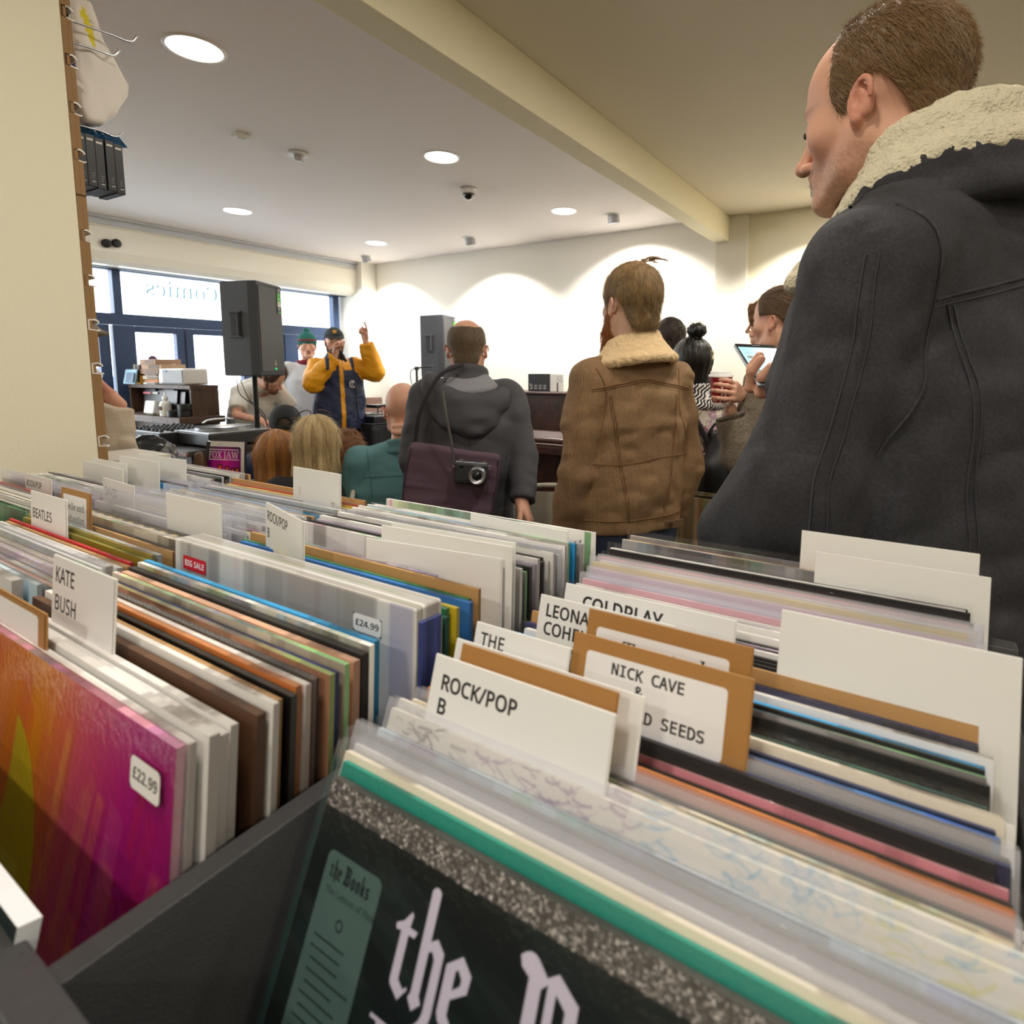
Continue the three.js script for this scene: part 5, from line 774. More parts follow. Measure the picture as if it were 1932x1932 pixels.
{ // performer with the microphone
  const t = person('performer in a yellow sleeved navy jacket and cap, singing with one arm raised', [3.486, 0, -4.717], deg(-28));
  const J = joints(STAND, { head: [-0.016, 1.652, -0.03], neck: [-0.012, 1.50, -0.05], shR: [-0.165, 1.435, -0.06], shL: [0.165, 1.445, -0.03], elL: [0.31, 1.385, 0.10], wrL: [0.232, 1.665, 0.155], elR: [-0.235, 1.29, 0.13], wrR: [-0.05, 1.535, 0.18], pelvis: [-0.005, 0.96, 0] }, 1.0);
  const H = { turn: -0.08, pitch: -0.04, skin: 'fair', headScale: 1.02, stubble: 1, paint: (q, c) => (q.z > 0.05 && Math.abs(q.y - 0.028) < 0.006 && Math.abs(Math.abs(q.x) - 0.032) < 0.02 ? mixc(c, lin('#4a2f22'), 0.7) : c) };
  H.hands = [[basis([-0.045, 1.545, 0.185], [0.25, 0.75, -0.2], [0.55, 0.1, 0.8]), -1, { all: 1.05, spread: 0.02, thumb: [[0.030, 0.048, 0.02], [0.02, 0.07, 0.04], [0.002, 0.08, 0.05]] }], [basis([0.225, 1.69, 0.16], [-0.12, 1, 0.1], [-0.6, 0, 0.8]), 1, { f: [0.35, 1.2, 1.35, 1.35], thumb: [[0.03, 0.045, 0.025], [0.018, 0.07, 0.042], [0.004, 0.086, 0.05]] }]];
  mesh('body', bodyGeo(J, H), skinMat, t); eyes(J, H, t); const M = headM(J, H);
  const B = new Field(); B.at(M).ell([0, -0.085, 0.066], [0.05, 0.042, 0.042], 0.03); for (const s of [-1, 1]) B.cap([s * 0.065, 0, 0.01], [s * 0.052, -0.07, 0.03], 0.012, 0.02, 0.02); B.ell([0, -0.043, 0.1], [0.03, 0.009, 0.01], 0.008); B.disp = (x, y, z) => 0.003 * noise3(x * 90, y * 60, z * 90); mesh('beard', fieldGeo(B, 0.006, { uv: 'around', centre: J.head }), mat('#4a2a1c', 0.7), t);
  const yel = lin('#e8a004'), navy = lin('#1f2a4c'), jf = topField(J, { chest: 0.205, waist: 0.22, hip: 0.245, squash: 0.7, sleeve: [0.088, 0.092, 0.062], hem: 0.845, folds: 0.012, seed: 6 });
  const segD = (p, a, b) => { const A = V(...a), Bv = V(...b), P = V(...p), d = Bv.clone().sub(A), h = clamp(P.clone().sub(A).dot(d) / d.lengthSq(), 0, 1); return P.distanceTo(A.addScaledVector(d, h)); };
  const jc = (x, y, z) => { const p = [x, y, z], arm = Math.min(segD(p, J.shL, J.elL), segD(p, J.elL, J.wrL)), armR = Math.min(segD(p, J.shR, J.elR), segD(p, J.elR, J.wrR)); const sl = arm < 0.115 && Math.abs(x) > 0.125 + (y < 1.38 ? 0.04 : 0) || armR < 0.105 && (x < -0.135 || z > 0.15); if (y > 1.405 && !(Math.abs(x) < 0.03)) { const band = Math.abs(Math.abs(x) - 0.12) < 0.014; return band ? navy : yel; } if (sl) return yel; if (z > 0 && Math.abs(x - 0.012) < 0.017) return yel; return navy; };
  const jac = mesh('jacket', fieldGeo(jf, 0.0085, { color: jc }), mat('#ffffff', 0.55, { vertexColors: true, bumpMap: rep(texGrain, 10), bumpScale: 0.0004 }), t);
  const badge = canvasTex(128, 128, (g, W, Hh) => { g.clearRect(0, 0, W, Hh); g.strokeStyle = '#e9e4da'; g.lineWidth = 9; g.beginPath(); g.arc(60, 62, 38, 0.6, 5.4); g.stroke(); g.beginPath(); g.arc(72, 58, 20, 2, 6); g.stroke(); g.fillStyle = '#d79a92'; g.beginPath(); g.ellipse(90, 100, 14, 10, 0.6, 0, 7); g.fill(); });
  mesh('badge', new THREE.PlaneGeometry(0.10, 0.10), mat('#ffffff', 0.6, { map: badge, alphaTest: 0.4 }), jac, [0.10, 1.275, 0.157], [0.05, 0.45, 0]);
  const stand = collarField((a) => { const s = Math.sin(a), c = -Math.cos(a); return [[-0.012 + s * 0.07, 1.535, -0.04 + c * 0.075], [-0.012 + s * 0.085, 1.49, -0.04 + c * 0.09]]; }, 0.011, 20, -2.4, 2.4); mesh('stand_collar', fieldGeo(stand, 0.007), cloth('#1f2a4c', 0.6), jac);
  const cap = new Field(); cap.at(M).ell([0, 0.052, -0.008], [0.086, 0.098, 0.108], 0.02); const Lc = headLocal(M); cap.clip((x, y, z) => { const q = Lc(x, y, z); return 0.042 + 0.1 * Math.min(0, q.z) * 0 - q.y; }); mesh('cap', fieldGeo(cap, 0.006), cloth('#34383f', 0.8), t);
  const pk = new Field(); pk.at(M).box([0, 0.042, 0.125], [0.066, 0.006, 0.05], 0.005, 0.01, { rot: [0.22, 0, 0] }); mesh('peak', fieldGeo(pk, 0.005), cloth('#2b2f36', 0.7), t);
  const cb = mesh('cap_badge', new THREE.PlaneGeometry(0.042, 0.042), mat('#fff', 0.6, { map: canvasTex(64, 64, (g) => { g.fillStyle = '#7a5a1c'; g.beginPath(); g.arc(32, 32, 30, 0, 7); g.fill(); g.strokeStyle = '#e8a83a'; g.lineWidth = 8; g.strokeRect(16, 14, 32, 16); g.strokeRect(16, 30, 32, 18); }), alphaTest: 0.4 }), t); cb.position.copy(V(0, 0.098, 0.092).applyMatrix4(M)); cb.rotation.set(-0.5, -0.08, 0);
  legs(J, t, cloth('#202226'));
  const m = thing('microphone', 'black wired microphone held to the mouth of the performer', 'microphone', [0, 0, 0]); const Wm = new THREE.Matrix4().makeRotationY(deg(-28)).setPosition(3.486, 0, -4.717);
  m.applyMatrix4(Wm.multiply(basis([0.005, 1.565, 0.165], [-0.35, 0.75, -0.35], [0, 0, 1])));
  mesh('handle', lathe([[0, -0.10], [0.010, -0.10], [0.012, -0.09], [0.017, 0.05], [0, 0.05]], 18), mat('#17171a', 0.4), m); mesh('grille', moved(new THREE.SphereGeometry(0.025, 18, 14), 0, 0.065, 0), mat('#6c6e73', 0.4, { metalness: 0.8, bumpMap: rep(texGrain, 8), bumpScale: 0.001 }), m);
  mesh('cable', tube([[3.51, 1.475, -4.545], [3.515, 1.38, -4.52], [3.535, 1.1, -4.53], [3.55, 0.8, -4.50], [3.57, 0.4, -4.48], [3.62, 0.02, -4.40], [3.9, 0.012, -4.2]].map((p) => V(...p).applyMatrix4(new THREE.Matrix4().copy(m.matrix).compose(m.position, m.quaternion, m.scale).invert()).toArray()), 0.0035, 50), mat('#1a1a1c', 0.5), m);
}
{ // musician bending over the desk
  const t = person('musician in a white T-shirt leaning over the turntable desk by the door', [2.918, 0, -5.232], deg(5));
  const J = joints(STAND, { pelvis: [0.02, 0.86, -0.06], waist: [0.015, 1.0, 0.0], chest: [0.01, 1.15, 0.10], neck: [0.0, 1.29, 0.235], head: [-0.02, 1.33, 0.37], shL: [0.165, 1.215, 0.19], shR: [-0.165, 1.20, 0.155], elR: [-0.27, 1.03, 0.25], wrR: [-0.20, 0.985, 0.46], elL: [0.26, 1.0, 0.28], wrL: [0.12, 0.97, 0.48], hipL: [0.09, 0.84, -0.06], hipR: [-0.09, 0.84, -0.06] }, 0.97);
  const H = { turn: 0.35, pitch: 0.55, skin: 'ruddy', headScale: 1.0, stubble: 1 }; H.hands = [[basis(J.wrR, [0.45, -0.3, 0.75], [0.1, -1, 0]), -1, { all: 0.35 }], [basis(J.wrL, [-0.4, -0.3, 0.8], [0, -1, 0]), 1, { all: 0.4 }]];
  mesh('body', bodyGeo(J, H), skinMat, t); eyes(J, H, t); const M = headM(J, H);
  addHair(t, M, J, cropKeep({ front: 0.075, slope: 0.1, nape: -0.05 }), { color: '#4a3020', thick: 0.022, rough: 0.003, tuft: 0.010, n: 1800, len: 0.03, w: 0.0009, wild: 1.6 });
  const B = new Field(); B.at(M).ell([0, -0.085, 0.062], [0.047, 0.034, 0.038], 0.03); for (const s of [-1, 1]) B.cap([s * 0.062, -0.005, 0.01], [s * 0.05, -0.07, 0.03], 0.010, 0.018, 0.02); mesh('beard', fieldGeo(B, 0.006, { uv: 'around', centre: J.head }), mat('#6b3d26', 0.7), t);
  mesh('t_shirt', fieldGeo(topField(J, { chest: 0.185, waist: 0.18, hip: 0.18, squash: 0.7, sleeve: [0.075, 0.072, 0.05], short: 0.75, hem: 0.80, folds: 0.009, seed: 3 }), 0.009), cloth('#e9e6dd', 0.9), t); legs(J, t, blackTrousers);
}
{ // person mostly hidden behind the performer
  const t = person('person in a pale shirt and green woolly hat, hidden behind the performer', [3.62, 0, -5.36], deg(-30));
  const J = joints(STAND, {}, 0.985), H = { headScale: 0.98 }; J.head[1] += 0.01; mesh('body', bodyGeo(J, H), skinMat, t); const M = headM(J, H), L = headLocal(M);
  const F = new Field(); F.at(M).ell([0, 0.06, -0.012], [0.092, 0.10, 0.112], 0.02).ell([0, 0.168, -0.012], [0.03, 0.03, 0.03], 0.01); F.clip((x, y, z) => 0.02 - L(x, y, z).y); mesh('woolly_hat', fieldGeo(F, 0.007, { color: (x, y, z) => { const q = L(x, y, z); return q.y < 0.06 ? lin('#1d5a58') : q.y < 0.08 ? lin('#8a2a34') : lin('#1f6a62'); } }), mat('#ffffff', 0.9, { vertexColors: true }), t);
  mesh('shirt', fieldGeo(topField(J, { hem: 0.86, seed: 5 }), 0.011), cloth('#dfe3ea', 0.85), t); legs(J, t, jeans);
  mesh('scarf', moved(new THREE.TorusGeometry(0.075, 0.03, 10, 24), J.neck[0], J.neck[1] + 0.01, J.neck[2], Math.PI / 2), cloth('#8a2634', 0.9), t);
}
// long hair hanging from the crown, coloured in streaks
function longHair(t, M, J, o) {
  const F = new Field(); F.at(M).ell([0, 0.046, -0.014], [0.0855, 0.098, 0.107], 0.02); const w = o.width || 0.082;
  F.trunk([0, 0.02, -0.03], [0, -(o.length || 0.16), -0.035], 0.088, w, 0.95, 0.04); for (const s of [-1, 1]) F.cap([s * 0.062, 0.02, 0.015], [s * (w * 0.85), -(o.length || 0.16) + 0.02, 0.02], 0.03, 0.028, 0.03);
  const L = headLocal(M); F.clip((x, y, z) => { const q = L(x, y, z); return Math.max((q.z - 0.062 - 0.3 * Math.max(0, q.y - 0.05)), -(o.length || 0.16) - 0.02 + 0.02 * Math.sin(q.x * 90) - q.y, Math.abs(q.x) < 0.055 && q.y < 0.06 ? q.z - 0.045 : -1); });
  F.disp = (x, y, z) => { const q = L(x, y, z), a = Math.atan2(q.x, -q.z); return 0.005 * noise3(a * 4 + (o.seed || 0), q.y * 7, 2) + 0.0018 * noise3(a * 16, q.y * 7, 5) + 0.0009 * noise3(a * 40, q.y * 6, 7); };
  const cs = o.tones.map(lin), g = fieldGeo(F, 0.0055, { uv: 'around', centre: J.head, color: (x, y, z) => { const q = L(x, y, z), a = Math.atan2(q.x, -q.z); return mixc(cs[0], cs[1], clamp(0.5 + 0.55 * noise3(a * 14, q.y * 5, 3) + 0.35 * noise3(a * 40, q.y * 6, 9), 0, 1)); } });
  const m = mesh('hair', g, mat('#ffffff', 0.5, { vertexColors: true, bumpMap: rep(texHair, 4, 5), bumpScale: 0.0016 }), t);
  mesh('strands', strands(g, o.n || 2600, o.seed || 4, { len: 0.07, w: 0.00045, lift: 0.04, droop: 0.6, keep: (x, y, z) => L(x, y, z).y > -(o.length || 0.16) + 0.06, dir: (x, y, z, n, r) => { const d = V((r() - 0.5) * 0.25, -1, (r() - 0.5) * 0.25); return d.addScaledVector(n, -d.dot(n)).normalize(); } }), mat(o.tones[1], 0.5), m);
}
function seated(label, pos, yaw, o) {
  const t = person(label, pos, yaw), J = joints(SIT, { ...o.J }, o.s || 1), H = { skin: 'fair', ...(o.H || {}) };
  if (o.lift) for (const k of ['pelvis', 'waist', 'chest', 'neck', 'head', 'shL', 'shR', 'elL', 'elR', 'wrL', 'wrR']) J[k] = [J[k][0], J[k][1] + o.lift, J[k][2]];
  H.hands = [[basis(J.wrL, [-0.3, -0.3, 0.9], [0, -1, 0]), 1, { all: 0.5 }], [basis(J.wrR, [0.3, -0.3, 0.9], [0, -1, 0]), -1, { all: 0.5 }]];
  mesh('body', bodyGeo(J, H), skinMat, t); legs(J, t, o.legs || jeans); return [t, J, headM(J, H), H];
}
{ // man in the black cap
  const [t, J, M] = seated('seated man in a black cap and blue denim jacket, seen from behind', [2.005, 0, -3.205], deg(150), { s: 0.93, lift: -0.095, H: { turn: -0.1, skin: 'fair' } }), L = headLocal(M);
  addHair(t, M, J, cropKeep({ front: 0.03, nape: -0.07 }), { color: '#4a3c2e', thick: 0.003, nape: 1, n: 1500, len: 0.01, w: 0.0006 });
  const cap = new Field(); cap.at(M).ell([0, 0.05, -0.012], [0.087, 0.097, 0.109], 0.02).ell([0, 0.045, -0.125], [0.036, 0.03, 0.04], 0.006, { sub: 1 }); cap.clip((x, y, z) => { const q = L(x, y, z); return 0.015 - q.y; }); const cm = cloth('#1d1f23', 0.8), c = mesh('cap', fieldGeo(cap, 0.005), cm, t);
  const st = new Field(); st.at(M); for (let i = 0; i < 9; i++) { const a = lerp(-0.45, 0.45, i / 8), b = lerp(-0.45, 0.45, (i + 1) / 8); st.cap([Math.sin(a) * 0.086, 0.022, -0.012 - Math.cos(a) * 0.107], [Math.sin(b) * 0.086, 0.022, -0.012 - Math.cos(b) * 0.107], 0.008, 0.008, 0.004); } mesh('adjuster_strap', fieldGeo(st, 0.005), cm, c);
  const pk = new Field(); pk.at(M).box([0, 0.012, 0.13], [0.07, 0.006, 0.055], 0.005, 0.01, { rot: [0.25, 0, 0] }); mesh('peak', fieldGeo(pk, 0.006), cm, c);
  mesh('jacket', fieldGeo(topField(J, { chest: 0.20, hem: 0.40, seed: 8 }), 0.010), mat('#41608a', 0.85, { bumpMap: rep(texTwill, 36), bumpScale: 0.0006, map: rep(dataTex(128, (u, v, x, y) => { const g = 190 + 50 * noise3(x * 0.7, y * 0.7, 2); return [g, g, g].map((q) => clamp(q, 0, 255)); }, { colorSpace: THREE.SRGBColorSpace }), 4) }), t);
  const col = collarField((a) => { const s = Math.sin(a), c2 = -Math.cos(a); return [[J.neck[0] + s * 0.068, J.neck[1] + 0.035 - 0.02 * (1 + c2), J.neck[2] + c2 * 0.07], [J.neck[0] + s * 0.095, J.neck[1] - 0.01 - 0.02 * (1 + c2), J.neck[2] + c2 * 0.095]]; }, 0.010); mesh('collar', fieldGeo(col, 0.007), cloth('#2c4468', 0.85), t);
  mesh('glasses_arm', tube([[0.079, 0.02, 0.0], [0.08, 0.018, 0.06], [0.074, 0.012, 0.092]].map((p) => V(...p).applyMatrix4(M).toArray()), 0.002, 12), mat('#c98a4a', 0.4), t);
}
{ // fair-haired woman
  const [t, J, M] = seated('seated woman with shoulder-length blonde hair and sunglasses pushed up on it', [1.631, 0, -2.382], deg(150), { s: 0.90, lift: -0.055, H: { skin: 'fair', female: 1 } });
  longHair(t, M, J, { tones: ['#8a6c42', '#dcc694'], length: 0.165, width: 0.092, seed: 3, n: 3600 });
  const g = []; for (const s of [-1, 1]) { g.push(tube([[s * 0.078, 0.118, 0.035], [s * 0.092, 0.085, -0.01], [s * 0.094, 0.055, -0.05]].map((p) => V(...p).applyMatrix4(M).toArray()), 0.0028, 14)); g.push(new THREE.TubeGeometry(new THREE.CatmullRomCurve3([[s * 0.012, 0.152, 0.035], [s * 0.03, 0.162, 0.03], [s * 0.066, 0.145, 0.032], [s * 0.074, 0.125, 0.038], [s * 0.05, 0.122, 0.055], [s * 0.018, 0.136, 0.055]].map((p) => V(...p).applyMatrix4(M)), true), 24, 0.003, 6)); }
  mesh('sunglasses', mergeAny(g), mat('#2a2220', 0.25), t);
  mesh('top', fieldGeo(topField(J, { chest: 0.18, waist: 0.16, hem: 0.42, sleeve: [0.062, 0.055, 0.042], seed: 11 }), 0.011), cloth('#2b2a31', 0.85), t);
}
{ // ginger woman
  const [t, J, M] = seated('seated woman with long ginger hair beside the man in the black cap', [1.603, 0, -2.645], deg(148), { s: 0.86, lift: -0.085, H: { skin: 'pale', female: 1, turn: 0.15 } });
  longHair(t, M, J, { tones: ['#7a4a22', '#b9803e'], length: 0.20, width: 0.088, seed: 9, n: 2600 });
  mesh('top', fieldGeo(topField(J, { chest: 0.17, waist: 0.155, hem: 0.40, sleeve: [0.06, 0.052, 0.04], seed: 15 }), 0.012), cloth('#3a3442', 0.85), t);
}
{ // curly brown head low down
  const [t, J, M] = seated('low seated person with curly brown hair between the blonde woman and teal shirt', [2.052, 0, -2.736], deg(150), { s: 0.80, lift: -0.07, H: { skin: 'fair' } });
  addHair(t, M, J, cropKeep({ front: 0.075, slope: 0.1, nape: -0.085 }), { color: '#6b4628', strand: '#8c6038', thick: 0.022, rough: 0.003, tuft: 0.012, nape: 1, n: 2600, len: 0.03, w: 0.0009, wild: 1.8 });
  mesh('top', fieldGeo(topField(J, { chest: 0.17, hem: 0.36, sleeve: [0.06, 0.05, 0.04], seed: 16 }), 0.013), cloth('#30343c', 0.85), t);
}
{ // bald man in teal
  const [t, J] = seated('seated bald man in a teal collared shirt', [1.905, 0, -2.11], deg(140), { s: 1.0, lift: -0.035, J: { shL: [0.195, 1.02, -0.01], shR: [-0.195, 1.02, -0.01] }, H: { skin: 'ruddy', headScale: 1.06, pitch: 0.08, headMore: (F, M) => { F.at(M).cap([-0.04, -0.06, -0.088], [0.04, -0.06, -0.088], 0.014, 0.014, 0.012).cap([-0.04, -0.085, -0.088], [0.04, -0.085, -0.088], 0.016, 0.016, 0.010); } } });
  const teal = mat('#5c8a8f', 0.8, { bumpMap: rep(texTwill, 34), bumpScale: 0.0004 }), jf = topField(J, { chest: 0.225, waist: 0.215, hip: 0.21, hem: 0.44, sleeve: [0.082, 0.07, 0.05], folds: 0.008, seed: 20 }), sh = mesh('shirt', fieldGeo(jf, 0.008), teal, t);
  const col = collarField((a) => { const s = Math.sin(a), c = -Math.cos(a); return [[J.neck[0] + s * 0.072, J.neck[1] + 0.03 - 0.018 * (1 + c), J.neck[2] + c * 0.075], [J.neck[0] + s * 0.098, J.neck[1] - 0.012 - 0.03 * (1 + c), J.neck[2] + c * 0.098]]; }, 0.009); mesh('collar', fieldGeo(col, 0.006), cloth('#4f7c82', 0.8), t);
  mesh('seam', seamTube(jf, seq(18, (u) => [lerp(-0.19, 0.19, u), 0.925 + 0.012 * Math.sin(u * 3.1), -0.4]), [0, 0, 1], 0.0018), cloth('#4d7a80', 0.8), sh);
  for (const s of [-1, 1]) mesh('seam', seamTube(jf, seq(14, (u) => [s * lerp(0.165, 0.15, u), lerp(1.05, 0.84, u), -0.4]), [0, 0, 1], 0.0018), cloth('#4d7a80', 0.8), sh);
}
{ // woman with the bun and backpack
  const t = person('woman with a black topknot in a flowered jacket, wearing a black backpack', [2.50, 0, -0.875], deg(138));
  const J = joints(STAND, { head: [0.03, 1.42, 0.03] }, 0.875), H = { skin: 'tan', turn: 0.1, headScale: 0.98, female: 1 }; H.hands = [[basis(J.wrL, [0, -1, 0.2], [-1, 0, 0]), 1, { all: 0.4 }], [basis(J.wrR, [0, -1, 0.2], [1, 0, 0]), -1, { all: 0.4 }]]; J.head = [0.02, 1.425, 0.025]; J.neck = [0.005, 1.29, 0.0];
  mesh('body', bodyGeo(J, H), skinMat, t); const M = headM(J, H), L = headLocal(M);
  const F = new Field(); F.at(M).ell([0, 0.04, -0.016], [0.086, 0.102, 0.108], 0.02).ell([0, -0.045, -0.055], [0.062, 0.055, 0.045], 0.03).ell([0, 0.165, -0.045], [0.045, 0.034, 0.042], 0.006); F.clip((x, y, z) => { const q = L(x, y, z); return Math.max(q.z - 0.05 - 0.2 * Math.max(0, q.y - 0.05), (q.z > -0.01 ? -0.02 : -0.095) - q.y); });
  F.disp = (x, y, z) => { const q = L(x, y, z), a = Math.atan2(q.x, -q.z); return 0.003 * noise3(a * 24, q.y * 10, 3) + (q.y > 0.13 ? 0.004 * noise3(q.x * 90, q.y * 90, q.z * 90) : 0); }; const hg = fieldGeo(F, 0.005, { uv: 'around', centre: J.head }), hr = mesh('hair', hg, mat('#17130f', 0.38, { bumpMap: rep(texHair, 4, 5), bumpScale: 0.0014 }), t);
  mesh('strands', strands(hg, 900, 6, { len: 0.03, w: 0.0006, lift: 0.3, keep: (x, y, z) => L(x, y, z).y > 0.14, dir: (x, y, z, n, r) => V((r() - 0.5), 0.6, r() - 0.5).normalize() }), mat('#1a1612', 0.5), hr);
  for (const [a, b] of [[[-0.02, 0.075, -0.118], [-0.062, 0.06, -0.093]], [[-0.035, 0.035, -0.118], [-0.066, 0.072, -0.085]]]) mesh('hair_pin', tube([a, b].map((p) => V(...p).applyMatrix4(M).toArray()), 0.0022, 4), mat('#d8c48e', 0.3, { metalness: 0.8 }), t);
  const floral = canvasTex(512, 512, (g, W, Hh) => { const r = rng(41); g.fillStyle = '#ded3c2'; g.fillRect(0, 0, W, Hh); for (let i = 0; i < 46; i++) { const x = r() * W, y = r() * Hh, s = 14 + r() * 30, c = ['#a98bb0', '#8d6a94', '#b06a80', '#c9a2b4', '#7a2c58'][Math.floor(r() * 5)]; for (const ox of [-W, 0, W]) for (const oy of [-Hh, 0, Hh]) { for (let k = 0; k < 7; k++) { g.globalAlpha = 0.7; g.fillStyle = c; g.beginPath(); g.ellipse(x + ox + Math.cos(k * 0.9) * s * 0.5, y + oy + Math.sin(k * 0.9) * s * 0.5, s * 0.42, s * 0.28, k * 0.9, 0, 7); g.fill(); } g.globalAlpha = 1; g.fillStyle = '#efe6d6'; g.beginPath(); g.arc(x + ox, y + oy, s * 0.18, 0, 7); g.fill(); } } for (let i = 0; i < 120; i++) { g.globalAlpha = 0.8; g.strokeStyle = ['#6f5a3a', '#8a6a4a', '#55603c', '#4a3430'][i % 4]; g.lineWidth = 2 + r() * 3; const x = r() * W, y = r() * Hh; g.beginPath(); g.moveTo(x, y); g.quadraticCurveTo(x + 20 - 40 * r(), y + 20, x + 40 - 80 * r(), y + 40 * r()); g.stroke(); } }, { wrapS: THREE.RepeatWrapping, wrapT: THREE.RepeatWrapping });
  const jac = mesh('jacket', fieldGeo(topField(J, { chest: 0.195, waist: 0.185, hip: 0.20, squash: 0.7, hem: 0.74, sleeve: [0.074, 0.066, 0.05], folds: 0.010, seed: 13 }), 0.009), mat('#ffffff', 0.8, { map: rep(floral, 3.0) }), t);
  const zebra = canvasTex(256, 256, (g, W, Hh) => { g.fillStyle = '#ece8e2'; g.fillRect(0, 0, W, Hh); g.strokeStyle = '#16141a'; g.lineWidth = 13; for (let i = -4; i < 14; i++) { g.beginPath(); for (let y = -10; y <= 266; y += 12) g.lineTo(i * 30 + y * 0.7 + 11 * Math.sin(y * 0.09 + i), y); g.stroke(); } }, { wrapS: THREE.RepeatWrapping, wrapT: THREE.RepeatWrapping });
  const col = collarField((a) => { const s = Math.sin(a), c = -Math.cos(a); return [[0.003 + s * 0.078, 1.335 - 0.02 * (1 + c), 0.003 + c * 0.082], [0.003 + s * 0.115, 1.255 - 0.02 * (1 + c), -0.002 + c * 0.11]]; }, 0.014); mesh('collar', fieldGeo(col, 0.007), mat('#ffffff', 0.8, { map: rep(zebra, 7) }), jac); legs(J, t, blackTrousers);
  const b = thing('backpack', 'black cinched backpack worn over the flowered jacket', 'backpack', [2.50, 0, -0.875], deg(138));
  const bf = new Field().ell([-0.045, 0.91, -0.205], [0.155, 0.20, 0.085], 0.03).ell([-0.05, 0.80, -0.215], [0.165, 0.11, 0.095], 0.04).cap([-0.01, 1.10, -0.17], [0.0, 1.13, -0.155], 0.045, 0.03, 0.05); bf.disp = (x, y, z) => 0.010 * noise3(x * 16, y * 9, z * 16) + 0.005 * noise3(x * 34, y * 16, z * 30); mesh('bag_body', fieldGeo(bf, 0.008), mat('#1a1a1d', 0.5, { bumpMap: rep(texGrain, 20), bumpScale: 0.0003 }), b);
  for (const s of [-1, 1]) mesh('strap', tube([[s * 0.03, 1.10, -0.165], [s * 0.075, 1.20, -0.14], [s * 0.10, 1.275, -0.075], [s * 0.115, 1.30, 0.0], [s * 0.12, 1.22, 0.11], [s * 0.14, 1.02, 0.14], [s * 0.15, 0.86, 0.0], [s * 0.13, 0.80, -0.15]], 0.013, 40), cloth('#202024', 0.7), b);
  mesh('carry_loop', tube([[-0.035, 1.11, -0.165], [-0.05, 1.17, -0.185], [0.0, 1.19, -0.185], [0.035, 1.14, -0.165]], 0.006, 20), cloth('#2a2a30', 0.7), b); mesh('emblem', new THREE.TorusGeometry(0.019, 0.003, 6, 24), mat('#d8d8da', 0.6), b, [-0.165, 0.895, -0.262], [0, 0.55, 0]); mesh('emblem_mark', box(0.028, 0.005, 0.003), mat('#d8d8da', 0.6), b, [-0.165, 0.865, -0.262], [0, 0.55, 0]);
}
{ // man behind the bearded one
  const t = person('dark-haired man partly hidden between the bearded man and the topknot woman', [3.147, 0, -1.262], deg(125)); const J = joints(STAND, {}, 0.955), H = { skin: 'fair' };
  mesh('body', bodyGeo(J, H), skinMat, t); addHair(t, headM(J, H), J, cropKeep({ nape: -0.07 }), { color: '#2f251b', thick: 0.010, tuft: 0.004, nape: 1, n: 1500, len: 0.02, w: 0.0008 });
  mesh('jacket', fieldGeo(topField(J, { hem: 0.82, seed: 17 }), 0.012), cloth('#2e323b', 0.85), t); legs(J, t, blackTrousers);
}
{ // curly-haired man
  const t = person('curly-haired man in profile farthest back by the rear wall post', [3.43, 0, -0.76], deg(180)); const J = joints(STAND, { head: [-0.05, 1.675, 0.04] }, 1.0), H = { skin: 'fair', headScale: 1.0, pitch: 0.05 };
  mesh('body', bodyGeo(J, H), skinMat, t); eyes(J, H, t); addHair(t, headM(J, H), J, cropKeep({ front: 0.09, slope: 0.1, nape: -0.07 }), { color: '#5c3a1e', strand: '#84592e', thick: 0.024, rough: 0.003, tuft: 0.014, nape: 1, n: 2600, len: 0.032, w: 0.0009, wild: 1.8 });
  mesh('jacket', fieldGeo(topField(J, { hem: 0.85, seed: 18 }), 0.012), cloth('#3a3d44', 0.85), t); legs(J, t, jeans);
}
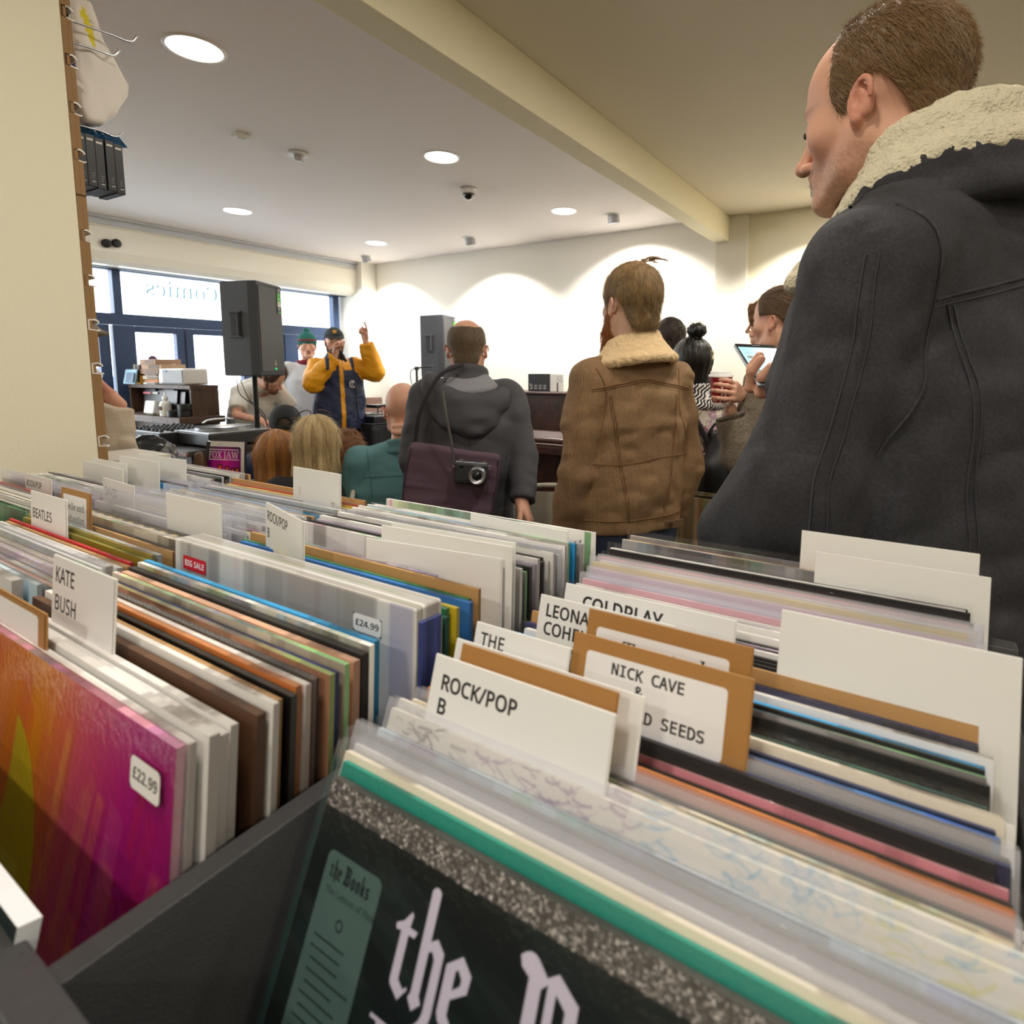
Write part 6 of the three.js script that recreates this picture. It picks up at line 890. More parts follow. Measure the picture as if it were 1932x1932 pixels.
{ // woman in the beige coat holding a cup
  const t = person('woman in a beige wool coat with tied-back hair, holding a red paper cup', [2.255, 0, -0.443], deg(160));
  const J = joints(STAND, { head: [0.0, 1.585, 0.03], neck: [-0.04, 1.445, 0.0], shL: [0.125, 1.36, 0.0], elL: [0.185, 1.10, 0.06], wrL: [0.225, 1.27, 0.08] }, 0.96), H = { skin: 'fair', female: 1, turn: 0.05, headScale: 1.02 };
  const cup = [0.273, 1.345, 0.09]; 
  H.hands = [[basis([0.213, 1.328, 0.05], [0.75, 0.12, -0.28], [0.35, 0.1, 0.94]), 1, { f: [[0.25, 0.95, 0.7], [0.25, 1.0, 0.7], [0.3, 1.0, 0.7], [0.35, 1.0, 0.7]], spread: 0.10, thumb: [[0.034, 0.02, 0.03], [0.04, 0.045, 0.055], [0.036, 0.07, 0.066]] }, 0.95]];
  mesh('body', bodyGeo(J, H), skinMat, t); eyes(J, H, t); const M = headM(J, H), L = headLocal(M);
  addHair(t, M, J, (x, y, z) => Math.max(z - 0.048 - 0.25 * Math.max(0, y - 0.04), (z > -0.01 ? 0.03 : lerp(0.03, -0.05, sstep(-0.02, -0.08, z))) - y), { color: '#54402c', strand: '#6e563c', thick: 0.006, nape: 1, n: 3000, len: 0.05, w: 0.0005, lift: 0.03, wild: 0.3, flow: V(0, -0.3, -1) });
  const bn = new Field(); bn.at(M).ell([0, 0.02, -0.128], [0.035, 0.035, 0.03], 0.01); mesh('hair_knot', fieldGeo(bn, 0.006, { uv: 'around', centre: J.head }), mat('#4c3826', 0.5), t);
  const coat = mat('#a89a86', 0.95, { bumpMap: rep(texFleece, 14), bumpScale: 0.0006, map: rep(texPlaster, 6) }), jf = topField(J, { chest: 0.20, waist: 0.195, hip: 0.21, hem: 0.55, sleeve: [0.078, 0.072, 0.062], cuff: 0.86, folds: 0.009, seed: 19 }); const c = mesh('coat', fieldGeo(jf, 0.009), coat, t);
  mesh('cuff_edge', moved(new THREE.TorusGeometry(0.055, 0.007, 8, 28), 0, 0, 0), coat, c).applyMatrix4(basis([0.219, 1.247, 0.077], [0.2, 0.1, -0.4], [0.23, 0.95, 0.11]));
  const col = collarField((a) => { const s = Math.sin(a), k = -Math.cos(a); return [[-0.035 + s * 0.07, 1.465 - 0.03 * (1 + k), 0.0 + k * 0.075], [-0.035 + s * 0.105, 1.40 - 0.03 * (1 + k), 0.0 + k * 0.1]]; }, 0.011); mesh('coat_collar', fieldGeo(col, 0.008), coat, c); mesh('coat_button', cyl(0.013, 0.013, 0.006, 18), mat('#1b1a1a', 0.4), c, [0.19, 0.93, 0.075], [Math.PI / 2, 0, -0.9]); legs(J, t, blackTrousers);
  const Wm = new THREE.Matrix4().makeRotationY(deg(160)).setPosition(2.255, 0, -0.443), cw = V(...cup).applyMatrix4(Wm);
  const k = thing('paper_cup', 'red paper cup with a white lid held by the woman in beige', 'cup', [cw.x, cw.y - 0.055, cw.z]); k.rotation.z = 0.06; k.rotation.y = 0.3;
  const print = canvasTex(1024, 256, (g, W, Hh) => { g.fillStyle = '#8e1220'; g.fillRect(0, 0, W, Hh); g.fillStyle = '#e9dcdc'; for (let i = 0; i < 3; i++) { g.save(); g.translate(90 + i * 340, 230); g.rotate(-Math.PI / 2); g.font = 'bold 76px sans-serif'; g.fillText('WAG', 30, 40); g.fillText('OLD', 30, 110); g.font = '16px sans-serif'; for (let j = 0; j < 3; j++) g.fillRect(20 + j * 30, 190, 22, 6); g.restore(); } });
  mesh('cup_wall', lathe([[0, 0], [0.029, 0], [0.030, 0.001], [0.0415, 0.106], [0.0405, 0.106], [0.0293, 0.004], [0, 0.004]], 40), mat('#ffffff', 0.45, { map: print }), k); mesh('cup_base', lathe([[0.0295, -0.002], [0.0325, -0.002], [0.0325, 0.009], [0.0308, 0.010]], 40), mat('#e9e6e0', 0.5), k); mesh('lid', lathe([[0, 0.118], [0.030, 0.118], [0.034, 0.121], [0.037, 0.119], [0.038, 0.109], [0.0435, 0.108], [0.0435, 0.101], [0.042, 0.101]], 40), mat('#f0efec', 0.4), k);
}
{ // person in the fleece, behind the panel edge
  const t = person('person in a beige fleece and flat cap, cut off by the panel, drinking', [0.83, 0, -2.83], deg(40));
  const J = joints(STAND, { head: [0.05, 1.50, 0.03], neck: [0.02, 1.355, -0.01], chest: [0.01, 1.16, 0], waist: [0, 0.98, 0], pelvis: [0, 0.86, 0], shR: [-0.13, 1.30, 0.0], elR: [-0.085, 1.135, 0.235], wrR: [-0.07, 1.285, 0.265], shL: [0.18, 1.29, 0], elL: [0.24, 1.05, 0.03], wrL: [0.2, 0.88, 0.12] }, 0.93), H = { skin: 'ruddy' };
  H.hands = [[basis([-0.065, 1.305, 0.262], [0.12, 0.62, -0.70], [-0.75, -0.2, -0.3]), -1, { all: 0.75, thumb: [[0.028, 0.04, 0.03], [0.02, 0.06, 0.05], [0.005, 0.07, 0.06]] }, 1.05]];
  mesh('body', bodyGeo(J, H), skinMat, t); const M = headM(J, H), L = headLocal(M); addHair(t, M, J, cropKeep(), { color: '#5b4c3c', thick: 0.005 });
  const cap = new Field(); cap.at(M).ell([0, 0.075, 0.0], [0.095, 0.06, 0.125], 0.02).ell([0, 0.055, 0.115], [0.06, 0.014, 0.05], 0.03); mesh('flat_cap', fieldGeo(cap, 0.007), cloth('#7a7063', 0.9), t);
  const fl = mat('#cdbfa9', 0.95, { bumpMap: rep(texFleece, 12), bumpScale: 0.0016 }); mesh('fleece_top', fieldGeo(topField(J, { chest: 0.205, waist: 0.2, hip: 0.2, hem: 0.74, sleeve: [0.085, 0.100, 0.068], cuff: 0.98, folds: 0.018, seed: 23 }), 0.008), fl, t); legs(J, t, jeans);
  const Wm = new THREE.Matrix4().makeRotationY(deg(40)).setPosition(0.83, 0, -2.83), w = V(-0.105, 1.375, 0.20).applyMatrix4(Wm), k = thing('drink_cup', 'clear cup of cola with a crumpled white napkin and black straw', 'cup', w.toArray());
  mesh('cup_wall', lathe([[0, 0], [0.030, 0], [0.040, 0.05], [0.043, 0.115], [0.041, 0.115], [0.038, 0.05], [0.028, 0.004], [0, 0.004]], 30), mat('#eef4fa', 0.08, { transmission: 0.85, thickness: 0, ior: 1.4 }), k, [0, -0.07, 0]); mesh('cola', lathe([[0, 0.006], [0.027, 0.006], [0.036, 0.048], [0, 0.048]], 30), mat('#2a1410', 0.1), k, [0, -0.07, 0]); const nf = new Field().ell([0, 0.035, 0], [0.04, 0.035, 0.04], 0.01).ell([0.02, 0.05, 0.01], [0.03, 0.025, 0.03], 0.01); nf.disp = (x, y, z) => 0.009 * noise3(x * 60, y * 60, z * 60); mesh('napkin', fieldGeo(nf, 0.005), mat('#e9f1fb', 0.7), k, [0, -0.03, 0]); mesh('straw', tube([[0, -0.04, 0], [-0.01, 0.06, 0], [-0.035, 0.11, 0.01]], 0.0035, 10), mat('#22242a', 0.4), k);
}
// ------------------------------------------------------------------ slat panel with its stock, on the far side of the cream wall
{
  const mdf = mat('#c99a62', 0.65, { map: rep(texPlaster, 5) }), whitePl = mat('#e9e6e2', 0.35);
  const t = thing('slat_panel', 'brown slatted display panel edge with white groove inserts beside the cream wall', 'display panel', [0, 0, -1.652]);
  mesh('backing_board', box(0.010, 2.40, 1.8), mdf, t, [0.5755, 1.45, -0.9]);
  const ys = [2.6, 2.395, 2.295, 2.195, 2.095, 1.995, 1.895, 1.72, 1.62, 1.52, 1.42, 1.25, 1.15, 1.0, 0.9, 0.8, 0.7, 0.6];
  let top = 2.65; for (const y of ys) { const h = top - y - 0.010; if (h > 0.02) mesh('slat', box(0.0085, h, 1.8, 0.0008, 1), mdf, t, [0.5848, y + 0.010 + h / 2, -0.9]); top = y - 0.010; }
  const sh = new THREE.Shape(); sh.moveTo(0.0, 0.012); sh.lineTo(0.013, 0.014); sh.quadraticCurveTo(0.021, 0.012, 0.022, 0.005); sh.lineTo(0.0195, 0.004); sh.quadraticCurveTo(0.018, 0.009, 0.012, 0.0105); sh.lineTo(0.003, 0.0095); sh.lineTo(0.003, -0.0095); sh.lineTo(0.012, -0.0105); sh.quadraticCurveTo(0.018, -0.013, 0.022, -0.010); sh.lineTo(0.023, -0.0125); sh.quadraticCurveTo(0.018, -0.016, 0.012, -0.013); sh.lineTo(0, -0.012); sh.closePath();
  const ig = new THREE.ExtrudeGeometry(sh, { depth: 1.8, bevelEnabled: false }); for (const y of ys) mesh('groove_insert', ig, whitePl, t, [0.572, y, -1.8]);
  mesh('panel_seam', box(0.019, 0.0022, 0.004), mat('#5a3d22', 0.8), t, [0.5795, 1.808, 0.0]);
  const chrome = mat('#c9ccd2', 0.2, { metalness: 1 });
  for (const [y0, x1, y1, z, lab, g] of [[2.192, 0.725, 2.214, -1.68, 'longer upper chrome hook sticking out past the white bag', 0], [2.150, 0.690, 2.168, -1.69, 'shorter lower chrome hook sticking out past the white bag', 0], [1.982, 0.695, 1.986, -1.72, 'chrome hook carrying the black boxes', 0]]) {
    const h = thing('display_hook', lab, 'hook', [0.592, y0, z], 0, 'hooks on the slat panel'); mesh('prong', tube([[0, 0, 0], [(x1 - 0.592) * 0.6, (y1 - y0) * 0.3, 0], [x1 - 0.592 - 0.014, (y1 - y0) * 0.6 - 0.004, 0], [x1 - 0.592, y1 - y0 + 0.006, 0]], 0.0024, 24), chrome, h); mesh('hook_plate', box(0.003, 0.03, 0.02, 0.001), chrome, h, [0.0, 0.002, 0]); mesh('tip', new THREE.SphereGeometry(0.0034, 10, 8), chrome, h, [x1 - 0.592, y1 - y0 + 0.006, 0]);
  }
  for (let i = 0; i < 5; i++) {
    const x = 0.604 + i * 0.0196, b = thing('boxed_item', ['black hanging box half hidden by the panel edge', 'second black hanging box from the panel edge', 'middle one of the five black hanging boxes', 'fourth black hanging box from the panel edge', 'outermost black hanging box at the hook tip'][i], 'box', [x, 1.846 + (i % 2) * 0.002, -1.755 - i * 0.003], 0.06 - 0.02 * (i % 3), 'black boxes on one hook');
    mesh('carton', moved(box(0.0175, 0.118, 0.095, 0.001), 0, 0.059, 0), mat('#1b1b1f', 0.4), b); mesh('end_print', moved(new THREE.PlaneGeometry(0.0165, 0.114), 0, 0.059, 0.0479), mat('#ffffff', 0.4, { map: canvasTex(64, 256, (g, W, H) => { g.fillStyle = '#1b1b1f'; g.fillRect(0, 0, W, H); g.fillStyle = '#dcd6cc'; g.fillRect(8, 16, 46, 10); g.fillStyle = '#6a6a70'; for (let k = 0; k < 3; k++) g.fillRect(26, 190 + k * 12, 26 - k * 4, 4); g.fillStyle = '#b8b8be'; g.fillRect(26, 232, 28, 5); }) }), b);
    const ts = new THREE.Shape(); ts.moveTo(-0.038, 0); ts.lineTo(0.038, 0); ts.lineTo(0.014, 0.028); ts.lineTo(-0.014, 0.028); ts.closePath(); const tab = moved(new THREE.ExtrudeGeometry(ts, { depth: 0.001, bevelEnabled: false }), 0, 0, 0, 0, Math.PI / 2); mesh('hang_tab', tab, mat('#1d5a84', 0.5), b, [0.004, 0.118, 0.01], [0, 0.5, -0.25]);
    if (i < 4) mesh('side_print', box(0.0006, 0.05, 0.06), mat('#2b4fa0', 0.5), b, [0.0089, 0.03, 0]);
  }
  const poly = [[-0.075, 0.14], [-0.022, 0.128], [-0.004, 0.055], [0.046, -0.03], [0.042, -0.055], [-0.014, -0.145], [-0.05, -0.152], [-0.085, -0.10], [-0.082, 0.03]];
  const sd = (x, y) => { let d = 1e9, s = 1; for (let i = 0, j = poly.length - 1; i < poly.length; j = i++) { const [ax, ay] = poly[i], [bx, by] = poly[j], ex = bx - ax, ey = by - ay, wx = x - ax, wy = y - ay, h = clamp((wx * ex + wy * ey) / (ex * ex + ey * ey), 0, 1); d = Math.min(d, Math.hypot(wx - ex * h, wy - ey * h)); const c1 = y >= ay, c2 = y < by, c3 = ex * wy > ey * wx; if ((c1 && c2 && c3) || (!c1 && !c2 && !c3)) s = -s; } return s * d; };
  const F = new Field().fn((x, y, z) => { const d = sd(x, y) + 0.012, w = Math.abs(z) - 0.016 - 0.012 * noise3(x * 22, y * 9, 3); return Math.min(Math.max(d, w), 0) + Math.hypot(Math.max(d, 0), Math.max(w, 0)) - 0.012; }, [-0.02, 0, 0], 0.19); F.disp = (x, y, z) => 0.006 * noise3(x * 30 + y * 12, y * 10, z * 20);
  const b = thing('paper_bag', 'crumpled white bag with a yellow mark hanging at the top of the panel', 'bag', [0.676, 2.145, -1.74]);
  mesh('bag_body', fieldGeo(F, 0.004, { color: (x, y, z) => { const u = (x + 0.034 - (0.06 - y) * 0.12) / 0.008, v = (y - 0.065) / 0.045; return u * u + v * v < 1 ? lin('#e2cf2a') : (y > 0.06 && y < 0.085 && x > -0.04 && x < -0.022 && noise3(x * 300, y * 300, 0) > 0.1 ? lin('#b8b2ae') : (y < -0.0 && y > -0.05 && x < -0.068 ? lin('#3d3a7a') : lin('#e8e0d8'))); } }), mat('#ffffff', 0.5, { vertexColors: true }), b);
}
// ------------------------------------------------------------------ ceiling fittings
{
  const wp = mat('#e9e7e2', 0.4);
  const d = thing('dome_camera', 'black dome security camera under the ceiling', 'security camera', [3.245, CEIL, -2.86]); mesh('base', lathe([[0, -0.012], [0.052, -0.012], [0.056, 0], [0, 0]], 32), wp, d); mesh('collar', cyl(0.05, 0.052, 0.03, 32), wp, d, [0, -0.025, 0]); mesh('dome', moved(new THREE.SphereGeometry(0.042, 28, 16, 0, 6.2832, Math.PI / 2, Math.PI / 2), 0, -0.038, 0), mat('#101014', 0.06, { clearcoat: 1 }), d);
  const s = thing('smoke_detector', 'white smoke detector nearest the middle of the front ceiling', 'smoke detector', [2.215, CEIL, -3.275]); mesh('base', lathe([[0, -0.016], [0.05, -0.016], [0.052, -0.01], [0.052, 0], [0, 0]], 32), wp, s); mesh('sensor_pod', lathe([[0, -0.05], [0.018, -0.05], [0.024, -0.042], [0.03, -0.018], [0, -0.018]], 24), mat('#c9c9cc', 0.3), s); for (let i = 0; i < 4; i++) mesh('rib', box(0.004, 0.03, 0.012, 0.001), wp, s, [Math.cos(i * 1.57) * 0.028, -0.03, Math.sin(i * 1.57) * 0.028]);
  const w = thing('ceiling_sensor', 'small white boxy sensor on the front ceiling, near the smoke detector', 'sensor', [1.885, CEIL, -3.29]); mesh('housing', moved(box(0.075, 0.026, 0.05, 0.004), 0, -0.013, 0), wp, w); mesh('lens', box(0.045, 0.006, 0.02, 0.002), mat('#d6d2c8', 0.3), w, [0, -0.027, 0]);
  const e = thing('twin_spot_unit', 'pair of black round lamp heads fixed to the shutter housing', 'emergency light', [2.275, 2.472, -5.995]); for (const x of [-0.037, 0.037]) { mesh('lamp_head', moved(lathe([[0, 0.012], [0.028, 0.012], [0.036, 0.0], [0.034, -0.02], [0, -0.028]], 28), 0, 0, 0, Math.PI / 2), mat('#17181a', 0.45), e, [x, x > 0 ? 0.008 : -0.006, 0.03], [0, x * 4, 0]); } mesh('bracket', box(0.05, 0.012, 0.02, 0.004), mat('#17181a', 0.45), e, [0, 0, 0.006]);
}
// ------------------------------------------------------------------ loudspeakers on stands
function loudspeaker(pos, yaw, label, standLabel, poleTop) {
  const t = thing('loudspeaker', label, 'loudspeaker', pos, yaw); t.scale.set(0.76, 1, 0.76); const body = mat('#3c3e44', 0.6, { bumpMap: rep(texGrain, 14), bumpScale: 0.0006 });
  const sh = new THREE.Shape(); [[-0.205, 0.17], [0.205, 0.17], [0.205, 0.10], [0.12, -0.19], [-0.12, -0.19], [-0.205, 0.10]].forEach(([x, z], i) => (i ? sh.lineTo(x, -z) : sh.moveTo(x, -z))); sh.closePath();
  const g = moved(new THREE.ExtrudeGeometry(sh, { depth: 0.63, bevelEnabled: true, bevelSize: 0.012, bevelThickness: 0.014, bevelSegments: 3 }), 0, -0.315, 0, -Math.PI / 2); mesh('cabinet', g, body, t);
  const gt = canvasTex(256, 256, (q, W, H) => { q.fillStyle = '#4a4b4d'; q.fillRect(0, 0, W, H); q.fillStyle = '#2b2c2e'; for (let y = 0; y < 32; y++) for (let x = 0; x < 32; x++) { q.beginPath(); q.arc(x * 8 + (y % 2) * 4, y * 8, 2.6, 0, 7); q.fill(); } }, { wrapS: THREE.RepeatWrapping, wrapT: THREE.RepeatWrapping });
  mesh('grille', moved(box(0.40, 0.60, 0.012, 0.006, 3), 0, 0, 0), mat('#ffffff', 0.55, { map: rep(gt, 3, 5) }), t, [0, 0.0, 0.184]);
  for (const s of [-1, 1]) {        // handle bay with its bar on each cheek
    const c = new THREE.Group(); c.name = 'handle_bay'; t.add(c); c.position.set(s * 0.174, 0.03, -0.04); c.rotation.y = s * (Math.PI / 2 + 0.285);
    mesh('recess', box(0.12, 0.16, 0.012, 0.004), mat('#26272b', 0.7), c, [0, 0, 0.004]); for (const y of [-0.085, 0.085]) mesh('rim', box(0.14, 0.012, 0.022, 0.004), body, c, [0, y, 0.008]); mesh('grip_bar', box(0.022, 0.16, 0.024, 0.008), body, c, [0.035, 0, 0.016]);
  }
  for (const s of [-1, 1]) mesh('vent_rib', box(0.30, 0.010, 0.26, 0.004), mat('#33353a', 0.6), t, [0, s * 0.322, -0.03]);
  mesh('emblem', moved(new THREE.CylinderGeometry(0.017, 0.017, 0.005, 24), 0, 0, 0, Math.PI / 2), mat('#c6bfae', 0.3, { metalness: 0.7 }), t, [0.03, -0.235, 0.192]); mesh('emblem_mark', moved(new THREE.TorusGeometry(0.009, 0.0025, 6, 16, 4.4), 0, 0, 0.196), mat('#2a2a2c', 0.5), t, [0.03, -0.235, 0]);
  mesh('status_led', moved(new THREE.SphereGeometry(0.006, 10, 8), 0, 0, 0), new THREE.MeshStandardMaterial({ name: 'led', color: '#0b3', emissive: '#18e060', emissiveIntensity: 2 }), t, [0.035, -0.278, 0.192]);
  const tg = canvasTex(128, 256, (q, W, H) => { q.fillStyle = '#4fb33c'; q.fillRect(0, 0, W, H); q.fillStyle = '#f0ead8'; q.fillRect(0, 110, W, 60); q.fillStyle = '#2a2a2a'; q.fillRect(14, 122, 100, 8); q.fillRect(14, 140, 80, 6); q.fillStyle = '#33363a'; q.fillRect(0, 170, W, 70); q.fillStyle = '#e8e8e8'; for (let i = 0; i < 3; i++) q.fillRect(20, 182 + i * 16, 70 - i * 10, 5); q.fillStyle = '#dff0d8'; q.fillRect(20, 70, 84, 10); });
  const tag2 = mesh('swing_tag', box(0.062, 0.145, 0.002, 0.001), mat('#4fb33c', 0.5), t, [0.145, 0.20, 0.196]); mesh('tag_print', moved(new THREE.PlaneGeometry(0.062, 0.145), 0, 0, 0.0014), mat('#fff', 0.5, { map: tg }), tag2); mesh('tag_disc', moved(cyl(0.026, 0.026, 0.002, 24), 0, 0.088, 0, Math.PI / 2), mat('#2f3033', 0.5), tag2); mesh('tag_mark', moved(new THREE.TorusGeometry(0.013, 0.003, 6, 18, 4.5), 0, 0.088, 0.002), mat('#d8d8d4', 0.5), tag2);
  const st = thing('speaker_stand', standLabel, 'speaker stand', [pos[0], 0, pos[2]], yaw), bk = mat('#17181b', 0.4, { metalness: 0.3 }), H = pos[1] - 0.33;
  mesh('pole', cyl(0.018, 0.018, H - 0.5, 18), bk, st, [0, 0.5 + (H - 0.5) / 2, 0]); mesh('sleeve_tube', cyl(0.023, 0.023, 0.75, 18), bk, st, [0, 0.52, 0]); mesh('clutch', lathe([[0.024, 0], [0.04, 0.005], [0.042, 0.06], [0.03, 0.075], [0.02, 0.078]], 18), bk, st, [0, 0.86, 0]); mesh('knob', join(moved(cyl(0.008, 0.008, 0.06, 10), 0.04, 0.9, 0, 0, 0, Math.PI / 2), moved(cyl(0.024, 0.024, 0.02, 12), 0.075, 0.9, 0, 0, 0, Math.PI / 2)), bk, st);
  for (let i = 0; i < 3; i++) { const a = i * 2.094 + 0.4, l = mesh('leg', tube([[Math.cos(a) * 0.03, 0.80, Math.sin(a) * 0.03], [Math.cos(a) * 0.17, 0.40, Math.sin(a) * 0.17], [Math.cos(a) * 0.30, 0.02, Math.sin(a) * 0.30]], 0.013, 10), bk, st); mesh('rubber_foot', new THREE.SphereGeometry(0.02, 10, 8), mat('#0e0e0f', 0.8), l, [Math.cos(a) * 0.30, 0.02, Math.sin(a) * 0.30]); mesh('brace', tube([[Math.cos(a) * 0.025, 0.30, Math.sin(a) * 0.025], [Math.cos(a) * 0.19, 0.355, Math.sin(a) * 0.19]], 0.008, 4), bk, st); }
  return t;
}
const sp1 = loudspeaker([2.395, 1.695, -4.18], deg(31), 'nearer dark loudspeaker with a green tag, in front of the shop doors', 'black tripod stand under the nearer loudspeaker', 1.35);
mesh('cable', tube([[-0.15, -0.33, -0.08], [-0.16, -0.45, -0.06], [-0.10, -0.55, 0.05], [0.02, -0.72, 0.1], [0.06, -0.80, 0.05]], 0.004, 30), mat('#141416', 0.5), sp1); mesh('cable', tube([[-0.05, -0.33, -0.12], [-0.02, -0.5, -0.05], [0.03, -0.62, 0.06], [0.05, -0.8, 0.06]], 0.0035, 24), mat('#141416', 0.5), sp1);
loudspeaker([4.63, 1.655, -4.56], deg(20), 'farther dark loudspeaker against the white wall', 'black tripod stand under the farther loudspeaker', 1.3);
// ------------------------------------------------------------------ counter, shelf unit and things on it
const walnut = mat('#6d4c36', 0.55, { map: rep(texWood, 2), bumpMap: rep(texWood, 2), bumpScale: 0.0004 });
{
  const u = thing('shelf_unit', 'brown wooden shelf unit behind the mixing desk, by the shop doors', 'shelf unit', [2.73, -0.426, -5.642]); u.scale.setScalar(1.3);
  mesh('side_panel', box(0.16, 0.96, 0.022, 0.002), walnut, u, [-0.16, 0.81, 0.375]); mesh('side_panel', box(0.16, 0.96, 0.022, 0.002), walnut, u, [-0.16, 0.81, -0.44]); mesh('back_panel', box(0.015, 0.95, 0.80), walnut, u, [-0.075, 0.81, -0.03]); mesh('top_board', box(0.17, 0.024, 0.84, 0.002), walnut, u, [-0.16, 1.30, -0.033]); mesh('shelf_board', box(0.27, 0.042, 0.90, 0.003), walnut, u, [-0.21, 1.095, 0.0]); mesh('front_divider', box(0.02, 0.18, 0.40, 0.002), walnut, u, [-0.12, 1.20, 0.17]); mesh('lower_front', box(0.02, 0.74, 0.82), walnut, u, [-0.22, 0.70, -0.03]);
  const pr = thing('printer', 'pale grey tabletop printer on the shelf unit', 'printer', [2.516, 1.281, -5.46]); pr.scale.setScalar(1.3); mesh('casing', moved(box(0.15, 0.105, 0.33, 0.014, 3), 0, 0.054, 0), mat('#e6e5e1', 0.4), pr); mesh('front_grey', box(0.006, 0.078, 0.255, 0.003), mat('#8f8d90', 0.5), pr, [-0.076, 0.058, 0.03]); mesh('paper_slot', box(0.004, 0.008, 0.27), mat('#4a4a4c', 0.6), pr, [-0.076, 0.012, 0.02]); mesh('label', box(0.003, 0.016, 0.05), mat('#3a5a86', 0.4), pr, [-0.080, 0.088, -0.06]);
  for (let i = 0; i < 7; i++) { const cs = ['#a5846a', '#b8977a', '#9a7c66', '#e3ded4', '#c9b9a6', '#b98a5e', '#efece6'], h = [0.034, 0.032, 0.03, 0.012, 0.022, 0.018, 0.014][6 - i], y = [1.281, 1.3, 1.325, 1.355, 1.372, 1.412, 1.455][i]; const b = thing('book_stack_item', ['white pad at the bottom of the pile beside the printer', 'orange-edged book low in the pile beside the printer', 'beige book in the lower half of the pile', 'thin white folder in the middle of the pile', 'lowest of three thick brown cartons in the pile', 'middle one of three thick brown cartons in the pile', 'topmost thick brown carton of the pile'][i], 'book', [2.509 + 0.013 * (i % 2), y, -5.824 + 0.01 * (i % 3)], 0.05 * ((i % 3) - 1), 'pile of books and cartons'); b.scale.setScalar(1.3); mesh('block', moved(box(0.15, h, i > 3 ? 0.25 : 0.19, 0.002), 0, h / 2, 0), mat(cs[6 - i], 0.7), b); mesh('end_band', box(0.002, h * 0.6, 0.13), mat(i === 1 ? '#d5741e' : '#6b5546', 0.6), b, [-0.0755, h / 2, 0.03]); }
  const cr = thing('record_box', 'small open box of records on the left end of the shelf unit', 'record box', [2.496, 1.28, -6.058]); cr.scale.setScalar(1.3); mesh('box_shell', join(moved(box(0.14, 0.012, 0.14), 0, 0.006, 0), moved(box(0.14, 0.06, 0.008), 0, 0.03, 0.07), moved(box(0.14, 0.06, 0.008), 0, 0.03, -0.07)), mat('#c08a2a', 0.6), cr);
  for (let i = 0; i < 9; i++) { const r = mesh('record', box(0.13, 0.12, 0.006), mat(['#3a342c', '#7a6248', '#d8d2c4', '#26252a', '#8f6f4a', '#4a5a6a', '#b8ab96', '#2b2a2e', '#6b4a34'][i], 0.5), cr, [0, 0.075, -0.05 + i * 0.012]); r.rotation.x = 0.18; }
  const bl = thing('picture_card', 'blue grey card propped at the left end of the shelf unit', 'card', [2.379, 1.281, -6.084]); bl.scale.setScalar(1.3); mesh('card', moved(box(0.006, 0.10, 0.17), 0, 0.05, 0, 0, 0, -0.2), mat('#8fb4c8', 0.5), bl); mesh('dark_print', moved(box(0.002, 0.07, 0.11), -0.012, 0.045, 0.02, 0, 0, -0.2), mat('#3d5a78', 0.5), bl);
  const pl = thing('plush_toy', 'yellow and purple plush toy sitting beside the pile of books', 'plush toy', [2.509, 1.28, -5.948]); pl.scale.setScalar(1.3); const pf = new Field().ell([0, 0.05, 0], [0.035, 0.05, 0.035], 0.02).cap([0, 0.08, 0], [0, 0.17, -0.01], 0.028, 0.026, 0.02).ell([-0.005, 0.10, 0.01], [0.03, 0.03, 0.03], 0.02); mesh('plush_body', fieldGeo(pf, 0.006, { color: (x, y) => y > 0.15 ? lin('#5a3a5c') : y > 0.12 && x > 0 ? lin('#e8dcc0') : lin('#d8c51e') }), mat('#fff', 0.9, { vertexColors: true }), pl); mesh('beak', new THREE.SphereGeometry(0.016, 12, 8), mat('#e6d04a', 0.7), pl, [-0.04, 0.10, 0.01]);
  const sb = thing('spray_bottle', 'white pump bottle with a round dark logo on the shelf', 'bottle', [2.327, 1.026, -5.369]); sb.scale.setScalar(1.3); mesh('bottle_body', lathe([[0, 0], [0.030, 0], [0.032, 0.006], [0.032, 0.075], [0.026, 0.092], [0.012, 0.098], [0.012, 0.108], [0, 0.108]], 28), mat('#eceae4', 0.35), sb); mesh('pump_head', lathe([[0.014, 0.106], [0.016, 0.108], [0.016, 0.124], [0.006, 0.128], [0.005, 0.15], [0, 0.152]], 20), mat('#f3f2ee', 0.35), sb); mesh('logo', moved(new THREE.TorusGeometry(0.010, 0.0045, 8, 22), 0, 0, 0, 0, -Math.PI / 2), mat('#5a3426', 0.5), sb, [-0.0318, 0.052, 0.004]); mesh('text_line', box(0.001, 0.004, 0.026), mat('#3a342e', 0.6), sb, [-0.0325, 0.028, 0.003]);
  for (const [x, y, z, l] of [[2.34, 1.026, -5.265, 'lower front black roll on the shelf'], [2.379, 1.026, -5.181, 'black roll standing at the shelf end, under another roll'], [2.379, 1.078, -5.174, 'topmost black roll at the shelf end']]) { const q = thing('tape_roll', l, 'tape roll', [x, y, z], 0, 'black rolls on the shelf'); q.scale.setScalar(1.3); mesh('roll', lathe([[0.022, 0], [0.036, 0], [0.038, 0.004], [0.038, 0.036], [0.036, 0.04], [0.022, 0.04], [0.022, 0]], 26), mat('#141416', 0.3, { bumpMap: rep(texGrain, 3), bumpScale: 0.001 }), q); }
  const cb = thing('white_console', 'white plastic console box on the shelf under the dark records', 'console', [2.379, 1.026, -5.629]); cb.scale.setScalar(1.3); mesh('casing', moved(box(0.10, 0.085, 0.13, 0.008), 0, 0.043, 0, 0, 0, -0.2), mat('#dddbd8', 0.4), cb); mesh('screen_mark', box(0.002, 0.006, 0.02), mat('#333', 0.5), cb, [-0.05, 0.025, 0]);
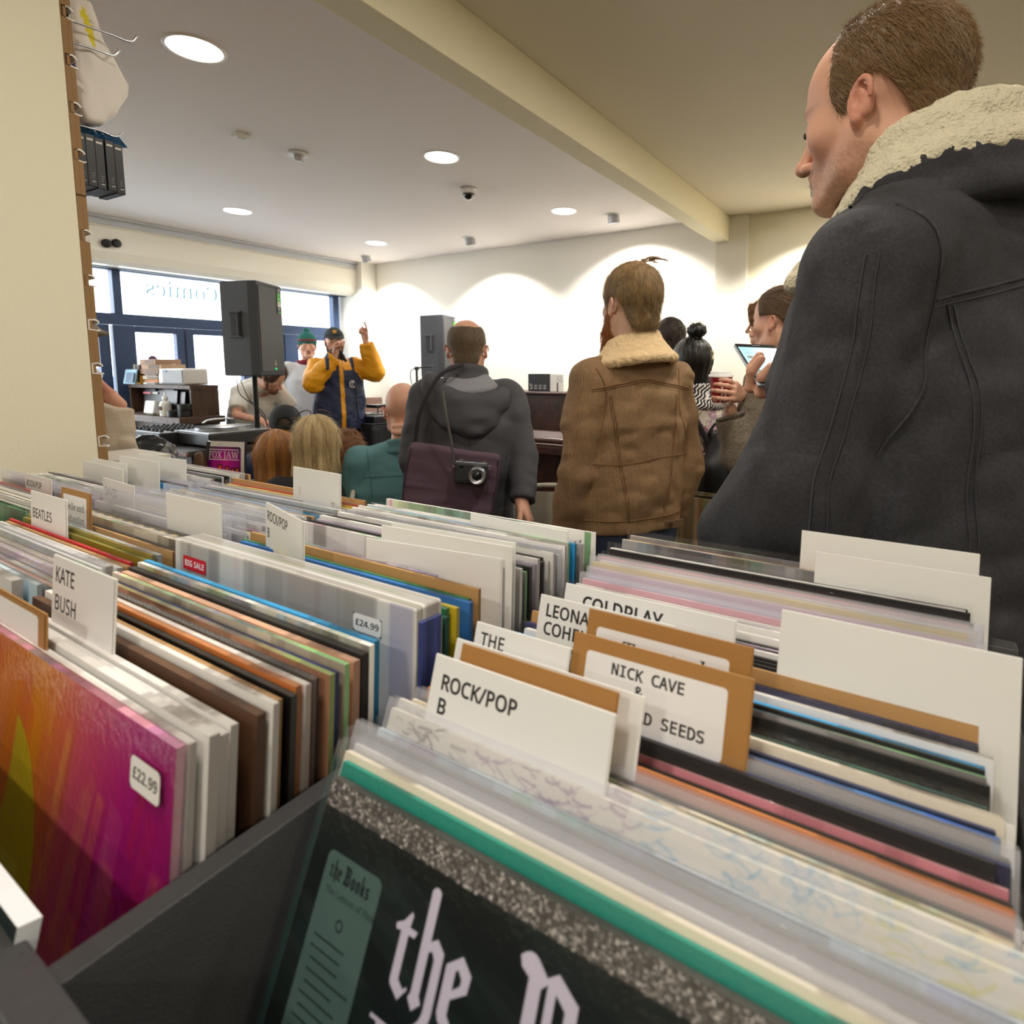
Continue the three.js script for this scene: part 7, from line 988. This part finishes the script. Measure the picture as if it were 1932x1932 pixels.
  for (let i = 0; i < 6; i++) { const q = thing('record_sleeve', ['dark sleeve with red capitals propped in the shelf unit', 'black sleeve with pale title propped in the shelf unit', 'plain black sleeve at the left inside the shelf unit', 'dark grey sleeve behind the white console', 'black sleeve behind the pump bottle', 'dark brown sleeve in the shelf unit corner'][i], 'record', [2.47 + (i % 2) * 0.016, 1.027, -5.98 + i * 0.098], 0, 'dark sleeves in the shelf unit'); q.scale.setScalar(1.3); mesh('sleeve', moved(box(0.005, 0.165 - (i % 3) * 0.015, 0.15), 0, 0.08, 0, 0, 0, -0.12), mat(['#241c1c', '#1c1c20', '#151518', '#2c2c30', '#1a1a1c', '#2b2320'][i], 0.35), q); if (i < 2) mesh('title_print', moved(box(0.001, 0.014, 0.10), -0.014, 0.135, 0, 0, 0, -0.12), mat(i ? '#d8d4cc' : '#b8484a', 0.5), q); }
  const ct = thing('dust_cloth', 'crumpled pale cloth and cable lying on the shelf edge', 'cloth', [2.34, 1.027, -5.629]); ct.scale.setScalar(1.3); const cf = new Field().cap([0, 0.008, -0.06], [0.01, 0.014, 0.07], 0.012, 0.016, 0.01).ell([0.01, 0.014, 0.0], [0.03, 0.015, 0.05], 0.01); cf.disp = (x, y, z) => 0.007 * noise3(x * 60, y * 60, z * 40); mesh('folds', fieldGeo(cf, 0.005), cloth('#b9b49e', 0.9), ct);
  // desk with mixer and turntable
  const dk = thing('mixing_desk', 'dark fronted desk carrying the mixer and turntable', 'desk', [2.232, -0.284, -4.56]); dk.scale.setScalar(1.2); mesh('desk_top', box(0.62, 0.03, 0.86, 0.004), mat('#2a2422', 0.5), dk, [0, 0.96, 0]); mesh('front_board', box(0.02, 0.70, 0.84), mat('#4a4448', 0.6, { map: rep(texPlaster, 3) }), dk, [-0.27, 0.59, 0]); mesh('edge_strip', box(0.012, 0.022, 0.86, 0.003), mat('#7a4a38', 0.5), dk, [-0.312, 0.957, 0]); for (const s of [-1, 1]) mesh('side_board', box(0.56, 0.70, 0.02), mat('#3a3336', 0.6), dk, [0, 0.59, s * 0.41]);
  const mx = thing('audio_mixer', 'black audio mixer with rows of knobs on the desk', 'mixer', [2.064, 0.886, -4.716]); mx.scale.setScalar(1.2); mesh('chassis', moved(box(0.30, 0.075, 0.42, 0.006), 0, 0.0375, 0), mat('#1c1c20', 0.5), mx); mesh('face_plate', box(0.29, 0.004, 0.41, 0.002), mat('#b9bdc2', 0.35, { metalness: 0.5 }), mx, [0, 0.077, 0]); { const kg = lathe([[0, 0], [0.011, 0], [0.009, 0.018], [0, 0.018]], 12), km = mat('#1a1a1e', 0.4); for (let i = 0; i < 5; i++) for (let j = 0; j < 8; j++) mesh('knob', kg, km, mx, [-0.12 + i * 0.055, 0.079, -0.18 + j * 0.05]); for (let j = 0; j < 5; j++) mesh('fader', box(0.02, 0.014, 0.010, 0.002), km, mx, [-0.12, 0.085, -0.16 + j * 0.08]); }
  const tt = thing('turntable', 'silver turntable with a straight tone arm on the desk', 'turntable', [2.208, 0.886, -4.272]); tt.scale.setScalar(1.2); mesh('plinth', moved(box(0.35, 0.07, 0.36, 0.008), 0, 0.045, 0), mat('#26262a', 0.4), tt); mesh('deck_plate', box(0.345, 0.008, 0.355, 0.003), mat('#b4b7bc', 0.3, { metalness: 0.7 }), tt, [0, 0.083, 0]); mesh('platter', cyl(0.15, 0.152, 0.016, 40), mat('#8d9096', 0.3, { metalness: 0.8 }), tt, [0, 0.096, 0.01]); mesh('record_disc', cyl(0.147, 0.147, 0.003, 40), mat('#0f0f11', 0.25), tt, [0, 0.106, 0.01]); mesh('record_label', cyl(0.05, 0.05, 0.001, 28), mat('#b9a070', 0.5), tt, [0, 0.108, 0.01]); mesh('tone_arm', tube([[0.12, 0.135, -0.165], [0.0, 0.135, -0.15], [-0.08, 0.122, -0.08]], 0.005, 14), mat('#d4d6da', 0.15, { metalness: 0.9 }), tt); mesh('arm_base', cyl(0.022, 0.026, 0.045, 20), mat('#55585d', 0.3, { metalness: 0.7 }), tt, [0.12, 0.11, -0.155]); for (const [x, z] of [[-1, -1], [1, -1], [-1, 1], [1, 1]]) mesh('foot', cyl(0.02, 0.023, 0.012, 14), mat('#111', 0.7), tt, [x * 0.15, 0.005, z * 0.15]);
  const pp = thing('paper_sheets', 'white paper sheets lying at the desk end near the musician', 'paper', [2.472, 0.888, -4.344]); pp.scale.setScalar(1.2); for (let i = 0; i < 3; i++) mesh('sheet', box(0.15, 0.0015, 0.21), mat('#eef0f4', 0.7), pp, [0, 0.001 + i * 0.002, i * 0.02], [0, i * 0.3, 0]);
  const lp = thing('dark_bag', 'shiny black bin bag slumped beside the desk front', 'bag', [1.40, 0, -3.42]); const lf = new Field().ell([0, 0.45, 0], [0.13, 0.46, 0.16], 0.05).ell([0, 0.95, 0.0], [0.10, 0.12, 0.12], 0.05); lf.clip((x, y) => 0.003 - y); lf.disp = (x, y, z) => 0.022 * noise3(x * 14, y * 14, z * 14) + 0.010 * noise3(x * 34, y * 34, z * 34); mesh('bag_body', fieldGeo(lf, 0.011), mat('#141517', 0.22), lp); mesh('knot', new THREE.TorusGeometry(0.03, 0.012, 8, 14), mat('#141517', 0.3), lp, [0, 1.05, 0], [1.3, 0, 0]);
  const bx = thing('shipping_carton', 'white carton with blue lettering band at the foot of the panel', 'box', [0.86, 0, -2.33]); mesh('carton', moved(box(0.20, 1.13, 0.26, 0.004), 0, 0.565, 0), mat('#e2ddd0', 0.7), bx); mesh('blue_band', box(0.002, 0.03, 0.20), mat('#2b4a7a', 0.5), bx, [-0.101, 1.105, 0.02]); mesh('lid_seam', box(0.202, 0.004, 0.262), mat('#b8a88a', 0.7), bx, [0, 1.07, 0]);
}
{ // printed sleeve with the band on it
  const t = thing('poster_sleeve', 'white bordered magenta poster sleeve with large serif capitals, standing by the desk', 'poster', [1.555, 0.845, -3.03], Math.PI - 0.515 + Math.PI);
  t.rotation.set(0, Math.atan2(-0.858, 0.504) + 0.06, 0); 
  const tex = canvasTex(512, 512, (g, W, H) => {
    g.fillStyle = '#e6e2dc'; g.fillRect(0, 0, W, H); g.fillStyle = '#8a857c'; g.font = '24px sans-serif'; g.fillText('GIG LIST', 40, 44); g.fillRect(170, 34, 80, 4);
    g.save(); g.beginPath(); g.roundRect(30, 66, 440, 460, 34); g.clip(); const gr = g.createRadialGradient(280, 260, 20, 270, 280, 290); gr.addColorStop(0, '#d8109a'); gr.addColorStop(0.5, '#a00a86'); gr.addColorStop(1, '#2a0638'); g.fillStyle = gr; g.fillRect(0, 0, W, H);
    g.fillStyle = '#f3ece6'; g.fillRect(52, 100, 392, 9); g.fillRect(60, 226, 384, 9); g.font = '118px serif'; g.textAlign = 'center'; g.fillText('FOX JAW', 250, 212, 390);
    const r = rng(3); for (const [x, y, s] of [[120, 380, 22], [212, 322, 27], [300, 340, 23], [370, 362, 22], [425, 358, 24]]) { g.fillStyle = '#1a0a14'; g.beginPath(); g.arc(x, y - 6, s * 1.15, 0, 7); g.fill(); g.beginPath(); g.roundRect(x - s * 1.7, y + s * 1.2, s * 3.4, 200, 20); g.fill(); g.fillStyle = '#e0582a'; g.beginPath(); g.ellipse(x, y + 4, s * 0.72, s, 0, 0, 7); g.fill(); }
    g.fillStyle = '#b8501e'; g.globalAlpha = 0.8; g.beginPath(); g.roundRect(170, 370, 86, 170, 20); g.fill(); g.globalAlpha = 1; g.restore();
  });
  const geo = new THREE.PlaneGeometry(0.205, 0.205, 12, 4), p = geo.attributes.position; for (let i = 0; i < p.count; i++) { const x = p.getX(i) + 0.1, y = p.getY(i); p.setZ(i, -0.05 * Math.exp(-x * 30) * (0.5 + y * 4) + 0.004 * Math.sin(y * 20)); } geo.computeVertexNormals();
  mesh('printed_sheet', geo, mat('#ffffff', 0.35, { map: tex, side: THREE.DoubleSide }), t, [0, 0.105, 0.004], [-0.1, 0, -0.04]); mesh('backing', box(0.20, 0.20, 0.003, 0.001), mat('#3a3236', 0.7), t, [0.004, 0.102, -0.014], [-0.1, 0, -0.04]);
  const st = thing('browser_stand', 'dark narrow stand under the magenta poster sleeve', 'stand', [1.56, 0, -3.04], t.rotation.y); mesh('stand_top', box(0.24, 0.02, 0.14, 0.003), walnut, st, [0, 0.833, 0]); mesh('stand_body', box(0.20, 0.82, 0.11, 0.003), mat('#2a2426', 0.6), st, [0, 0.412, 0]);
  const gl = thing('brown_satchel', 'brown leather satchel flap bulging beside the poster sleeve', 'satchel', [1.49, 0.843, -3.12]); const gf = new Field().ell([0, 0.075, 0], [0.032, 0.085, 0.03], 0.02); gf.disp = (x, y, z) => 0.007 * noise3(x * 40, y * 20, z * 40); mesh('leather', fieldGeo(gf, 0.005), mat('#5a3d26', 0.5, { bumpMap: rep(texGrain, 3), bumpScale: 0.0008 }), gl); mesh('buckle', box(0.012, 0.016, 0.004, 0.001), mat('#8a7a52', 0.3, { metalness: 0.8 }), gl, [-0.03, 0.06, 0.0]);
}
{ // side table with a second deck, microphone stand
  const t = thing('cloth_table', 'black cloth covered table beside the performer', 'table', [3.84, 0, -4.72]); const f = new Field().box([0, 0.45, 0], [0.27, 0.45, 0.34], 0.03, 0.01); f.clip((x, y) => 0.004 - y); f.disp = (x, y, z) => y < 0.86 ? 0.012 * noise3(x * 16, 1, z * 16) : 0; mesh('tablecloth', fieldGeo(f, 0.014), cloth('#17181c', 0.9), t); mesh('table_top', box(0.53, 0.012, 0.67, 0.004), mat('#1b1c20', 0.8), t, [0, 0.898, 0]);
  const d = thing('record_deck', 'black record deck with a raised chrome arm beside the performer', 'turntable', [3.80, 0.905, -4.62]); mesh('plinth', moved(box(0.33, 0.06, 0.40, 0.006), 0, 0.03, 0), mat('#202126', 0.4), d); mesh('deck_plate', box(0.32, 0.006, 0.39, 0.002), mat('#9ea2a8', 0.3, { metalness: 0.7 }), d, [0, 0.063, 0]); mesh('platter', cyl(0.145, 0.145, 0.014, 36), mat('#74777c', 0.3, { metalness: 0.8 }), d, [0.0, 0.073, -0.02]); mesh('control_box', box(0.16, 0.03, 0.14, 0.004), mat('#1c1d20', 0.4), d, [-0.05, 0.155, 0.12]); mesh('box_post', cyl(0.01, 0.01, 0.08, 10), mat('#b6b9be', 0.2, { metalness: 0.9 }), d, [-0.05, 0.105, 0.12]); mesh('tone_arm', tube([[0.1, 0.1, 0.16], [0, 0.1, 0.14], [-0.1, 0.085, 0.08]], 0.005, 10), mat('#d4d6da', 0.15, { metalness: 0.9 }), d);
  const m = thing('mic_stand', 'black microphone stand with boom in front of the farther loudspeaker', 'microphone stand', [4.02, 0, -4.25]), bk = mat('#141416', 0.4); mesh('upright', cyl(0.011, 0.011, 1.40, 12), bk, m, [0, 0.72, 0]); mesh('base', lathe([[0, 0], [0.13, 0], [0.13, 0.014], [0.02, 0.026], [0, 0.026]], 28), bk, m); mesh('clutch', cyl(0.017, 0.02, 0.07, 12), bk, m, [0, 1.17, 0]); mesh('boom_joint', cyl(0.018, 0.018, 0.03, 12), bk, m, [0, 1.42, 0], [Math.PI / 2, 0, 0]); mesh('boom', tube([[0, 1.42, 0], [0.06, 1.435, 0.06], [0.12, 1.44, 0.10]], 0.008, 8), bk, m); mesh('cable', tube([[0.02, 1.43, 0.02], [-0.05, 1.40, -0.02], [-0.05, 1.28, -0.02], [0, 1.16, 0.01]], 0.004, 20), bk, m);
  const lc = thing('laptop', 'brown backed laptop screen standing on the side table', 'laptop', [3.98, 0.905, -4.90], deg(-30)); mesh('keyboard_base', moved(box(0.30, 0.014, 0.20, 0.004), 0, 0.007, 0), mat('#6b6e74', 0.4, { metalness: 0.4 }), lc); mesh('screen_lid', moved(box(0.30, 0.20, 0.008, 0.003), 0, 0.112, -0.12, -0.25), mat('#8a6a5a', 0.5), lc);
}
{ // piano with two cartons on it
  const t = thing('upright_piano', 'brown upright piano standing against the white wall', 'piano', [4.66, 0, -3.30]), gw = mat('#542b1d', 0.35, { map: rep(texWood, 1.5), clearcoat: 0.25, clearcoatRoughness: 0.35 });
  mesh('case', moved(box(0.30, 1.14, 1.50, 0.006), 0.02, 0.60, 0), gw, t); mesh('top_lid', box(0.36, 0.026, 1.54, 0.008), gw, t, [0.0, 1.185, 0]); mesh('upper_panel', box(0.016, 0.36, 1.38, 0.004), gw, t, [-0.135, 0.96, 0]); mesh('fallboard', moved(box(0.12, 0.02, 1.42, 0.008), 0, 0, 0, 0, 0, 0.55), gw, t, [-0.20, 0.80, 0]); mesh('fallboard_roll', moved(cyl(0.03, 0.03, 1.42, 20), 0, 0, 0, Math.PI / 2), gw, t, [-0.265, 0.755, 0]); mesh('key_bed', box(0.32, 0.07, 1.48, 0.008), gw, t, [-0.26, 0.685, 0]); mesh('lock_rail', box(0.03, 0.03, 1.46, 0.01), gw, t, [-0.405, 0.73, 0]); mesh('lower_panel', box(0.016, 0.52, 1.38, 0.004), gw, t, [-0.138, 0.36, 0]); mesh('plinth', box(0.30, 0.08, 1.48, 0.004), gw, t, [-0.01, 0.042, 0]); for (const s of [-1, 1]) { mesh('cheek', box(0.46, 0.10, 0.05, 0.01), gw, t, [-0.2, 0.75, s * 0.73]); mesh('leg', box(0.06, 0.65, 0.06, 0.012), gw, t, [-0.37, 0.325, s * 0.68]); }
  for (const [y, l, k] of [[1.20, 'lower black and white carton on the piano, with rows of white print', 0], [1.2835, 'upper black and white carton on the piano, plain black end', 1]]) { const c = thing('carton', l, 'box', [4.66, y, -3.10], 0, 'cartons on the piano'); mesh('carton_body', moved(box(0.20, 0.083, 0.405, 0.002), 0, 0.0415, 0), mat('#e9e6df', 0.6), c); mesh('black_wrap', box(0.203, 0.0835, 0.255), mat('#2b2c30', 0.5), c, [0, 0.0418, -0.076]); if (!k) { mesh('print', moved(new THREE.PlaneGeometry(0.24, 0.07), 0, 0, 0, 0, -Math.PI / 2), mat('#fff', 0.5, { map: canvasTex(256, 76, (g, W, H) => { g.fillStyle = '#2b2c30'; g.fillRect(0, 0, W, H); g.fillStyle = '#d4d2cc'; for (let i = 0; i < 4; i++) for (let j = 0; j < 2; j++) { g.fillRect(16 + i * 56, 20 + j * 26, 36, 5); g.fillRect(16 + i * 56, 29 + j * 26, 24, 4); } g.fillRect(8, 6, 22, 7); }) }), c, [-0.1022, 0.042, -0.076]); mesh('tape', box(0.204, 0.084, 0.012), mat('#1c1c1e', 0.5), c, [0, 0.0418, 0.135]); } else mesh('print_panel', moved(new THREE.PlaneGeometry(0.06, 0.05), 0, 0, 0, 0, -Math.PI / 2), mat('#fff', 0.5, { map: canvasTex(64, 54, (g, W, H) => { g.fillStyle = '#e9e6df'; g.fillRect(0, 0, W, H); g.strokeStyle = '#8a867e'; g.lineWidth = 4; g.strokeRect(12, 8, 40, 36); g.fillStyle = '#aaa69c'; g.fillRect(20, 20, 10, 16); }) }), c, [-0.1012, 0.042, 0.155]); }
}
// ------------------------------------------------------------------ folding chairs
{
  const cream = mat('#bdb6a4', 0.5), chrome = mat('#c3c6cb', 0.3, { metalness: 0.8 }), pad = mat('#2b2b2c', 0.65);
  const t = thing('folding_chair', 'folding chair with a beige metal back and black seat, empty, between the two standing men', 'folding chair', [2.46, 0, -1.60], deg(118));
  const rb = new THREE.PlaneGeometry(0.36, 0.2, 16, 6), p = rb.attributes.position; for (let i = 0; i < p.count; i++) { const x = p.getX(i), y = p.getY(i); p.setZ(i, -0.05 + 0.9 * x * x); if (y > 0.05) p.setX(i, x * (1 - (y - 0.05) * 1.6)); } rb.computeVertexNormals(); const rb2 = rb.clone(); rb2.translate(0, 0, -0.006);
  mesh('backrest', join(rb, rb2), mat('#bdb6a4', 0.5, { side: THREE.DoubleSide }), t, [0, 0.735, -0.19]);
  mesh('back_frame', tube([[-0.21, 0.02, 0.16], [-0.205, 0.45, -0.10], [-0.19, 0.70, -0.20], [-0.15, 0.835, -0.225], [0, 0.865, -0.235], [0.15, 0.835, -0.225], [0.19, 0.70, -0.20], [0.205, 0.45, -0.10], [0.21, 0.02, 0.16]], 0.0115, 60, 10), cream, t);
  mesh('seat', moved(box(0.38, 0.035, 0.38, 0.015, 3), 0, 0.435, 0.02), pad, t); mesh('seat_rim', moved(box(0.40, 0.016, 0.40, 0.007), 0, 0.415, 0.02), cream, t);
  for (const s of [-1, 1]) { mesh('leg', tube([[s * 0.185, 0.02, -0.26], [s * 0.18, 0.36, 0.02], [s * 0.18, 0.43, 0.08]], 0.0105, 14), chrome, t); mesh('hinge', box(0.012, 0.09, 0.02, 0.004), chrome, t, [s * 0.195, 0.42, -0.06]); mesh('glide', new THREE.SphereGeometry(0.015, 10, 8), mat('#e5e3dc', 0.5), t, [s * 0.21, 0.018, 0.16]); }
  mesh('stretcher', moved(cyl(0.007, 0.007, 0.37, 10), 0, 0.16, -0.17, 0, 0, Math.PI / 2), chrome, t);
  const put = (x, z, a, l) => { const c = t.clone(); c.name = numbered('folding_chair'); scene.add(c); c.position.set(x, 0, z); c.rotation.y = deg(a); tag(c, l, 'folding chair', 'folding chairs for the audience'); return c; }; t.userData.group = 'folding chairs for the audience';
  put(3.10, -2.16, 120, 'folding chair farther off in front of the piano'); put(1.905, -2.09, 140, 'folding chair under the bald man in teal'); put(1.631, -2.37, 150, 'folding chair under the blonde woman'); put(1.603, -2.64, 148, 'folding chair under the ginger woman'); put(2.005, -3.19, 150, 'folding chair under the man in the black cap'); put(2.052, -2.73, 150, 'folding chair under the curly brown-haired sitter');
  const rc = thing('red_jacket', 'coral red jacket hung over the empty folding chair', 'jacket', [2.50, 0.86, -1.53]); const rf = new Field().ell([0, 0.02, 0], [0.06, 0.075, 0.05], 0.02).cap([0, 0.06, 0], [0.0, -0.06, 0.05], 0.035, 0.03, 0.03); rf.disp = (x, y, z) => 0.008 * noise3(x * 30, y * 20, z * 30); mesh('cloth', fieldGeo(rf, 0.007), cloth('#e8574a', 0.8), rc); mesh('zip', tube([[0.02, 0.08, -0.06], [0.02, 0, -0.07], [0.02, -0.05, -0.06]], 0.003, 8), mat('#b93a34', 0.5), rc);
}
{ // crate of records behind the topknot woman
  const t = thing('record_crate', 'wooden crate with a few records seen below the backpack', 'crate', [2.30, 0, -0.69]); mesh('crate_body', join(moved(box(0.34, 0.60, 0.012), 0, 0.30, 0.17), moved(box(0.34, 0.60, 0.012), 0, 0.30, -0.17), moved(box(0.012, 0.60, 0.34), -0.17, 0.30, 0), moved(box(0.012, 0.60, 0.34), 0.17, 0.30, 0), moved(box(0.34, 0.60, 0.012), 0, 0.30, 0)), walnut, t); mesh('crate_floor', box(0.33, 0.012, 0.33), walnut, t, [0, 0.59, 0]);
  for (let i = 0; i < 8; i++) sleeve({ x: 2.17 + i * 0.030, y: 0.905 + 0.006 * (i % 3), z: -0.70, t: 0.006, tilt: 0.08, cover: ['#cdb98c', '#5a4a38', '#d9cba8', '#8f7a52', '#e2d6ba', '#6b5a42', '#c9b488', '#a08a60'][i], edge: '#cdbb92', k: 1, label: `tan edged sleeve in the crate below the backpack, ${ORD[i]} from the near end`, group: 'sleeves in the crate', film: 0 });
}
{ // parked cars outside
  const car = thing('car', 'pale silver car parked outside, seen through the glazed doors', 'car', [3.6, 0, -9.6], 0.05), bodyM = mat('#c8d0d8', 0.3, { metalness: 0.3 }), gl = mat('#6d8494', 0.1);
  const cf = new Field().box([0, 0.62, 0], [2.05, 0.32, 0.82], 0.22, 0.05).box([-0.1, 1.12, 0], [1.15, 0.34, 0.70], 0.28, 0.12); for (const x of [-1.25, 1.3]) for (const z of [-0.82, 0.82]) cf.ell([x, 0.34, z], [0.37, 0.37, 0.2], 0.03, { sub: 1 }); mesh('car_body', fieldGeo(cf, 0.045), bodyM, car); for (const [x0, w] of [[-0.62, 0.85], [0.38, 0.85]]) mesh('side_window', box(w, 0.32, 0.02, 0.008), gl, car, [x0, 1.16, 0.70]); for (const x of [-1.25, 1.3]) for (const z of [-0.74, 0.74]) { const wh = mesh('wheel', moved(cyl(0.32, 0.32, 0.2, 28), 0, 0, 0, Math.PI / 2), mat('#24262a', 0.8), car, [x, 0.32, z]); mesh('hub', moved(cyl(0.19, 0.19, 0.21, 20), 0, 0, 0, Math.PI / 2), mat('#b4b8be', 0.3, { metalness: 0.8 }), wh); }
  const c2 = car.clone(); c2.name = numbered('car'); scene.add(c2); c2.position.set(8.3, 0, -9.9); tag(c2, 'second parked car farther along the street, behind the performer', 'car');
}
renderer.render(scene, camera);
